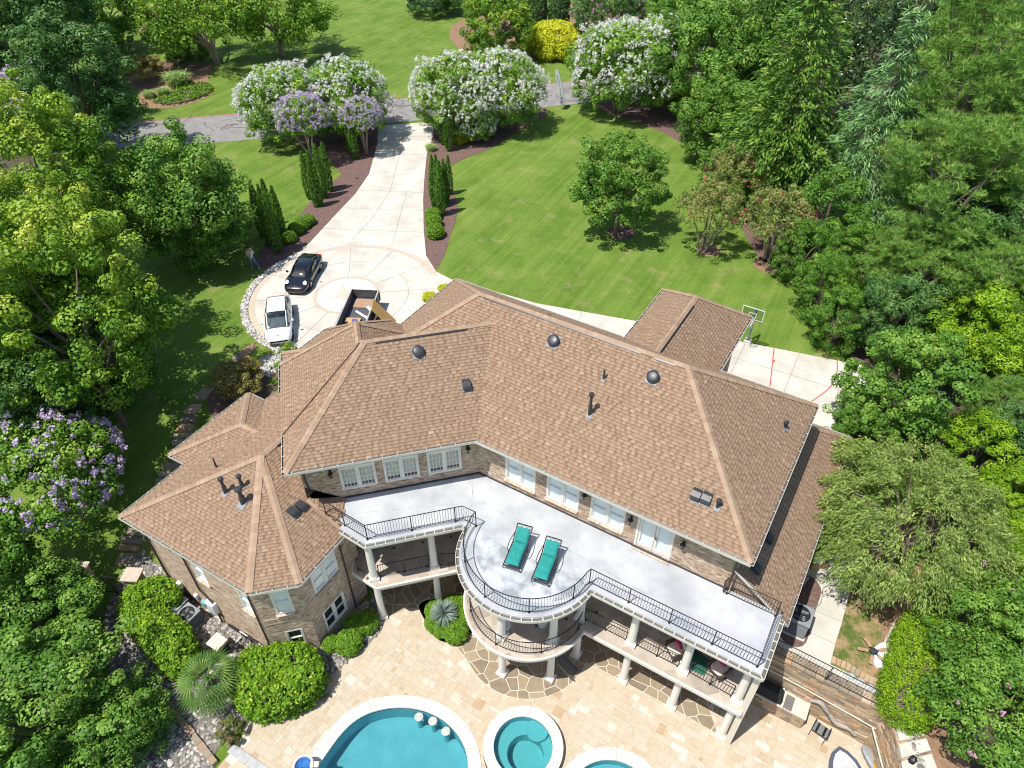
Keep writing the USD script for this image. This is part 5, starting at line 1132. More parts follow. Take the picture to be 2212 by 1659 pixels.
broad('lilac_crape', 106, 2.4, 2.0, 4.5, 130, 80, 0.15, 'leaf_crape', bark='pale_bark', flowers=('petal_lilac', any_), multi=7, fl=(600, .11, 18), lump=.4, br=0.18, asp=.68)
broad('purple_crape', 116, 3.4, 3.4, 4.6, 240, 130, 0.16, 'leaf_crape', bark='pale_bark', flowers=('petal_lilac', lambda q, g: (q[:, 0] + g.normal(0, 1.2, len(q)) > .2)), multi=7, fl=(230, .13, 22), lump=.32, bough=36, br=0.16, asp=.68)
broad('red_crape', 107, 2.1, 2.0, 3.1, 130, 70, 0.12, 'leaf_red', bark='pale_bark', flowers=('petal_red', any_), multi=8, fl=(7, .10, 16), lo=-.3, lump=.35, br=0.17, inner=.4, asp=.68)
broad('pink_crape', 117, 3.6, 3.2, 4.2, 200, 100, 0.17, 'leaf_dark', bark='pale_bark', flowers=('petal_pink', any_), multi=7, fl=(110, .13, 20), br=0.17, asp=.68)
broad('green_crape', 118, 3.5, 3.3, 4.0, 260, 140, 0.16, 'leaf_green', bark='pale_bark', flowers=('petal_pink', any_), multi=7, fl=(8, .12, 20), lump=.25, bough=46, br=0.15, asp=.68)
broad('lime_tree', 108, 3.6, 4.2, 4.6, 260, 140, 0.19, 'leaf_lime', lump=.35, bough=40, br=0.165, asp=.68)
broad('holly', 109, 2.3, 2.9, 2.7, 170, 140, 0.12, 'leaf_cypress', lump=.25, lo=-.9, inner=.6, br=0.19, asp=.68)
broad('magnolia', 110, 4.0, 5.6, 6.0, 240, 110, 0.26, 'leaf_magnolia', lump=.35, asp=.42, bough=40, br=0.17)
broad('shrub', 111, 1.25, 1.0, .85, 60, 90, .13, 'leaf_green', lo=-.8, tr=.06)
broad('far_shrub', 112, 3.3, 2.6, 2.4, 150, 110, 0.18, 'leaf_dark', lump=.35, lo=-.8, tr=.1, br=0.19, asp=.68)
broad('bronze_maple', 113, 1.9, 1.15, 1.35, 140, 110, 0.11, 'leaf_bronze', lump=.3, lo=-.5, tr=.08, flat=.5, br=0.2, asp=.68)
broad('weeping_tree', 114, 3.2, 3.0, 3.2, 200, 120, 0.17, 'leaf_maple', lump=.4, lo=-.8, br=0.17, asp=.68)
broad('oak', 119, 4.6, 3.7, 3.8, 240, 95, 0.19, 'leaf_maple', bark='pale_bark', lump=.45, inner=.3, br=0.15, bough=34, asp=.68)
broad('bright_shrub', 120, 1.1, 1.0, .9, 60, 90, .12, 'leaf_hedge', lo=-.8, tr=.05)
broad('gold_shrub', 121, 2.3, 1.15, .9, 190, 120, .15, 'leaf_gold', lo=-.6, lump=.2, br=.2, inner=.75, tr=.06)
broad('wine_shrub', 122, .75, .6, .55, 34, 60, .12, 'leaf_wine', lo=-.7, tr=.03, flowers=('petal_pink', any_), fl=(4, .07, 16), bark='bark')
broad('vine_tree', 123, 3.4, 4.3, 4.3, 270, 140, 0.18, 'leaf_green', lump=.3, lo=-.9, bough=40, br=0.16, asp=.68)
def conifer(kind, seed, R, Ht, lm, whorls, per, n, size, droop, tip=.0, asp=.28):
    def make(path):
        g = np.random.default_rng(seed); obj(path, 'trunk', tube([(0, 0, -.3), (0, 0, Ht * .6), (.05, 0, Ht)], [.3, .17, .03], 7), MATS['bark']); C_l, R_l, D_l = [], [], []
        for k in range(whorls):
            h_ = Ht * (.06 + .93 * (k / whorls)); rad = R * (1 - (k / whorls) ** 1.15) * g.uniform(.85, 1.1) + .25; m_ = max(3, int(per * (rad / R) ** .6))
            for a in np.arange(m_) * 2 * np.pi / m_ + g.uniform(0, 6):
                L = rad * g.uniform(.75, 1.12)
                for s in np.linspace(.35, 1, max(2, int(L / .55))): C_l.append([L * s * math.cos(a), L * s * math.sin(a), h_ - droop * L * s * s + tip * L * max(0, s - .6)]); R_l.append(.22 + .30 * (1 - s) + .03 * L); D_l.append([math.cos(a), math.sin(a), -droop])
        c, r, d = np.array(C_l), np.array(R_l), np.array(D_l); N = len(c) * n; cc, dd = np.repeat(c, n, 0), np.repeat(d, n, 0)
        p = cc + g.normal(size=(N, 3)) * np.repeat(r, n)[:, None] * [.62, .62, .30]
        a_ = dd + g.normal(size=(N, 3)) * .45; a_ /= np.linalg.norm(a_, axis=1, keepdims=True); nn = g.normal(size=(N, 3)) * .6 + [0, 0, 1]; b_ = np.cross(nn, a_); b_ /= np.linalg.norm(b_, axis=1, keepdims=True)
        l = size * g.uniform(.6, 1.4, N)[:, None] / 2; w = l * asp; v = np.stack([p - a_ * l, p + b_ * w, p + a_ * l, p - b_ * w], 1).reshape(-1, 3); k_ = np.arange(N)[:, None] * 4
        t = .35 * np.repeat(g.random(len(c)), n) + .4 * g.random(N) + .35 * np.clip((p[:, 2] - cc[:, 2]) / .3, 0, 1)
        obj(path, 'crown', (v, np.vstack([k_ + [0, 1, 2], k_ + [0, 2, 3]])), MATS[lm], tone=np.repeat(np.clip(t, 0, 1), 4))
    SPEC[kind] = dict(make=make, R=R, ch=Ht * .42)
conifer('conifer', 201, 4.1, 13.5, 'leaf_conifer', 26, 15, 26, .30, .28, .15)
conifer('cedar', 202, 4.4, 12.0, 'leaf_cedar', 20, 12, 26, .36, .42, -.35, .16)
def pine(kind, seed, R, RZ_, ch, nb, n, size):
    def make(path):
        g = np.random.default_rng(seed); c = crown_pts(g, nb, R, RZ_, ch, .45, -.75, .35, 34); obj(path, 'trunk', limbs(g, c, .32, ch * .4, 40, ch + RZ_ * .7), MATS['bark'])
        N = nb * n; c = c[:nb]; nb_ = len(c); N = nb_ * n; cc = np.repeat(c, n, 0); d = g.normal(size=(N, 3)); d[:, 2] = np.where(d[:, 2] < -.3, -d[:, 2], d[:, 2]) * .8 + .1; d /= np.linalg.norm(d, axis=1, keepdims=True)
        sub = np.repeat(g.normal(size=(nb_ * (n // 12 + 1), 3)) * [.36, .36, .15], 12, 0)[:N]
        cc = cc + sub; b_ = np.cross(d, g.normal(size=(N, 3))); b_ /= np.linalg.norm(b_, axis=1, keepdims=True); l = size * g.uniform(.7, 1.25, N)[:, None]
        v = np.stack([cc - b_ * .012, cc + b_ * .012 + d * l * .3 + b_ * .012, cc + d * l, cc + d * l * .3 - b_ * .02], 1).reshape(-1, 3); k_ = np.arange(N)[:, None] * 4
        t = .3 * np.repeat(g.random(nb_), n) + .3 * g.random(N) + .45 * np.clip(d[:, 2], 0, 1) - .05  # shading put into the tone: upward needles lighter, lower ones darker
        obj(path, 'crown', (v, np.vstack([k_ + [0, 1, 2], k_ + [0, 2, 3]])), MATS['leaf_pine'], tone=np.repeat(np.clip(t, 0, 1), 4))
    SPEC[kind] = dict(make=make, R=R, ch=ch)
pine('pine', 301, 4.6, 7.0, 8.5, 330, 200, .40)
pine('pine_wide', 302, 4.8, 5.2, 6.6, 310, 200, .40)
def spire(kind, seed, tops):
    def make(path):
        g = np.random.default_rng(seed); P = []
        for (x, y, h_, r_) in tops:
            zz = g.random(520) ** .9 * h_; a = g.uniform(0, 2 * np.pi, 520); pr = r_ * np.minimum(1, (1 - zz / h_) * 1.9) ** .7 * (.8 + .3 * g.random(520)) * np.minimum(1, .55 + zz / h_ * 2)
            P.append(np.stack([x + pr * np.cos(a), y + pr * np.sin(a), zz], 1))
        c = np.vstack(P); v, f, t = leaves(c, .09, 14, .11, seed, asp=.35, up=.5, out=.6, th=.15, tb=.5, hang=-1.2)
        obj(path, 'stem', cat_mesh([tube([(x, y, -.1), (x, y, h_ * .9)], [.07, .02], 5) for x, y, h_, r_ in tops]), MATS['bark']); obj(path, 'foliage', (v, f), MATS['leaf_cypress'], tone=t)
    SPEC[kind] = dict(make=make, R=.5, ch=1.8)
spire('arborvitae', 401, [(0, 0, 4.3, .36)]); spire('arborvitae_twin', 402, [(-.15, 0, 4.1, .30), (.22, .1, 3.5, .26)])
def ball(kind, seed, R, RZ_, lm, n=900, size=.10):
    def make(path):
        g = np.random.default_rng(seed); d = g.normal(size=(n, 3)); d /= np.linalg.norm(d, axis=1, keepdims=True); d = d[d[:, 2] > -.55]; c = d * [R * .9, R * .9, RZ_ * .9] * (1 + .16 * (meshkit.fbm(d * 2.4 + seed, 3)[:, None] - .5)) + [0, 0, RZ_ * .62]
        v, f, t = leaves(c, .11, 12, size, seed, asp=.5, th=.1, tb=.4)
        m = trimesh.creation.icosphere(2, 1.0); obj(path, 'stem', (np.array(m.vertices) * [R * .8, R * .8, RZ_ * .8] + [0, 0, RZ_ * .6], m.faces), MATS['bark']); obj(path, 'foliage', (v, f), MATS[lm], tone=t)
    SPEC[kind] = dict(make=make, R=R, ch=RZ_ * .6)
ball('boxwood', 501, .62, .58, 'leaf_box'); ball('cone_shrub', 502, 1.0, 2.6, 'leaf_dark', 1500, .13)
def weeping(kind, seed, R, RZ_, ch):
    def make(path):
        g = np.random.default_rng(seed); c = crown_pts(g, 520, R, RZ_, ch, .28, -.35, .7); obj(path, 'trunk', limbs(g, c, .22, 1.2, 24, ch), MATS['bark']); n = 110; N = len(c) * n; cc = np.repeat(c, n, 0)
        o = np.repeat(g.normal(size=(len(c), 3)) * .2 + (c - [0, 0, ch]) / [R, R, RZ_] * [1, 1, .2], n, 0); s = g.random(N)[:, None]
        p = cc + o * s * .75 + np.c_[np.zeros((N, 2)), -.45 * s[:, 0] ** 2 + .12] + g.normal(size=(N, 3)) * .11
        a_ = o * .8 + np.c_[np.zeros((N, 2)), -1.1 * s[:, 0]] + g.normal(size=(N, 3)) * .4; a_ /= np.linalg.norm(a_, axis=1, keepdims=True); b_ = np.cross(a_, g.normal(size=(N, 3))); b_ /= np.linalg.norm(b_, axis=1, keepdims=True)
        l = .145 * g.uniform(.6, 1.4, N)[:, None] / 2; v = np.stack([p - a_ * l, p + b_ * l * .3, p + a_ * l, p - b_ * l * .3], 1).reshape(-1, 3); k_ = np.arange(N)[:, None] * 4
        t = .4 * np.repeat(g.random(len(c)), n) + .4 * g.random(N) + .2 * (1 - s[:, 0]); obj(path, 'crown', (v, np.vstack([k_ + [0, 1, 2], k_ + [0, 2, 3]])), MATS['leaf_olive'], tone=np.repeat(t, 4))
    SPEC[kind] = dict(make=make, R=R, ch=ch)
weeping('weeping_olive', 601, 3.6, 2.7, 2.5)
def tuft(kind, seed, R, Hh_, n, lm, w=.02):
    def make(path):
        g = np.random.default_rng(seed); b = np.c_[g.normal(0, R * .3, (n, 2)), np.zeros(n)]; a = g.uniform(0, 6.28, n); o = g.uniform(.3, 1.1, n) * R; l = g.uniform(.7, 1.1, n) * Hh_
        m = b + np.c_[o * .4 * np.cos(a), o * .4 * np.sin(a), l * .75]; e = b + np.c_[o * np.cos(a), o * np.sin(a), l * .8]; s = np.c_[-np.sin(a), np.cos(a), 0 * a] * w
        v = np.stack([b - s, b + s, m + s, m - s, e], 1).reshape(-1, 3); k = np.arange(n)[:, None] * 5; obj(path, 'blades', (v, np.vstack([k + [0, 1, 2], k + [0, 2, 3], k + [3, 2, 4]])), MATS[lm], tone=np.repeat(g.random(n), 5))
    SPEC[kind] = dict(make=make, R=R, ch=Hh_ * .5)
tuft('grass_clump', 701, .8, .95, 900, 'leaf_grass')
def hedge_obj(name, label, poly, z0, hgt, lm, seed, dens=34, size=.14, cat='hedge', n=14):
    """clipped or loose hedge over an outline"""
    g = np.random.default_rng(seed); path = numbered('/World', name); UsdGeom.Xform.Define(stage, path); tag(path, label, cat); x0, y0, x1, y1 = poly.bounds
    k = int(1.5 * dens * (x1 - x0) * (y1 - y0)); p = g.uniform((x0, y0), (x1, y1), (k, 2)); p = p[shapely.contains_xy(poly, p[:, 0], p[:, 1])]
    ed = np.array([poly.exterior.distance(Point(*q)) for q in p]); top = z0 + hgt * np.minimum(1, .72 + ed * .55) * (.93 + .16 * meshkit.fbm(np.c_[p * 1.1, 0 * p[:, 0]], 3, seed))
    c = [np.c_[p, top]]
    L = poly.exterior.length; s = g.random(int(L * hgt * dens * .8)) * L; e = np.array([poly.exterior.interpolate(a).coords[0] for a in s]); e += g.normal(0, .05, e.shape); c.append(np.c_[e, z0 + .1 + g.random(len(e)) * hgt * .75])
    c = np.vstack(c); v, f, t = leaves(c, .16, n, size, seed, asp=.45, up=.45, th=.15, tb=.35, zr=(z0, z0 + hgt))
    inn = poly.buffer(-.22); obj(path, 'stems', slab(inn if not inn.is_empty else poly.buffer(-.05), z0 + hgt * .55, hgt * .55), MATS['bark']); obj(path, 'foliage', (v, f), MATS[lm], tone=t); return path
first = {}
def plant(kind, name, label, cat, x, y, z=None, s=1.0, rot=0, group=None):
    z = float(gh(x, y)) if z is None else z
    if kind not in first:
        path = thing(name, label, cat, (x, y, z), rot, group, s); SPEC[kind]['make'](path); first[kind] = path; return path
    return copy_of(first[kind], name, label, cat, (x, y, z), rot, group, s)
def plant_px(kind, name, label, cat, u, v, rpx, rot=0, group=None, z=None, sz=1.0):
    """crown seen round pixel (u, v), rpx wide to each side"""
    sp, s = SPEC[kind], 1.0; zz = -.3 if z is None else z
    for _ in range(12):
        p = at(u, v, zz + sp['ch'] * s * sz); s = rpx / FPX * depth(p) / sp['R']; zz = float(gh(p[0], p[1])) if z is None else z
    return plant(kind, name, label, cat, p[0], p[1], zz, (s, s, s * sz), rot, group)
# ------------------------------------------------------------------ planting as the photograph shows it
T = lambda kind, u, v, r, label, rot=0, name=None, cat='tree', **k: plant_px(kind, name or {'maple': 'maple_tree', 'round_tree': 'round_tree', 'dark_tree': 'dark_tree', 'lawn_tree': 'lawn_tree', 'pine': 'pine_tree', 'pine_wide': 'pine_tree', 'conifer': 'conifer_tree', 'cedar': 'cedar_tree', 'lime_tree': 'lime_green_tree', 'magnolia': 'magnolia_tree', 'holly': 'holly_tree', 'oak': 'oak_tree', 'vine_tree': 'leafy_tree'}.get(kind, kind), label, cat, u, v, r, rot, **k)
# left side
T('maple', 80, 395, 150, 'large yellow green maple at the left edge, level with the road', 20)
T('maple', 150, 690, 175, 'large yellow green maple on the left beside the round lawn court', 140)
T('maple', -20, 620, 150, 'yellow green maple cut by the left picture edge', 250)
T('maple', 90, 555, 140, 'yellow green maple in the middle of the left wood', 310)
T('far_shrub', 215, 850, 70, 'dark shaded shrub at the foot of the left maples', 70, cat='shrub')
T('dark_tree', 130, 800, 95, 'dark shaded tree under the left maples', 15, sz=.7)
T('round_tree', 388, 437, 143, 'round deep green tree between the maples and the driveway', 0)
T('dark_tree', 165, 190, 105, 'dark tree whose crown hangs over the left end of the road', 40)
T('dark_tree', 40, 110, 110, 'dark tall tree in the upper left corner', 100)
T('dark_tree', 60, 0, 120, 'dark tree at the very top left corner of the wood', 170)
T('round_tree', 210, 20, 85, 'green tree at the top edge left of the bare earth patch', 80)
T('dark_tree', 60, 900, 120, 'dark shaded tree behind the purple crape myrtle', 60)
T('lilac_crape', 75, 205, 70, 'lilac flowering crape myrtle between dark trees at upper left', 30, cat='tree', name='crape_myrtle')
T('purple_crape', 95, 1030, 145, 'purple flowering crape myrtle at the left edge', 0, name='crape_myrtle')
T('round_tree', 75, 1345, 140, 'big green tree at lower left over the river stones', 110, sz=.7)
T('round_tree', 60, 1545, 195, 'big green tree in the bottom left corner', 210, sz=.7)
T('round_tree', 240, 1570, 112, 'smaller green tree leaning over the stone edging', 300, sz=.65)
T('vine_tree', -60, 1250, 130, 'green tree cut by the left edge below the purple flowers', 10)
# beyond the road, left to right
T('oak', 440, 30, 125, 'sparse yellow green oak with bare twigs on the far lawn', 0)
T('oak', 590, 20, 115, 'yellow green oak at the top edge right of the bare twigs', 130)
T('oak', 350, 5, 80, 'leafy oak at the top edge next to the bare earth', 210)
T('bronze_maple', 305, 148, 42, 'low bronze green shrub in the far island bed', 0, name='bronze_shrub', cat='shrub')
T('far_shrub', 400, 105, 45, 'dark shrub under the oak behind the island bed', 10, cat='shrub')
T('grass_clump', 383, 170, 27, 'tallest grass clump in the island bed', 0, cat='grass')
T('grass_clump', 322, 203, 14, 'small grass clump at the left end of the island bed', 60, cat='grass')
T('grass_clump', 352, 197, 14, 'small grass clump in the middle of the island bed', 100, cat='grass')
gc = Polygon(spline(pts([(332, 222), (370, 205), (420, 180), (452, 186), (456, 200), (420, 218), (360, 228)]), 4, True)); hedge_obj('ground_cover', 'mat of low green ground cover in the island bed', gc, YARD, .35, 'leaf_box', 61, 8, .2, 'ground cover')
T('weeping_tree', 1075, 52, 76, 'weeping dark green tree beyond the road left of the yellow shrub', 0)
T('gold_shrub', 1203, 88, 66, 'bright yellow mounded shrub beyond the road', 0, cat='shrub')
T('cone_shrub', 1208, 22, 25, 'dark clipped cone shrub right of its twin at the top edge', 0, cat='shrub', name='cone_shrub')
T('cone_shrub', 1160, 25, 23, 'dark clipped cone shrub left of its twin at the top edge', 50, cat='shrub', name='cone_shrub')
T('pink_crape', 1305, 25, 72, 'dark pink flowering crape myrtle at the top edge', 0, name='crape_myrtle')
T('pink_crape', 1410, 15, 70, 'pink flowering crape myrtle at the top edge nearest the pale green tree', 120, name='crape_myrtle')
T('far_shrub', 925, -8, 52, 'dark shrub with grey foliage beside it at the top edge', 40, cat='shrub')
T('far_shrub', 1000, -5, 42, 'dark shrub at the top edge left of the weeping tree', 140, cat='shrub')
hedge_obj('silver_shrub', 'silvery grey low shrub at the top edge', Polygon(pts([(880, 14), (960, 16), (955, 26), (890, 26)])), YARD, .8, 'leaf_yucca', 62, 8, .22, 'shrub')
# the three white crape myrtles along the road, and the lilac ones
T('white_crape', 610, 225, 92, 'white flowering crape myrtle left of the driveway, its left half', 0, name='crape_myrtle')
T('white_crape', 745, 215, 92, 'white flowering crape myrtle left of the driveway, nearest the drive', 70, name='crape_myrtle')
T('white_crape', 985, 205, 95, 'white flowering crape myrtle right of the driveway, nearest the drive', 130, name='crape_myrtle')
T('white_crape', 1085, 195, 92, 'white flowering crape myrtle right of the driveway, next to the feather flag', 200, name='crape_myrtle')
T('white_crape', 1345, 145, 108, 'white flowering crape myrtle right of the feather flag', 280, name='crape_myrtle')
T('white_crape', 1430, 110, 80, 'white flowering crape myrtle merging into the pale green tree', 330, name='crape_myrtle')
T('white_crape', 1030, 268, 42, 'small white flowering crape myrtle low over the right mulch bed', 30, name='crape_myrtle')
T('lilac_crape', 655, 252, 54, 'lilac crape myrtle in front of the white one, left of the drive', 0, name='crape_myrtle')
T('lilac_crape', 730, 205, 50, 'lilac crape myrtle deep inside the white one left of the drive', 100, name='crape_myrtle')
T('lilac_crape', 780, 252, 44, 'lilac crape myrtle overhanging the drive entrance', 200, name='crape_myrtle')
# arborvitae clumps
def clump(lst, label):
    rank = ['leftmost', 'second from the left', 'third from the left', 'fourth from the left', 'fifth from the left', 'sixth from the left']; ordr = sorted(range(len(lst)), key=lambda i: lst[i][0])
    for i, (u, v, h_) in enumerate(lst):
        p = at(u, v, -.3); plant('arborvitae' if i % 2 == 0 else 'arborvitae_twin', 'arborvitae', label if len(lst) == 1 else label + ', ' + rank[ordr.index(i)], 'shrub', p[0], p[1], -.3, (h_ / 3.9 * .95, h_ / 3.9 * .95, h_ / 3.9), rng.uniform(0, 360), group=label)
clump([(570, 512, 4.2), (586, 528, 3.9), (602, 545, 4.4), (612, 516, 4.3), (594, 505, 4.2), (576, 490, 3.5)], 'narrow dark arborvitae spire in the clump beside the round court')
clump([(670, 430, 3.8), (688, 447, 4.0), (700, 428, 4.3), (712, 412, 4.2), (681, 415, 3.4)], 'narrow arborvitae spire in the clump halfway up the left bed')
clump([(768, 344, 4.4), (758, 335, 3.6)], 'narrow arborvitae spire under the lilac flowers by the drive entrance')
clump([(772, 300, 4.2)], 'lone arborvitae spire deep among the white flowers left of the drive')
clump([(970, 326, 4.6), (960, 312, 4.0), (984, 305, 3.4)], 'narrow arborvitae spire at the right of the drive entrance')
clump([(955, 465, 4.3), (945, 448, 4.4), (938, 425, 3.4), (965, 440, 3.8), (972, 420, 3.2)], 'narrow arborvitae spire in the clump halfway down the right bed')
for i, (u, v, s) in enumerate([(667, 484, .9), (655, 492, 1.0), (641, 503, 1.0), (626, 522, .95)]):
    p = at(u, v, -.3); plant('boxwood', 'boxwood_ball', 'clipped boxwood ball below the left arborvitae, ' + ('farthest', 'second', 'third', 'nearest')[i] + ' of the four', 'shrub', p[0], p[1], -.3, s, 50 * i, group='boxwood balls left of the drive')
for i, (u, v, s, l) in enumerate([(936, 473, 1.05, 'farthest'), (938, 489, 1.05, 'middle'), (941, 511, 1.15, 'nearest and largest')]):
    p = at(u, v, -.3); plant('boxwood', 'boxwood_ball', f'clipped boxwood ball right of the drive, {l} of three', 'shrub', p[0], p[1], -.3, s, 70 * i, group='boxwood balls right of the drive')
T('gold_shrub', 992, 300, 18, 'small yellow shrub beside the arborvitae at the drive entrance', 30, cat='shrub')
T('gold_shrub', 1015, 295, 15, 'small yellow shrub under the low white crape myrtle', 90, cat='shrub')
T('grass_clump', 930, 318, 12, 'grey green grass clump where the drive meets the road', 0, cat='grass')
# front lawn and its right border
T('lawn_tree', 1342, 392, 97, 'single round tree standing in the front lawn', 0)
T('red_crape', 1533, 455, 68, 'reddish crape myrtle standing alone at the right of the lawn', 0, name='crape_myrtle')
T('red_crape', 1678, 470, 72, 'reddish crape myrtle against the dark hollies', 110, name='crape_myrtle')
T('red_crape', 1590, 375, 62, 'reddish crape myrtle half hidden behind the other two', 220, name='crape_myrtle')
T('round_tree', 1525, 130, 122, 'tall pale green tree right of the white crape myrtles', 60)
T('round_tree', 1560, 260, 92, 'pale green tree in front of the bright conifer', 190)
T('round_tree', 1480, 40, 85, 'pale green tree at the top edge', 260)
T('conifer', 1712, 225, 165, 'bright green pyramidal conifer right of the lawn', 0)
T('conifer', 1635, 110, 105, 'bright green conifer partly behind its larger twin', 120)
T('magnolia', 1890, 110, 105, 'dark glossy magnolia behind the pale cedar', 0)
T('magnolia', 1810, 10, 90, 'dark magnolia at the top edge', 90)
T('dark_tree', 1690, 20, 85, 'dark tree at the top edge behind the conifers', 20)
T('cedar', 1890, 300, 175, 'pale blue green cedar with drooping branch tips', 0)
for i, (u, v, r, l) in enumerate([(1680, 350, 68, 'dark glossy holly behind the reddish crape myrtle, topmost'), (1770, 360, 80, 'dark glossy holly below the pale cedar'), (1790, 470, 82, 'dark glossy holly right of the reddish crape myrtles'), (1735, 545, 58, 'dark glossy holly at the corner of the lawn'), (1780, 620, 62, 'dark glossy holly along the lawn border, upper of two'), (1815, 690, 62, 'dark glossy holly along the lawn border, lower of two'), (1855, 560, 70, 'dark glossy holly deep in the border under the pines')]):
    T('holly', u, v, r, l, 50 * i)
T('shrub', 1540, 310, 34, 'low green shrub under the pale green tree', 10, cat='shrub'); T('shrub', 1590, 325, 30, 'small green shrub behind the reddish crape myrtles', 70, cat='shrub')
T('round_tree', 1800, 580, 50, 'greyish green small tree among the hollies', 30)
T('lime_tree', 1812, 640, 38, 'small lime green tree at the lawn border', 15)
# pines and the right wood
T('pine', 2075, 240, 165, 'great pine with long soft needles, top of the right side', 0)
T('pine_wide', 2160, 110, 140, 'pine in the upper right corner', 80)
T('pine', 2040, 450, 135, 'great pine in the middle of the right wood', 160)
T('pine_wide', 1985, 590, 110, 'lower pine boughs above the dark green tree', 30)
T('pine', 2185, 430, 130, 'pine cut by the right picture edge', 220)
T('pine_wide', 2140, 610, 120, 'pine with pale boughs over the lime green maple', 300)
T('dark_tree', 2060, 20, 100, 'dark tree behind the great pines at the top', 250)
T('dark_tree', 1930, 690, 75, 'dark tree in the gap below the pines', 110); T('dark_tree', 2080, 520, 100, 'dark tree filling the wood between the pines', 200)
T('lime_tree', 2110, 740, 100, 'lime green maple on the right below the pines', 0)
T('lime_tree', 2200, 700, 90, 'lime green maple cut by the right edge', 80)
T('vine_tree', 1950, 840, 118, 'dense deep green tree right of the court', 0)
T('vine_tree', 1880, 925, 74, 'deep green tree reaching over the corner of the low roof', 100)
T('pine_wide', 2165, 890, 75, 'small soft pine at the right edge below the maple', 140)
T('lime_tree', 2120, 980, 80, 'lime green tree behind the olive weeping tree', 190)
T('lime_tree', 2195, 1080, 75, 'lime green tree at the right edge beside the olive weeping tree', 260)
T('dark_tree', 2190, 960, 70, 'dark tree at the right edge between lime green crowns', 300)
T('lime_tree', 2180, 1180, 60, 'lime green crown at the right edge above the pink flowers', 330)
T('weeping_olive', 1960, 1135, 192, 'broad olive green weeping tree beside the walkway', 0, name='weeping_tree')
T('green_crape', 2130, 1350, 120, 'green crape myrtle with few pink flowers, upper one at lower right', 0, name='crape_myrtle')
T('green_crape', 2160, 1540, 130, 'green crape myrtle with few pink flowers in the lower right corner', 120, name='crape_myrtle')
T('green_crape', 2235, 1430, 110, 'green crape myrtle cut by the right edge', 240, name='crape_myrtle')
hp = Polygon(spline(pts([(1935, 1400), (1960, 1330), (2030, 1310), (2075, 1360), (2070, 1450), (2040, 1520), (1980, 1560), (1925, 1520), (1918, 1460)], .9), 4, True))
hedge_obj('hedge', 'bright green clipped hedge right of the white bags', hp, YARD, 1.75, 'leaf_lime', 63, 60, .085, n=18)
# round the house
T('bronze_maple', 515, 818, 56, 'bronze green spreading maple left of the main roof', 40, name='bronze_shrub', cat='shrub')
T('bright_shrub', 624, 757, 20, 'bright green shrub behind the left eave', 0, cat='shrub'); T('bright_shrub', 606, 800, 22, 'bright green shrub beside the left gutter, upper one', 40, cat='shrub', z=-1.0); T('bright_shrub', 596, 832, 19, 'bright green shrub beside the left gutter, lower one', 80, cat='shrub', z=-1.0)
T('gold_shrub', 960, 622, 13, 'yellow flowering shrub by the front gutter, upper one', 50, cat='shrub'); T('gold_shrub', 930, 642, 17, 'yellow flowering shrub by the front gutter, lower one', 10, cat='shrub')
hedge_obj('hedge', 'bright green loose hedge screening the cooling units', Polygon(spline(pts([(300, 1262), (345, 1252), (385, 1275), (378, 1300), (345, 1305), (372, 1330), (410, 1370), (415, 1410), (390, 1445), (345, 1430), (300, 1375), (262, 1320), (268, 1285)], TERR + 1.2), 4, True)), TERR, 1.75, 'leaf_hedge', 64, 42, .17)
hedge_obj('hedge', 'bright green loose hedge below the rear wing corner', Polygon(spline(pts([(520, 1420), (600, 1400), (655, 1395), (690, 1430), (692, 1465), (660, 1505), (600, 1530), (540, 1535), (505, 1500), (500, 1450)], TERR + 1.1), 4, True)), TERR, 1.7, 'leaf_hedge', 65, 42, .17)
for i, (u, v, r, l) in enumerate([(716, 1391, 20, 'bright boxwood mound by the terrace, left of two'), (754, 1388, 29, 'bright boxwood mound by the terrace, right of two'), (765, 1352, 24, 'dark shrub mound under the rear wing windows'), (792, 1345, 26, 'boxwood mound nearest the colonnade'),
                              (942, 1345, 24, 'boxwood mound left of the yucca'), (955, 1358, 21, 'boxwood mound below the yucca, left'), (985, 1365, 27, 'boxwood mound below the yucca, right'), (1005, 1335, 24, 'boxwood mound right of the yucca'), (940, 1318, 22, 'boxwood mound behind the yucca, left'), (980, 1305, 22, 'boxwood mound behind the yucca'), (1008, 1302, 20, 'boxwood mound beside the curved balcony')]):
    T('boxwood', u, v, r, l, 40 * i, cat='shrub', name='boxwood_mound', z=TERR)
T('wine_shrub', 500, 1582, 30, 'low dark red plant with a pink flower beside the steps', 0, cat='plant')
# yucca
g9 = np.random.default_rng(77); yp = at(958, 1322, TERR + 1.1); yu = thing('yucca', 'silvery round yucca among boxwood mounds', 'plant', (yp[0], yp[1], TERR))
n = 520; d = g9.normal(size=(n, 3)); d[:, 2] = np.abs(d[:, 2]) * 1.1 - .25; d /= np.linalg.norm(d, axis=1, keepdims=True); b = np.cross(d, g9.normal(size=(n, 3))); b /= np.linalg.norm(b, axis=1, keepdims=True); o = np.array([0, 0, .95])
v = np.stack([o + d * .05 - b * .016, o + d * .05 + b * .016, o + d * .4 + b * .016, o + d * (.68 + .1 * g9.random((n, 1))), o + d * .4 - b * .016], 1).reshape(-1, 3); k = np.arange(n)[:, None] * 5
obj(yu, 'trunk', tube([(0, 0, 0), (0, 0, .95)], [.09, .07], 7), MATS['bark']); obj(yu, 'leaves', (v, np.vstack([k + [0, 1, 2], k + [0, 2, 4], k + [2, 3, 4]])), MATS['leaf_yucca'], tone=np.repeat(g9.random(n), 5))
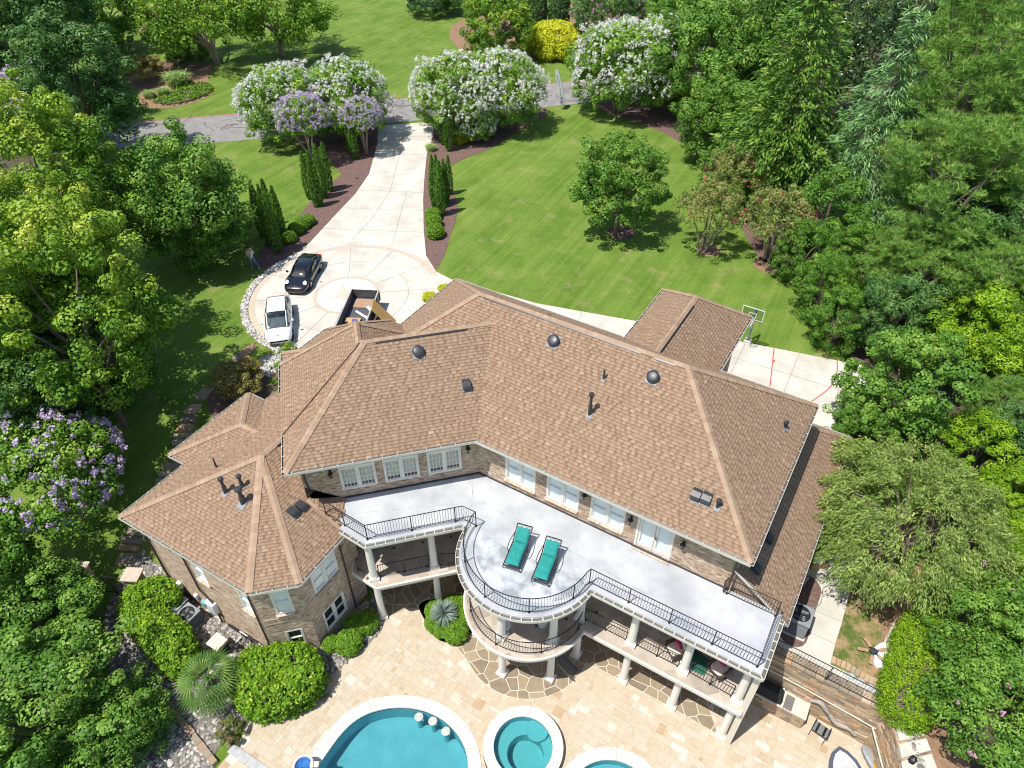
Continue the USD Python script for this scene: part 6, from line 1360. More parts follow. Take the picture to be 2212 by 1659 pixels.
# fan palm
pp = at(447, 1462, TERR + 2.0); pm = thing('fan_palm', 'fan palm between the two bright hedges', 'palm', (pp[0], pp[1], TERR))
obj(pm, 'trunk', tube([(0, 0, -.1), (.03, 0, 1.0), (0, .02, 2.0)], [.17, .16, .13], 9), MATS['bark'])
for i in range(24):
    a = i * 2.4; el = math.radians(72 - 4.7 * i + g9.uniform(-6, 6)); pl = .34 + .022 * i; dd = np.array([math.cos(a) * math.cos(el), math.sin(a) * math.cos(el), math.sin(el)]); s = np.array([-math.sin(a), math.cos(a), 0]); base = np.array([0, 0, 2.0]); tip = base + dd * pl
    up_ = np.cross(s, dd) * -1; up_ = up_ if up_[2] > 0 else -up_; V, F = [], []; m = 13; rr = .82
    for j in range(m):
        t0, t1, tm = [-1.3 + 2.6 * x / m for x in (j + .14, j + .86, j + .5)]
        q = lambda t, r: tip + (dd * math.cos(t) + s * math.sin(t)) * r - Zv * .30 * r * r
        kk = len(V); V += [tip, q(t0, rr * .6), q(tm, rr * .6) + up_ * .03, q(tm, rr * (1 + .08 * math.cos(tm)) ) - Zv * .05, q(t1, rr * .6)]; F += [[kk, kk + 1, kk + 2], [kk, kk + 2, kk + 4], [kk + 1, kk + 3, kk + 2], [kk + 2, kk + 3, kk + 4]]
    fr = obj(pm, 'frond', (np.array(V), np.array(F)), MATS['leaf_palm'], tone=g9.uniform(.15, .9)); obj(fr, 'stalk', tube([base, tip], [.016, .01], 4), MATS['leaf_palm'], tone=.4)
# ------------------------------------------------------------------ cars, trailer, person, furniture and the small things
def loft(sections):
    """sections: list of closed outlines with equal point counts"""
    s = np.asarray(sections, float); n, m = s.shape[:2]; i, j = np.meshgrid(np.arange(n - 1), np.arange(m), indexing='ij')
    q = np.stack([i * m + j, i * m + (j + 1) % m, (i + 1) * m + (j + 1) % m, (i + 1) * m + j], -1).reshape(-1, 4); k = np.arange(1, m - 1)
    f = np.vstack([q[:, [0, 1, 2]], q[:, [0, 2, 3]], np.stack([0 * k, k + 1, k], 1), np.stack([0 * k, k, k + 1], 1) + (n - 1) * m]); return s.reshape(-1, 3), f
def car(name, label, x, y, rot, L, W, prof, house_, paint, wheel_x, rw_, head, hatch=False):
    """prof: (x, half width, bottom, top of body side); house_: (x, half width low, half width high, low, high) of the glass house"""
    c = thing(name, label, 'car', (x, y, YARD + .03), rot); S = []
    P = np.array(prof); xs = np.linspace(P[0, 0], P[-1, 0], 40); from scipy.interpolate import PchipInterpolator as PI_
    hw, zb, zt = (PI_(P[:, 0], P[:, k])(xs) for k in (1, 2, 3))
    for a, w, b, t in zip(xs, hw, zb, zt):
        h_ = t - b; pts_ = [(0, b), (w * .8, b), (w * .96, b + h_ * .18), (w, b + h_ * .42), (w * .985, b + h_ * .66), (w * .93, b + h_ * .86), (w * .80, b + h_ * .965), (w * .45, t + .012), (0, t + .022)]
        S.append([(a, p, q) for p, q in pts_] + [(a, -p, q) for p, q in pts_[-2:0:-1]])
    body = obj(c, 'body', loft(S), paint, smooth=50)
    H = np.array(house_); xh = np.linspace(H[0, 0], H[-1, 0], 24); a0, a1, b0, b1 = (PI_(H[:, 0], H[:, k])(xh) for k in (1, 2, 3, 4)); S, R_, Sd = [], [], []
    for a, w0, w1, z0, z1 in zip(xh, a0, a1, b0, b1):
        pts_ = [(0, z0), (w0, z0), (w0 * .6 + w1 * .4, z0 + (z1 - z0) * .5), (w1, z0 + (z1 - z0) * .92), (w1 * .7, z1), (0, z1 + .01)]
        S.append([(a, p, q) for p, q in pts_] + [(a, -p, q) for p, q in pts_[-2:0:-1]])
    obj(c, 'glass_house', loft(S), MATS['car_window'], smooth=40)
    xr0, xr1 = head['roof']; sel = [k for k, a in enumerate(xh) if xr0 <= a <= xr1]
    R_ = [[(xh[k], w, z) for w, z in ((-a1[k] * 1.0, b0[k] + (b1[k] - b0[k]) * .90), (-a1[k] * .78, b1[k] + .006), (0, b1[k] + .022), (a1[k] * .78, b1[k] + .006), (a1[k] * 1.0, b0[k] + (b1[k] - b0[k]) * .90), (a1[k] * .7, b1[k] - .03), (-a1[k] * .7, b1[k] - .03))] for k in sel]
    obj(c, 'roof', loft(R_), paint, smooth=40)
    for s in (-1, 1):   # pillars: from roof corners to the bonnet, and the rear ones
        def edge(k, f=.0): return np.array([xh[k], s * (a0[k] * .6 + a1[k] * .4) * 1.012, b0[k] + (b1[k] - b0[k]) * .5])
        fr_ = [np.array([xh[k], s * a1[k] * 1.01, b0[k] + (b1[k] - b0[k]) * .93]) for k in range(sel[-1], 24)]; rr_ = [np.array([xh[k], s * a1[k] * 1.01, b0[k] + (b1[k] - b0[k]) * .93]) for k in range(0, sel[0] + 1)]
        obj(c, 'pillar', tube(fr_, .035, 5), paint); obj(c, 'pillar', tube(rr_, .06, 5), paint)
        kb = int(np.argmin(abs(xh - head['bpillar']))); obj(c, 'pillar', tube([(xh[kb], s * a0[kb] * 1.01, b0[kb]), (xh[kb] - .05, s * a1[kb] * 1.01, b0[kb] + (b1[kb] - b0[kb]) * .93)], .03, 5), MATS['trim_black'])
        mx, my, mz = head['mirror']; obj(c, 'mirror', cat_mesh([lathe([(0, -.10), (.07, -.06), (.08, 0), (.07, .06), (0, .10)], 8, (mx, s * (my + .10), mz)), tube([(mx, s * (my - .08), mz - .04), (mx, s * (my + .06), mz)], .02, 5)]), paint)
        hx, hy, hz, hr, tl = head['lamp']; v, f = lathe([(0, .05), (hr * .6, .045), (hr, .02), (hr * 1.05, 0)], 14); v = v * [head.get('ll', 1.0), 1, 1]; ca, sa = math.cos(tl), math.sin(tl); v = np.stack([v[:, 0] * ca + v[:, 2] * sa, v[:, 1], -v[:, 0] * sa + v[:, 2] * ca], 1)
        obj(c, 'headlight', (v + [hx, s * hy, hz], f), MATS['lamp_glass']); obj(c, 'tail_light', box(P[0, 0] + .10, s * hy * .95, P[1, 3] - .10, .12, .26, .10), MATS['red_paint'])
        for wx in wheel_x:
            wy = s * (W / 2 - .11); ring = lathe([(rw_ * .62, -.11), (rw_ * .95, -.11), (rw_, -.07), (rw_, .07), (rw_ * .95, .11), (rw_ * .62, .11)], 24); V = ring[0][:, [0, 2, 1]] * [1, s, 1]
            w = obj(c, 'wheel', (V + [wx, wy, rw_], ring[1][:, ::-1] if s > 0 else ring[1]), MATS['tyre'])
            sp = [lathe([(rw_ * .56, .06), (rw_ * .66, .09), (rw_ * .66, .05)], 24)] + [box(rw_ * .3 * math.cos(q), rw_ * .3 * math.sin(q), .08, rw_ * .62, .06, .03, q) for q in np.arange(5) * 2 * math.pi / 5] + [lathe([(.07, .1), (0, .11)], 10)]
            V, F = cat_mesh(sp); obj(w, 'rim', (V[:, [0, 2, 1]] * [1, s, 1] + [wx, wy, rw_], F[:, ::-1] if s > 0 else F), MATS['alloy']); obj(w, 'well', box(wx, s * (W / 2 - .20), rw_ + .04, rw_ * 2.3, .24, rw_ * 2.2), MATS['trim_black'])
    xe = P[-1, 0]; obj(c, 'grille', box(xe - .045, 0, P[-1, 2] + .14, .12, W * .62, .10), MATS['trim_black']); obj(c, 'emblem', lathe([(0, .02), (.05, .012), (.055, 0)], 12, (xe - .28, 0, PI_(P[:, 0], P[:, 3])(xe - .28) + .02)), MATS['alloy'])
    obj(c, 'licence_plate', box(P[0, 0] + .01, 0, .62, .03, .5, .12), MATS['white_plastic'])
    for k in (-.35, .35): obj(c, 'wiper', tube([(head['screen'][0], k, head['screen'][1] + .03), (head['screen'][0] - .15, k + .45, head['screen'][1] + .10)], .009, 4), MATS['trim_black'])
    obj(c, 'seats', cat_mesh([box(q, s * .36, .72, .16, .46, .62) for q in head['seats'] for s in (-1, 1)]), MATS['trim_black']); obj(c, 'dashboard', box(head['screen'][0] - .45, 0, .86, .35, 1.2, .10), MATS['trim_black'])
    return c
usdkit_glass = {"t": ("transparent_bsdf", {"color": (.30, .36, .38)}), "q": ("glossy_bsdf", {"color": (1, 1, 1), "roughness": .02}), "w": ("layer_weight", {"blend": .5}), "k": ("math", {"math_type": "power", "value2": 3.0}), "f": ("math", {"math_type": "multiply_add", "value2": .75, "value3": .10}), "x": ("mix_closure", {})}
MATS['car_window'] = usdkit.material(stage, '/World/Looks/car_window', usdkit_glass, [("t.BSDF", "x.closure1"), ("q.BSDF", "x.closure2"), ("w.facing", "k.value1"), ("k.value", "f.value1"), ("f.value", "x.fac")], surface="x.closure")
def pose(front, rear, zf=0.2, zr=0.6):
    a, b = at(*front, zf)[:2], at(*rear, zr)[:2]; return (a + b) / 2, math.degrees(math.atan2(*(a - b)[::-1]))
cc_, cr = pose((603, 727), (598, 646), .1, .9)
car('white_car', 'white hatchback parked on the round court facing the house', cc_[0], cc_[1], cr, 4.54, 1.76, [(-2.24, .70, .42, .95), (-2.1, .80, .30, 1.0), (-1.4, .87, .22, .98), (0, .88, .20, .92), (1.2, .875, .22, .90), (1.8, .84, .24, .80), (2.12, .74, .28, .66), (2.26, .60, .34, .52)],
    [(-2.15, .60, .52, .98, 1.02), (-1.6, .74, .58, .94, 1.36), (-.9, .80, .62, .90, 1.47), (.1, .82, .63, .88, 1.49), (.75, .80, .60, .87, 1.28), (1.35, .72, .60, .86, .92)], MATS['white_car'], (-1.36, 1.34), .32,
    dict(roof=(-1.55, .35), bpillar=-.2, mirror=(.78, .88, .98), lamp=(1.93, .66, .72, .13, .55), ll=1.7, screen=(1.25, .92), seats=(-.9, .05)))
cc_, cr = pose((637, 627), (673, 550), .1, .5)
car('black_car', 'black sports coupe parked behind the white car', cc_[0], cc_[1], cr, 4.43, 1.81, [(-2.2, .70, .36, .74), (-2.0, .82, .26, .86), (-1.3, .905, .20, .92), (0, .87, .17, .80), (1.1, .89, .18, .80), (1.7, .84, .20, .70), (2.05, .72, .22, .56), (2.2, .56, .26, .44)],
    [(-2.0, .50, .40, .84, .86), (-1.3, .66, .48, .86, 1.10), (-.6, .74, .54, .82, 1.25), (0, .76, .55, .79, 1.28), (.5, .75, .53, .78, 1.14), (1.0, .68, .55, .77, .82)], MATS['black_paint'], (-1.22, 1.16), .33,
    dict(roof=(-1.9, .22), bpillar=-.45, mirror=(.55, .86, .92), lamp=(1.62, .64, .70, .15, .6), ll=1.35, screen=(.95, .82), seats=(-.15,)))
# open trailer full of rubbish
ta, tb, tc = at(759.6, 626, .95)[:2], at(817.4, 632.4, .95)[:2], at(725.4, 702.8, .95)[:2]; tx = unit(ta - tc); ty = np.array([-tx[1], tx[0]]); ty = ty if ty @ (ta - tb) > 0 else -ty; tW = abs((ta - tb) @ ty); tL = np.linalg.norm(ta - tc) + .5
tr = thing('dump_trailer', 'dark open dump trailer full of building rubbish', 'trailer', (*(ta - tx * tL / 2 - ty * tW / 2), YARD + .03), math.degrees(math.atan2(tx[1], tx[0])))
hl, hw_ = tL / 2, tW / 2
obj(tr, 'bed', box(0, 0, .55, tL, tW, .08), MATS['steel_dark'])
for s in (-1, 1):
    sd = obj(tr, 'side_panel', box(0, s * (hw_ - .02), .92, tL, .05, .70), MATS['steel_dark'])
    for k in range(7): obj(sd, 'rib', box(-hl + .1 + k * (tL - .2) / 6, s * (hw_ + .03), .9, .06, .05, .66), MATS['steel_dark'])
    obj(sd, 'top_rail', box(0, s * (hw_ - .02), 1.29, tL + .05, .09, .05), MATS['steel_pale'])
    for wx in (-.5, .45):
        ring = lathe([(.12, -.1), (.34, -.1), (.36, 0), (.34, .1), (.12, .1)], 20); obj(tr, 'wheel', (ring[0][:, [0, 2, 1]] + [wx, s * (hw_ + .18), .36], ring[1]), MATS['tyre'])
    obj(tr, 'mudguard', box(-.02, s * (hw_ + .18), .76, 1.9, .28, .04), MATS['steel_dark'])
obj(tr, 'front_panel', box(-hl, 0, .92, .06, tW, .7), MATS['steel_dark']); obj(tr, 'tailgate', box(hl, 0, .92, .06, tW, .68), MATS['steel_dark']); obj(tr, 'drawbar', tube([(-hl, -.4, .5), (-hl - 1.2, 0, .45), (-hl, .4, .5)], .05, 6), MATS['steel_dark'])
gt = np.random.default_rng(9)
def junk(name, label, cat, lx, ly, lz, sx, sy, sz, rot, m):
    p = stage.GetPrimAtPath(tr); a = math.atan2(tx[1], tx[0]); w = ta - tx * tL / 2 - ty * tW / 2 + lx * tx + ly * np.array([-tx[1], tx[0]]); o = numbered('/World', name); usdkit
    v, f = box(0, 0, 0, sx, sy, sz, rot); ca, sa = math.cos(a), math.sin(a); v = np.stack([v[:, 0] * ca - v[:, 1] * sa + w[0], v[:, 0] * sa + v[:, 1] * ca + w[1], v[:, 2] + YARD + .03 + lz], 1); taken[('/World', name)] -= 1
    obj('/World', name, (v, f), MATS[m], label=label, cat=cat)
junk('plywood_sheet', 'reddish board lying flat at the far end of the trailer', 'board', hl - .7, -.1, .63, 1.0, 1.5, .05, .0, 'wood_blade'); junk('board', 'long white board in the middle of the trailer', 'board', .2, -.2, .68, 1.3, .16, .04, .9, 'white_plastic'); junk('board', 'short white board near the far end of the trailer', 'board', .9, -.55, .70, .7, .22, .04, .7, 'white_plastic')
junk('carton', 'flattened brown carton in the trailer', 'carton', -.45, .25, .70, .4, 1.0, .12, .05, 'card'); junk('carton', 'brown box beside the flattened carton in the trailer', 'carton', -.9, .2, .75, .5, .45, .3, .3, 'card'); junk('crate', 'small blue crate in the trailer', 'crate', -.75, .05, .8, .28, .3, .3, .1, 'ink_blue'); junk('board', 'pale offcut leaning by the trailer side', 'board', -.1, -.75, .72, .7, .16, .05, 1.3, 'white_plastic'); junk('rag', 'crumpled white sheet at the near end of the trailer', 'rag', -1.5, .55, .66, .3, .22, .12, .4, 'white_plastic')
# chipboard leaning on the trailer
b0 = ta - tx * 1.55 - ty * (tW + .02); q = np.append(-ty, 0); ang = np.append(-tx, 0)
oa = unit(np.append(-ty * .62, -.78)); obj('/World', 'chipboard_sheet', frame_box(three(b0, 1.36), unit(ang + np.append(-ty, 0) * .12), oa, unit(np.cross(ang, oa)), 0, 1.22, 0, 2.1, 0, .03), MATS['osb'], label='yellow brown chipboard sheet leaning on the trailer side', cat='board')
# person standing on the lawn
import manifold3d as m3
def figure(joints, bones, step=.02):
    M_ = None
    def sph(c, r):
        t = trimesh.creation.icosphere(1, r); return np.array(t.vertices) + c
    for a, b in bones:
        h_ = m3.Manifold.hull_points(np.vstack([sph(*joints[a]), sph(*joints[b])])); M_ = h_ if M_ is None else M_ + h_
    mm = M_.refine_to_length(step).to_mesh(); t = trimesh.Trimesh(mm.vert_properties[:, :3], mm.tri_verts); trimesh.smoothing.filter_taubin(t, iterations=8); return t
pc = at(549, 578); pe = thing('person', 'person in pale shirt and blue jeans standing on the lawn, arms bent', 'person', (pc[0], pc[1], YARD), 0)
J = {'hd': ((-.02, -.03, 1.66), .10), 'hd2': ((-.02, -.05, 1.58), .075), 'nk': ((-.02, 0, 1.48), .058), 'ch': ((-.02, .0, 1.30), .135), 'ws': ((0, 0, 1.08), .125), 'hp': ((0, 0, .95), .135)}
for s, n_ in ((-1, 'l'), (1, 'r')):
    J.update({'s' + n_: ((s * .19 - .02, 0, 1.42), .062), 'e' + n_: ((s * .27 - .02, -.06, 1.14), .047), 'w' + n_: ((s * .10 - .02, -.28, 1.14), .032), 't' + n_: ((s * .09, 0, .90), .09), 'k' + n_: ((s * (.10 if s < 0 else .22), -.03, .50), .06), 'a' + n_: ((s * .10 if s < 0 else .36, .02, .09), .042), 'f' + n_: ((s * .10 if s < 0 else .38, -.15, .04), .038)})
    for k in range(5): J[f'p{n_}{k}'] = ((s * .085 - .02, -.33, 1.13), .018); 
body_b = [('hd', 'hd2'), ('hd2', 'nk'), ('nk', 'ch'), ('ch', 'ws'), ('ws', 'hp')] + [(a + n_, b + n_) for n_ in 'lr' for a, b in (('s', 'e'), ('e', 'w'), ('t', 'k'), ('k', 'a'), ('a', 'f'))] + [('ch', 'sl'), ('ch', 'sr'), ('hp', 'tl'), ('hp', 'tr')]
for s, n_ in ((-1, 'l'), (1, 'r')):
    wv = np.array(J['w' + n_][0]); pmid = wv + [-s * .03, -.05, 0]; J['m' + n_] = (tuple(pmid), .026); body_b.append(('w' + n_, 'm' + n_))
    for k in range(4): J[f'q{n_}{k}'] = (tuple(pmid + [-s * .035, -.03, .03 - .02 * k]), .009); J[f'u{n_}{k}'] = (tuple(pmid + [-s * (.065 - .006 * abs(k - 1)), -.02, .03 - .02 * k]), .008); body_b += [('m' + n_, f'q{n_}{k}'), (f'q{n_}{k}', f'u{n_}{k}')]
    J['th' + n_] = (tuple(pmid + [-s * .01, -.02, .05]), .010); body_b.append(('m' + n_, 'th' + n_))
J['ns'] = ((-.02, -.145, 1.62), .014); body_b.append(('hd', 'ns')); J['er'] = ((.08, -.03, 1.63), .02); J['el'] = ((-.12, -.03, 1.63), .02); body_b += [('hd', 'er'), ('hd', 'el')]
bo = obj(pe, 'body', figure(J, body_b, .03), MATS['skin'], smooth=True)
def cloth(keys, bones, grow): return figure({k: (J[k][0], J[k][1] + grow) for k in keys}, bones, .04)
obj(pe, 'shirt', cat_mesh([cloth(['nk', 'ch', 'ws', 'hp', 'sl', 'sr'], [('ch', 'ws'), ('ws', 'hp'), ('ch', 'sl'), ('ch', 'sr')], .022), figure({'a': (J['sl'][0], .085), 'b': (tuple((np.array(J['sl'][0]) + np.array(J['el'][0]) * 0 + np.array((-.25, -.03, 1.24))) / 2), .075)}, [('a', 'b')], .04), figure({'a': (J['sr'][0], .085), 'b': ((.22, -.03, 1.26), .07)}, [('a', 'b')], .04)]), MATS['shirt'], smooth=True)
obj(pe, 'jeans', cloth(['hp', 'tl', 'tr', 'kl', 'kr', 'al', 'ar'], [('hp', 'tl'), ('hp', 'tr'), ('tl', 'kl'), ('kl', 'al'), ('tr', 'kr'), ('kr', 'ar')], .018), MATS['denim'], smooth=True)
hv = trimesh.creation.icosphere(2, .108); hv = np.array(hv.vertices), np.array(hv.faces); hv[0][:, 2] = np.maximum(hv[0][:, 2], -.01); obj(pe, 'hair', (hv[0] + [-.02, -.015, 1.675], hv[1]), MATS['hair_dark'])
for s in (-1, 1): obj(pe, 'eye', lathe([(0, .006), (.009, 0)], 6, (-.02 + s * .035, -.125, 1.645)), MATS['dark_plastic']); obj(pe, 'shoe', cat_mesh([figure({'a': (J['a' + 'lr'[s > 0]][0][:2] + (.055,), .055), 'b': (J['f' + 'lr'[s > 0]][0], .05)}, [('a', 'b')], .05)]), MATS['grey_plastic'], smooth=True)
# chaise longues on the roof terrace
def chaise(label, px_foot, px_head, first_=[None]):
    a, b = at(*px_foot, ZD + .25)[:2], at(*px_head, ZD + .25)[:2]; d = unit(b - a); c = a
    if first_[0] is not None: return copy_of(first_[0], 'chaise_longue', label, 'lounger', (c[0], c[1], ZD), math.degrees(math.atan2(d[1], d[0])), 'two chaise longues on the roof terrace')
    t = thing('chaise_longue', label, 'lounger', (c[0], c[1], ZD), math.degrees(math.atan2(d[1], d[0])), 'two chaise longues on the roof terrace'); first_[0] = t
    W_, Ls, Lb, zs_ = .33, 1.18, .78, .34; al = math.radians(38); bx, bz = math.cos(al), math.sin(al)
    obj(t, 'frame', cat_mesh([tube([(-.05, s * W_, zs_), (Ls, s * W_, zs_), (Ls + Lb * bx, s * W_, zs_ + Lb * bz)], .022, 6) for s in (-1, 1)] + [tube([(x, -W_, zs_), (x, W_, zs_)], .02, 6) for x in (-.05, Ls)] + [tube([(Ls + Lb * bx, -W_, zs_ + Lb * bz), (Ls + Lb * bx, W_, zs_ + Lb * bz)], .026, 6), tube([(Ls + Lb * .83 * bx, -W_, zs_ + Lb * .83 * bz), (Ls + Lb * .83 * bx, W_, zs_ + Lb * .83 * bz)], .014, 5)]), MATS['iron'])
    for k in range(14): obj(t, 'slat', box(.0 + k * .085, 0, zs_, .035, W_ * 2, .012), MATS['iron'])
    for k in range(3): obj(t, 'scroll', tube([(Ls + Lb * (.84 + .13 * math.sin(q)) * bx, -.22 + .22 * k - .1 * math.cos(q), zs_ + Lb * (.84 + .13 * math.sin(q)) * bz) for q in np.linspace(0, math.pi, 7)], .009, 4), MATS['iron'])
    for x in (.05, Ls - .05):
        for s in (-1, 1): obj(t, 'leg', tube([(x, s * W_, zs_), (x - .07, s * (W_ + .03), .17), (x, s * (W_ + .02), 0)], .02, 6), MATS['iron'])
    for s in (-1, 1): obj(t, 'arm', tube([(.62, s * W_, zs_), (.66, s * (W_ + .07), zs_ + .2), (1.0, s * (W_ + .08), zs_ + .26), (Ls + .28, s * W_, zs_ + .30)], .018, 6), MATS['iron'])
    def cushion(L0, L1_, o_, ax, up_):
        nx_, ny_ = 17, 9; u_, w_ = np.meshgrid(np.linspace(0, 1, nx_), np.linspace(-1, 1, ny_), indexing='ij'); e = (1 - np.abs(2 * u_ - 1) ** 4) * (1 - np.abs(w_) ** 4); hgt_ = .045 + .075 * e ** .5
        for tx_ in (.3, .7):
            for ty_ in (-.33, .33): hgt_ -= .045 * np.exp(-(((u_ - tx_) * (L1_ - L0) / .1) ** 2 + ((w_ - ty_) * .28 / .07) ** 2))
        V = np.asarray(o_) + (L0 + u_ * (L1_ - L0))[..., None] * ax + (w_ * .285)[..., None] * np.array([0, 1, 0]) + hgt_[..., None] * up_; B = V - hgt_[..., None] * up_ * .9 + .0; V, B = V.reshape(-1, 3), B.reshape(-1, 3); i_, j_ = np.meshgrid(np.arange(nx_ - 1), np.arange(ny_ - 1), indexing='ij'); k_ = (i_ * ny_ + j_).ravel()
        q_ = np.stack([k_, k_ + ny_, k_ + ny_ + 1, k_ + 1], 1); rim = list(range(ny_)) + [i * ny_ + ny_ - 1 for i in range(1, nx_)] + [(nx_ - 1) * ny_ + j for j in range(ny_ - 2, -1, -1)] + [i * ny_ for i in range(nx_ - 2, 0, -1)]; n_ = len(V); rs = [[a, b, b + n_, a + n_] for a, b in zip(rim, rim[1:] + rim[:1])]
        return np.vstack([V, B]), np.vstack([q_, q_[:, ::-1] + n_, rs])
    obj(t, 'seat_cushion', cushion(.06, 1.20, (0, 0, zs_ + .01), np.array([1, 0, 0]), Zv), MATS['teal_cloth'], smooth=50)
    obj(t, 'back_cushion', cushion(.02, .66, (Ls, 0, zs_ + .01), np.array([bx, 0, bz]), np.array([-bz, 0, bx])), MATS['teal_cloth'], smooth=50); return t
chaise('teal cushioned chaise longue nearest the round bay railing, left one', (1104, 1226), (1135, 1150)); chaise('teal cushioned chaise longue on the right, its slats showing beside the cushion', (1166, 1256), (1196, 1180))
# wicker armchairs and green sofa on the main floor balcony
def wicker(label, u, v, rot, first_=[None]):
    c = at(u, v, .45)
    if first_[0]: return copy_of(first_[0], 'wicker_armchair', label, 'armchair', (c[0], c[1], .016), rot, 'wicker armchairs on the balcony')
    t = thing('wicker_armchair', label, 'armchair', (c[0], c[1], .016), rot, 'wicker armchairs on the balcony'); first_[0] = t
    obj(t, 'frame', cat_mesh([box(0, 0, .28, .72, .74, .10), box(-.36, 0, .52, .09, .78, .56), box(0, .36, .46, .72, .07, .24), box(0, -.36, .46, .72, .07, .24)]), MATS['wicker'])
    for x in (-.32, .32):
        for y in (-.32, .32): obj(t, 'leg', tube([(x, y, 0), (x, y, .26)], .03, 6), MATS['wicker'])
    def soft(cx, cy, cz, sx, sy, sz, tilt):
        m = trimesh.creation.icosphere(2, 1.0); v = np.array(m.vertices); v = np.sign(v) * np.abs(v) ** .55 * [sx, sy, sz]; ca, sa = math.cos(tilt), math.sin(tilt); v = np.stack([v[:, 0] * ca + v[:, 2] * sa, v[:, 1], -v[:, 0] * sa + v[:, 2] * ca], 1); return v + [cx, cy, cz], m.faces
    obj(t, 'seat_cushion', soft(.02, 0, .39, .33, .31, .08, 0), MATS['cream_cloth'], smooth=True); obj(t, 'back_cushion', soft(-.25, 0, .66, .08, .30, .26, .2), MATS['cream_cloth'], smooth=True); obj(t, 'pillow', soft(-.10, -.08, .62, .06, .22, .21, .35), MATS['pink_cloth'], smooth=True); return t
wicker('wicker armchair with pink pillow nearer the round bay', 1462, 1400, 200); wicker('wicker armchair with pink pillow nearer the corner pier', 1556, 1440, 215)
sf = thing('green_rug', 'dark green rug and bench on the balcony between the wicker armchairs', 'rug'); rp_ = Polygon([tuple(x) for x in pts(crop(1620, 1500, 600, [(1010, 1060), (1420, 1330), (1330, 1480), (1160, 1400)]), .03)]).buffer(0); obj(sf, 'rug', slab(rp_, .03, .012), MATS['green_cloth'])
tb_ = at(1500, 1388, .4); ft = thing('low_table', 'low dark wicker table between the wicker armchairs', 'table', (tb_[0], tb_[1], .02), math.degrees(TH)); obj(ft, 'table_top', box(0, 0, .42, .9, .6, .05), MATS['wicker'])
for x in (-.4, .4):
    for y in (-.25, .25): obj(ft, 'leg', box(x, y, .2, .05, .05, .4), MATS['wicker'])
ms_ = at(1105, 1340, .03)[:2]; obj('/World', 'mosaic_disc', slab(Point(*(semi_c + np.array([.1, .2]))).buffer(1.05, 40), .028, .01), MATS['mosaic_blue'], label='round blue mosaic floor disc in the curved balcony', cat='mosaic')
obj('/World', 'mosaic_disc', slab(Point(*(semi_c + np.array([.1, -.1]))).buffer(1.15, 40), TERR + .035, .01), MATS['mosaic_blue'], label='round blue mosaic disc on the flagstones under the curved balcony', cat='mosaic')
c = at(1093, 1352, .4); st_ = thing('white_stool', 'white round stool on the curved balcony', 'stool', (c[0], c[1], .016)); obj(st_, 'seat', lathe([(0, .5), (.2, .49), (.22, .46), (.21, .42), (.18, .4)], 20), MATS['white_plastic']); obj(st_, 'base', lathe([(.16, .41), (.12, .2), (.2, 0)], 16), MATS['grey_plastic'])
c = at(1172, 1341, .3); st_ = thing('white_table', 'small white pierced table on the curved balcony', 'table', (c[0], c[1], .016)); obj(st_, 'table_top', lathe([(0, .46), (.27, .455), (.28, .43)], 20), MATS['white_plastic']); obj(st_, 'leg', lathe([(.05, .44), (.05, .03), (.2, 0)], 10), MATS['white_plastic'])
# slide under the balcony, paddles
a, b = at(1205, 1418, TERR + 1.1), at(1234, 1450, TERR + .25); d = unit(b - a); s = unit(np.cross(d, Zv)); sl = thing('grey_slide', 'grey drain chute sloping from under the curved balcony to the terrace', 'chute')
obj(sl, 'trough', cat_mesh([frame_box(a, d, s, np.cross(s, d), -.6, 1.5, -.26, .26, -.04, 0)]), MATS['slide_grey'])
for k in (-1, 1): obj(sl, 'rim', frame_box(a, d, s, np.cross(s, d), -.6, 1.5, k * .27 - .02, k * .27 + .02, -.06, .10), MATS['slide_grey'])
obj(sl, 'leg', tube([a + d * .9, np.array([*(a + d * .9)[:2], TERR])], .04, 6), MATS['slide_grey'])
for i, (u, v, l) in enumerate([(1536, 1512, 'leftmost'), (1548, 1525, 'middle'), (1558, 1532, 'rightmost')]):
    c = at(u, v, TERR + .5); t = thing('teal_paddle', f'{l} of the three teal paddle blades leaning under the balcony corner', 'paddle', (c[0], c[1], TERR), 40 * i); m = trimesh.creation.icosphere(2, 1.0); obj(t, 'blade', (np.array(m.vertices) * [.15, .03, .38] + [0, 0, .75], m.faces), MATS['teal_cloth'], smooth=True); obj(t, 'shaft', tube([(0, 0, .02), (0, .05, .5)], .018, 6), MATS['dark_plastic'])
# outdoor kitchen
kA = at(1640, 1490, TERR + .9)[:2]; kd, kn = E1, E2; kitchen = thing('outdoor_kitchen', 'stone outdoor kitchen counter against the retaining wall', 'counter')
kx0 = WALL_A @ E1 - .35; ky = WALL_A @ E2 - .9
K_ = lambda a, b, z: three((kx0 + a) * E1 + (ky + b) * E2, z)
obj(kitchen, 'base', frame_box(K_(0, 0, TERR), np.append(E1, 0), np.append(E2, 0), Zv, .03, 2.62, .04, .82, 0, .86), MATS['flag_mortar'])
obj(kitchen, 'counter_top', frame_box(K_(0, 0, TERR), np.append(E1, 0), np.append(E2, 0), Zv, 0, 2.66, 0, .86, .86, .92), MATS['counter'])
sl_ = []; wk_ = Wall(K_(0, .04, 0)[:2], E1, -E2); z = TERR
while z < TERR + .84:
    hh = min(g8.uniform(.11, .2), TERR + .85 - z); x = .03
    while x < 2.6: l = min(g8.uniform(.2, .5), 2.62 - x); sl_.append((*wk_.box(x + .006, x + l - .006, z + .006, z + hh - .006, -.03, g8.uniform(.01, .035)), float(g8.beta(2, 2)))); x += l
    z += hh
wk2 = Wall(K_(2.62, .04, 0)[:2], E2, E1); z = TERR
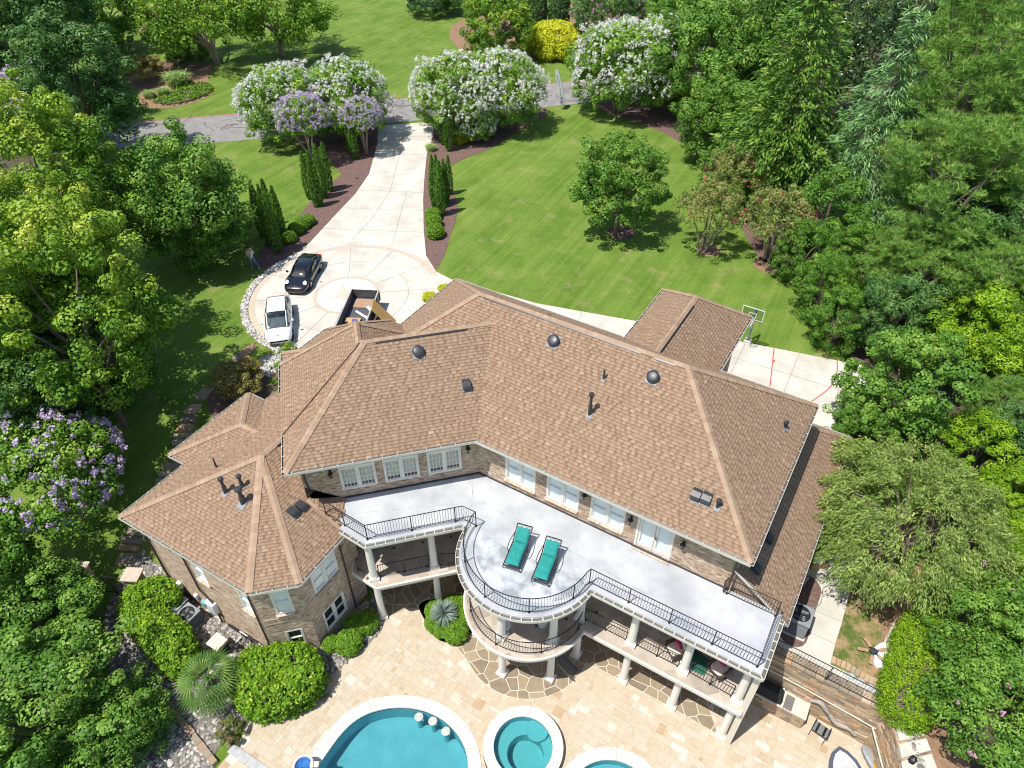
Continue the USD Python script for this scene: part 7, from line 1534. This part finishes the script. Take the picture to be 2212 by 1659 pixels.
while z < TERR + .84:
    hh = min(g8.uniform(.11, .2), TERR + .85 - z); x = 0
    while x < .76: l = min(g8.uniform(.2, .4), .78 - x); sl_.append((*wk2.box(x + .006, x + l - .006, z + .006, z + hh - .006, -.03, .03), float(g8.beta(2, 2)))); x += l
    z += hh
pieces(kitchen, 'stone', sl_, MATS['wall_stone'])
gcv = m3.Manifold.hull_points(np.array([K_(*q) for q in [(.15, .0, TERR + .70), (1.55, .0, TERR + .70), (.15, .8, TERR + .93), (1.55, .8, TERR + .93), (.1, .12, TERR + 1.05), (1.58, .12, TERR + 1.05), (.25, .25, TERR + 1.38), (1.45, .25, TERR + 1.38), (.3, .62, TERR + 1.36), (1.4, .62, TERR + 1.36), (.15, .78, TERR + 1.0), (1.55, .78, TERR + 1.0)]])).refine_to_length(.09).to_mesh()
gm_ = trimesh.Trimesh(gcv.vert_properties[:, :3], gcv.tri_verts); trimesh.smoothing.filter_taubin(gm_, iterations=12); obj('/World', 'covered_grill', gm_, MATS['grill_cover'], smooth=True, label='grill under a black cover on the outdoor kitchen', cat='grill')
gd = thing('side_burner', 'flat steel side burner lid on the counter right of the covered grill', 'burner'); obj(gd, 'lid', frame_box(K_(0, 0, TERR), np.append(E1, 0), np.append(E2, 0), Zv, 1.66, 2.02, .06, .70, .92, .97), MATS['steel'])
for k in range(4): obj(gd, 'knob', lathe([(.03, 0), (.03, .05), (0, .05)], 8, K_(1.70 + k * .09, .03, TERR + .93)), MATS['steel'])
fr_ = thing('small_fridge', 'dark cabinet left of the covered grill', 'cabinet'); obj(fr_, 'body', frame_box(K_(0, 0, TERR), np.append(E1, 0), np.append(E2, 0), Zv, -.72, -.10, -.05, .5, 0, .88), MATS['dark_metal']); obj(fr_, 'lid', frame_box(K_(0, 0, TERR), np.append(E1, 0), np.append(E2, 0), Zv, -.74, -.08, -.07, .52, .88, .92), MATS['dark_plastic'])
c = at(1693, 1490, TERR + .98); obj('/World', 'soap_bottle', lathe([(.05, 0), (.05, .12), (.02, .15), (.02, .2), (0, .2)], 10, (c[0], c[1], TERR + .92)), MATS['white_plastic'], label='small white bottle on the outdoor kitchen counter', cat='bottle')
# sling chair
c = at(1775, 1574, TERR + .5); sc_ = thing('folding_chair', 'folding chair with grey striped sling beside the outdoor kitchen', 'chair', (c[0], c[1], TERR + .016), math.degrees(TH) - 100)
for k in range(6): obj(sc_, 'sling_strip', frame_box((0, 0, .46), np.array([math.cos(.5), 0, math.sin(.5)]), np.array([0, 1, 0]), np.array([-math.sin(.5), 0, math.cos(.5)]), -.30, .42, -.30 + k * .1, -.20 + k * .1, 0, .02), MATS['ac_metal'] if k not in (1, 4) else MATS['dark_plastic'])
for s in (-1, 1): obj(sc_, 'leg', tube([(-.38, s * .31, 0), (.36, s * .31, .7)], .016, 5), MATS['iron']); obj(sc_, 'leg', tube([(.36, s * .31, 0), (-.28, s * .31, .42)], .016, 5), MATS['iron']); obj(sc_, 'arm', tube([(-.3, s * .32, .45), (.1, s * .33, .62), (.36, s * .32, .64)], .02, 5), MATS['iron'])
# driftwood on the wall
dwp = [wl_line[1] * (1 - t) + wl_line[2] * t for t in (.47, .54, .60, .67, .74, .82, .90)]; zz = [-1.95, -1.75, -2.0, -2.35, -2.6, -2.55, -2.75]; dl = spline(np.array([three(p - E2 * .14, z) for p, z in zip(dwp, zz)]), 5)
obj('/World', 'driftwood', tube(dl, .05 + .06 * np.abs(np.sin(np.linspace(.3, 7, len(dl)))) * np.sin(np.linspace(.25, 2.9, len(dl))) + .01, 8), MATS['driftwood'], label='twisted grey driftwood branch hung on the retaining wall', cat='driftwood')
# boards at the bottom right: rowing boat hull and kayak
bt_ = thing('white_dinghy', 'white flat boat with dark blue rim at the lower right edge', 'boat'); bp = Polygon(pts([(1793, 1640), (1798, 1624), (1812, 1612), (1832, 1624), (1850, 1642), (1866, 1668), (1870, 1700), (1800, 1710), (1790, 1680)], TERR + .2)); bp = bp.buffer(-.08).buffer(.08)
obj(bt_, 'rim', slab(bp.difference(bp.buffer(-.13)), TERR + .24, .22), MATS['slate_blue']); obj(bt_, 'deck', slab(bp.buffer(-.12), TERR + .20, .16), MATS['white_plastic'])
for k in range(4): q = at(1822 + k * 8, 1655, TERR + .21)[:2]; obj(bt_, 'grip_strip', slab(LineString([tuple(q), tuple(q + np.array([.18, -.7]))]).buffer(.025), TERR + .206, .004), MATS['grey_plastic'])
ky_ = thing('kayak', 'grey and orange board leaning at the lower right edge', 'kayak'); a, b = at(1872, 1622, TERR + .35), at(1905, 1672, TERR + .2)
m = trimesh.creation.icosphere(3, 1.0); d = unit(b - a); s = unit(np.cross(d, Zv)); L_ = 1.25; v = np.array(m.vertices); v = np.sign(v) * np.abs(v) ** .85; obj(ky_, 'hull', (a + d * 1.0 + np.outer(v[:, 0] * L_, d) + np.outer(v[:, 1] * .30, s) + np.outer(v[:, 2] * .14, Zv), m.faces), MATS['ac_metal'], smooth=True)
obj(ky_, 'deck_panel', (a + d * 1.15 - s * -.12 + np.outer(v[:, 0] * .62, d) + np.outer(v[:, 1] * .20, s) + np.outer(v[:, 2] * .03 + .15, Zv), m.faces), MATS['orange'], smooth=True); obj(ky_, 'cleat', lathe([(.09, .0), (.09, .03), (.05, .03), (.05, 0)], 14, a + d * 1.1 + s * .12 + Zv * .20), MATS['dark_plastic'])
for k in range(3): obj(ky_, 'fin', frame_box(a + d * .3, s, d, Zv, -.42, -.28, .1 * k, .1 * k + .03, 0, .04), MATS['dark_plastic'])
c = at(1971, 1642, YARD + .2); ln = thing('path_lantern', 'small black lantern on the garden steps', 'lantern', (c[0], c[1], YARD + .12), 20); obj(ln, 'cap', lathe([(0, .3), (.13, .24), (.14, .22)], 6), MATS['dark_plastic']); obj(ln, 'glass', lathe([(.10, .22), (.10, .05)], 6), MATS['pane']); obj(ln, 'base', lathe([(.12, .05), (.12, 0), (.14, 0), (0, 0)], 6), MATS['dark_plastic'])
for q in range(6): obj(ln, 'bar', tube([(.105 * math.cos(q * 1.047), .105 * math.sin(q * 1.047), .04), (.105 * math.cos(q * 1.047), .105 * math.sin(q * 1.047), .23)], .008, 4), MATS['dark_plastic'])
# fountain urn
c = at(654, 1652, TERR + .75); fu = thing('fountain_bowl', 'round pedestal fountain bowl with blue mosaic at the bottom edge', 'fountain', (c[0], c[1], TERR)); obj(fu, 'pedestal', lathe([(.36, 0), (.36, .55), (.42, .62), (.42, .72), (.34, .72), (.33, .62)], 32), MATS['counter']); obj(fu, 'bowl', lathe([(.345, .68), (.24, .60), (0, .56)], 32), MATS['blue_mosaic']); obj(fu, 'water', lathe([(.33, .665), (0, .666)], 32), MATS['spa_water']); obj(fu, 'spout', box(.45, .05, .64, .35, .22, .08), MATS['counter'])
# cooling units
def ac(label, u, v, z, s, rot, grp=None, first_=[None]):
    c = at(u, v, z + .9 * s)
    if first_[0]: return copy_of(first_[0], 'cooling_unit', label, 'cooling unit', (c[0], c[1], z), rot, grp, s)
    t = thing('cooling_unit', label, 'cooling unit', (c[0], c[1], z), rot, grp, s); first_[0] = t; w = .42
    obj(t, 'cabinet', cat_mesh([box(0, 0, .45, .80, .80, .84)]), MATS['ac_black'])
    for k in range(16): obj(t, 'louvre', cat_mesh([box(0, 0, .10 + k * .048, .83, .83, .012)]), MATS['ac_metal'])
    pl = Polygon([(-w, -w), (w, -w), (w, w), (-w, w)]).buffer(.02).difference(Point(0, 0).buffer(.34, 24)); obj(t, 'top', slab(pl, .93, .06), MATS['ac_metal']); obj(t, 'fan_ring', lathe([(.34, .93), (.36, .955), (.33, .95), (.33, .80), (0, .80)], 28), MATS['ac_black'])
    for k in range(4): q = k * math.pi / 2 + .3; obj(t, 'fan_blade', frame_box((0, 0, .84), np.array([math.cos(q), math.sin(q), 0]), unit(np.array([-math.sin(q), math.cos(q), .3])), Zv, .06, .30, 0, .17, 0, .008), MATS['ac_metal'])
    obj(t, 'fan_guard', cat_mesh([lathe([(r, .944), (r + .012, .944)], 24) for r in (.1, .18, .26, .33)] + [box(0, 0, .944, .68, .012, .006, q) for q in np.arange(4) * math.pi / 4]), MATS['ac_black']); obj(t, 'hub', lathe([(0, .88), (.06, .87), (.07, .82)], 12), MATS['ac_black']); obj(t, 'plinth', box(0, 0, .02, .95, .95, .05), MATS['concrete']); return t
ac('large grey cooling unit in the mulch bed beside the walkway', 1729, 1326, YARD + .02, 1.15, math.degrees(TH)); ac('grey cooling unit by the hedge, nearer the rear wing corner', 404, 1325, TERR, 1.0, math.degrees(TH)); ac('grey cooling unit by the hedge, half hidden behind its twin', 378, 1302, TERR, 1.0, math.degrees(TH) + 5)
# meters and pool equipment along the low wing
wq = wab
def wallbox(name, label, cat, a0, a1, z0, z1, dp_, m): t = thing(name, label, cat); obj(t, 'case', wq.box(a0, a1, z0, z1, .012, dp_), MATS[m]); obj(t, 'cover', wq.box(a0 + .03, a1 - .03, z0 + .03, z1 - .03, dp_, dp_ + .02), MATS[m]); obj(t, 'conduit', tube([wq.P((a0 + a1) / 2, z0, .06), wq.P((a0 + a1) / 2, z0 - .5, .06)], .025, 6), MATS['grey_plastic']); return t
wallbox('electric_box', 'white electric box on the low wing, farthest left', 'electric box', .75, 1.0, -2.3, -1.9, .18, 'white_plastic'); wallbox('electric_box', 'small white electric box between the meters', 'electric box', 1.9, 2.1, -2.3, -2.05, .14, 'white_plastic'); wallbox('electric_box', 'large white electric cabinet on the low wing', 'electric box', 3.0, 3.55, -2.35, -1.6, .24, 'white_plastic'); wallbox('electric_box', 'green tinted meter box left of the large cabinet', 'meter', 2.5, 2.8, -2.4, -2.05, .2, 'spa_tile')
c = wq.P(4.55, TERR, 1.15); ht = thing('pool_heater', 'cream pool heater on the river stones beside the low wing', 'heater', tuple(c), math.degrees(TH)); obj(ht, 'case', box(0, 0, .42, .62, .58, .74), MATS['ac_black']); obj(ht, 'hood', box(0, 0, .82, .72, .66, .16), MATS['counter']); obj(ht, 'panel', box(-.1, -.33, .80, .2, .02, .08), MATS['dark_plastic'])
pe_ = thing('pool_pumps', 'black pool pumps, filters and pipes at the foot of the low wing', 'pool equipment')
for k, (a, o_) in enumerate([(5.2, .7), (5.7, .75), (6.2, .6), (6.6, .7)]): c = wq.P(a, TERR, o_); obj(pe_, 'pump', cat_mesh([lathe([(.13, 0), (.15, .1), (.15, .35), (.1, .42), (0, .43)], 12, c), tube([c + np.append(E1 * .1, .2), c + np.append(E1 * .42, .2)], .11, 8)]), MATS['dark_plastic'])
for k in range(6): a = 4.9 + .35 * k; obj(pe_, 'pipe', tube([wq.P(a, TERR + .2, .6), wq.P(a, TERR + .2, .2), wq.P(a, TERR + .6, .15), wq.P(a + .5, TERR + .62, .15)], .03, 6), MATS['white_plastic'] if k % 3 == 0 else MATS['dark_plastic'])
obj(pe_, 'pipe', tube([wq.P(4.0, TERR + .35, .12), wq.P(7.0, TERR + .35, .12)], .06, 6), MATS['dark_plastic']); c = wq.P(6.9, TERR, .95); obj(pe_, 'filter', lathe([(.2, 0), (.22, .1), (.22, .6), (.12, .74), (0, .76)], 16, c), MATS['counter'])
# gate and pillars on the left
for u, v, l in ((287, 1240), (171, 1230)) and [(285, 1242, 'right'), (168, 1228, 'left')]:
    c = at(u, v, -1.6); t = thing('gate_pillar', f'brick gate pillar with flat stone cap, {l} of the iron gate', 'pillar', (c[0], c[1], TERR), math.degrees(TH) * .1); obj(t, 'shaft', box(0, 0, .8, .62, .62, 1.75), MATS['brick_far']); obj(t, 'cap', box(0, 0, 1.72, .86, .78, .08), MATS['concrete_tan'])
ga_, gb_ = at(178, 1236, -1.6)[:2], at(278, 1248, -1.6)[:2]; gt_ = thing('iron_gate', 'black double iron gate at the foot of the stone path', 'gate'); gd_ = unit(gb_ - ga_); gl_ = np.linalg.norm(gb_ - ga_)
for i, (x0, x1) in enumerate(((.1, gl_ / 2 - .02), (gl_ / 2 + .02, gl_ - .1))):
    hs = [1.25 + .25 * math.sin(math.pi * x / gl_) for x in np.linspace(x0, x1, 7)]; lf = obj(gt_, 'gate_leaf', cat_mesh([tube([three(ga_ + gd_ * x, TERR + .05 + h_) for x, h_ in zip(np.linspace(x0, x1, 7), hs)], .022, 5), tube([three(ga_ + gd_ * x0, TERR + .15), three(ga_ + gd_ * x1, TERR + .15)], .022, 5), tube([three(ga_ + gd_ * x0, TERR + .05), three(ga_ + gd_ * x0, TERR + .1 + hs[0])], .025, 5), tube([three(ga_ + gd_ * x1, TERR + .05), three(ga_ + gd_ * x1, TERR + .1 + hs[-1])], .025, 5)]), MATS['iron'])
    for x in np.arange(x0 + .1, x1, .1): obj(lf, 'bar', tube([three(ga_ + gd_ * x, TERR + .12), three(ga_ + gd_ * x, TERR + .05 + 1.25 + .25 * math.sin(math.pi * x / gl_))], .01, 4), MATS['iron'])
# basketball hoop
c = at(1615.3, 736.3); hp_ = thing('basketball_hoop', 'basketball hoop with clear backboard on a grey pole beside the court', 'basketball hoop', (c[0], c[1], YARD), 0)
face = -E2; fx = np.array([*E1, 0]); fo = np.array([*face, 0]); 
obj(hp_, 'footing', box(0, 0, .03, .42, .5, .12, TH), MATS['concrete']); obj(hp_, 'pole', tube([(0, 0, 0), (0, 0, 2.55)], .075, 4), MATS['pole_grey'])
bz_ = 2.65; bo_ = fo * .95
obj(hp_, 'arm', cat_mesh([tube([(0, 0, 2.4), bo_ * .97 + Zv * (bz_ - .25)], .03, 5), tube([(0, 0, 2.5), bo_ * .97 + Zv * (bz_ + .3)], .03, 5), tube([(0, 0, 1.7), bo_ * .5 + Zv * 2.5], .03, 5)]), MATS['pole_grey'])
B_x = lambda x0, x1, z0, z1, y0=0, y1=.03: frame_box(bo_ + Zv * bz_, fx, fo, Zv, x0, x1, y0, y1, z0, z1)
bb = obj(hp_, 'backboard', cat_mesh([B_x(-.68, -.63, -.3, .55), B_x(.63, .68, -.3, .55), B_x(-.63, .63, .50, .55), B_x(-.63, .63, -.3, -.26)]), MATS['backboard']); obj(bb, 'pane', B_x(-.63, .63, -.26, .50, .008, .018), MATS['board_glass']); obj(bb, 'target', cat_mesh([B_x(-.24, -.20, -.16, .2, .02, .026), B_x(.20, .24, -.16, .2, .02, .026), B_x(-.20, .20, .16, .2, .02, .026), B_x(-.20, .20, -.16, -.12, .02, .026)]), MATS['white_plastic']); obj(bb, 'padding', B_x(-.69, .69, -.34, -.30, -.01, .04), MATS['dark_plastic'])
rc = bo_ + fo * .32 + Zv * (bz_ - .22); obj(hp_, 'rim', cat_mesh([tube([rc + np.array([.23 * math.cos(q), .23 * math.sin(q), 0]) for q in np.linspace(0, 6.2832, 21)], .016, 5), tube([bo_ + Zv * (bz_ - .22), bo_ + fo * .10 + Zv * (bz_ - .22)], .04, 4)]), MATS['rim_orange'])
obj(hp_, 'net', cat_mesh([tube([rc + np.array([.22 * math.cos(q), .22 * math.sin(q), 0]), rc + np.array([.15 * math.cos(q + .35 * s), .15 * math.sin(q + .35 * s), -.25]), rc + np.array([.11 * math.cos(q + .6 * s), .11 * math.sin(q + .6 * s), -.42])], .008, 3, caps=False) for q in np.arange(12) * .5236 for s in (-1, 1)]), MATS['net_white'])
# feather flag by the road
c = at(1218, 238); ff = thing('feather_flag', 'tall white feather flag with dark lettering by the road', 'flag', (c[0], c[1], YARD)); fw = unit(np.array([-.86, .5, 0])); zs_f = np.linspace(.55, 4.1, 24)
wdt = np.where(zs_f < 3.2, .62, .62 * np.sqrt(np.clip((4.15 - zs_f) / .95, 0, 1))); lean = lambda z: fw * .95 * (np.maximum(z - .6, 0) / 3.5) ** 1.8
obj(ff, 'pole', tube([lean(z) + Zv * z for z in np.r_[0, zs_f]], .018, 6), MATS['steel']); wv = [.03 * math.sin(z * 3) for z in zs_f]; V = np.array([p for z, w in zip(zs_f, wdt) for p in (lean(z) + Zv * z, lean(z) + fw * w + Zv * (z - .06) + np.array([0, .04 * math.sin(3 * z), 0]))]); k = np.arange(23)[:, None] * 2
obj(ff, 'banner', (V, np.vstack([k + [0, 1, 3], k + [0, 3, 2]])), MATS['flag_cloth'], tone=.5)
fno = unit(np.array([-.5, -.86, 0]))
for i, z in enumerate(np.r_[np.arange(3.35, 2.35, -.17), np.arange(2.1, 1.4, -.17)]):
    w_ = .22 if i % 2 else .17; p0 = lean(z) + fw * .22 + Zv * z + fno * .06; obj(ff, 'letter_mark', frame_box(p0, fw, Zv, fno, 0, w_, 0, .035 if i % 3 else .08, 0, .008), MATS['ink_grey'])
for i, (z, m_) in enumerate([(1.2, 'ink_blue'), (1.02, 'ink_grey'), (.86, 'ink_pink'), (.7, 'ink_blue')]): obj(ff, 'emblem', frame_box(fw * .14 + Zv * z + fno * .07, fw, Zv, fno, 0, .30, 0, .13, 0, .008), MATS[m_])
# things on the worn lawn and walkway
c = at(*crop(2080, 1740, 560, [(1480, 385)])[0]); fa = thing('ceiling_fan', 'ceiling fan with five wooden blades lying on the worn grass', 'ceiling fan', (c[0], c[1], YARD + .02), 0)
obj(fa, 'motor', lathe([(0, .26), (.10, .25), (.15, .18), (.15, .08), (.08, .04), (0, .03)], 20), MATS['dark_metal'])
for k, q in enumerate((168, 105, 10, 300, 238)): qa = math.radians(q); d = np.array([math.cos(qa), math.sin(qa), 0]); s = np.array([-d[1], d[0], 0]); bl = obj(fa, 'blade', frame_box((0, 0, .14), d, s, Zv, .22, .66, -.075, .075, 0, .012), MATS['wood_blade']); obj(bl, 'bracket', frame_box((0, 0, .13), d, s, Zv, .12, .26, -.03, .03, 0, .012), MATS['dark_metal'])
for q, l in ((crop(2080, 1740, 560, [(1640, 260), (1700, 270), (1600, 530), (1550, 550), (1500, 500)]), 'left'), (crop(2080, 1740, 560, [(1690, 270), (1720, 330), (1690, 540), (1640, 580), (1600, 560), (1640, 420)]), 'right')):
    P = Polygon(spline(pts(q, YARD + .1), 4, True)).buffer(0); v, f = slab(P.segmentize(.12), YARD + .09, .08); top_ = v[:, 2] > YARD + .05; v[top_, 2] += .06 * (meshkit.fbm(v[top_] * 3.1, 3) - .3)
    obj('/World', 'white_bag', (v, f), MATS['white_plastic'], label=f'{l} one of two white plastic bags lying by the hedge', cat='bag')
obj('/World', 'loose_downspout', tube([at(*q, YARD + .06) for q in crop(2080, 1740, 560, [(1720, 40), (1690, 130), (1640, 210), (1600, 300)])], .05, 4), MATS['gutter_white'], label='loose white downspout pipe lying by the hedge', cat='pipe')
c = at(*crop(2080, 1440, 600, [(790, 540)])[0]); bx = thing('cardboard_box', 'open cardboard box with white packing beside the walkway', 'box', (c[0], c[1], YARD + .03), 8); obj(bx, 'carton', cat_mesh([box(0, s * .3, .2, .85, .02, .4) for s in (-1, 1)] + [box(s * .42, 0, .2, .02, .6, .4) for s in (-1, 1)] + [box(0, 0, .02, .85, .6, .02)]), MATS['card']); m = trimesh.creation.icosphere(2, 1.0); v = np.array(m.vertices); obj(bx, 'packing', (v * (1 + .3 * (meshkit.fbm(v * 2.5, 3)[:, None] - .5)) * [.38, .26, .16] + [0, 0, .36], m.faces), MATS['white_plastic'])
c = at(*crop(2080, 1440, 600, [(665, 750)])[0]); obj('/World', 'vent_post', lathe([(.07, 0), (.07, .5), (.1, .5), (.1, .62), (.06, .62), (.05, .55)], 12, (c[0], c[1], YARD)), MATS['grey_plastic'], label='short grey vent pipe in the mulch bed by the low roof', cat='pipe')
obj('/World', 'garden_hose', tube(spline(np.array([at(*q, YARD + .05) for q in crop(2080, 1440, 600, [(660, 850), (740, 990), (830, 960), (855, 870), (870, 790), (950, 760), (1080, 700), (1220, 600)])]), 5), .018, 5), MATS['pole_grey'], label='thin grey hose curling from the mulch bed over the walkway', cat='hose')
# small path lamps in the beds
for u, v, l in ((769, 387, 'left bed'), (938, 309, 'right bed')): c = at(u, v); t = thing('path_light', f'small dark path light in the {l} beside the drive', 'lamp', (c[0], c[1], YARD)); obj(t, 'stake', tube([(0, 0, 0), (0, 0, .4)], .02, 5), MATS['dark_metal']); obj(t, 'shade', lathe([(0, .48), (.1, .4), (.11, .39)], 10), MATS['dark_metal'])
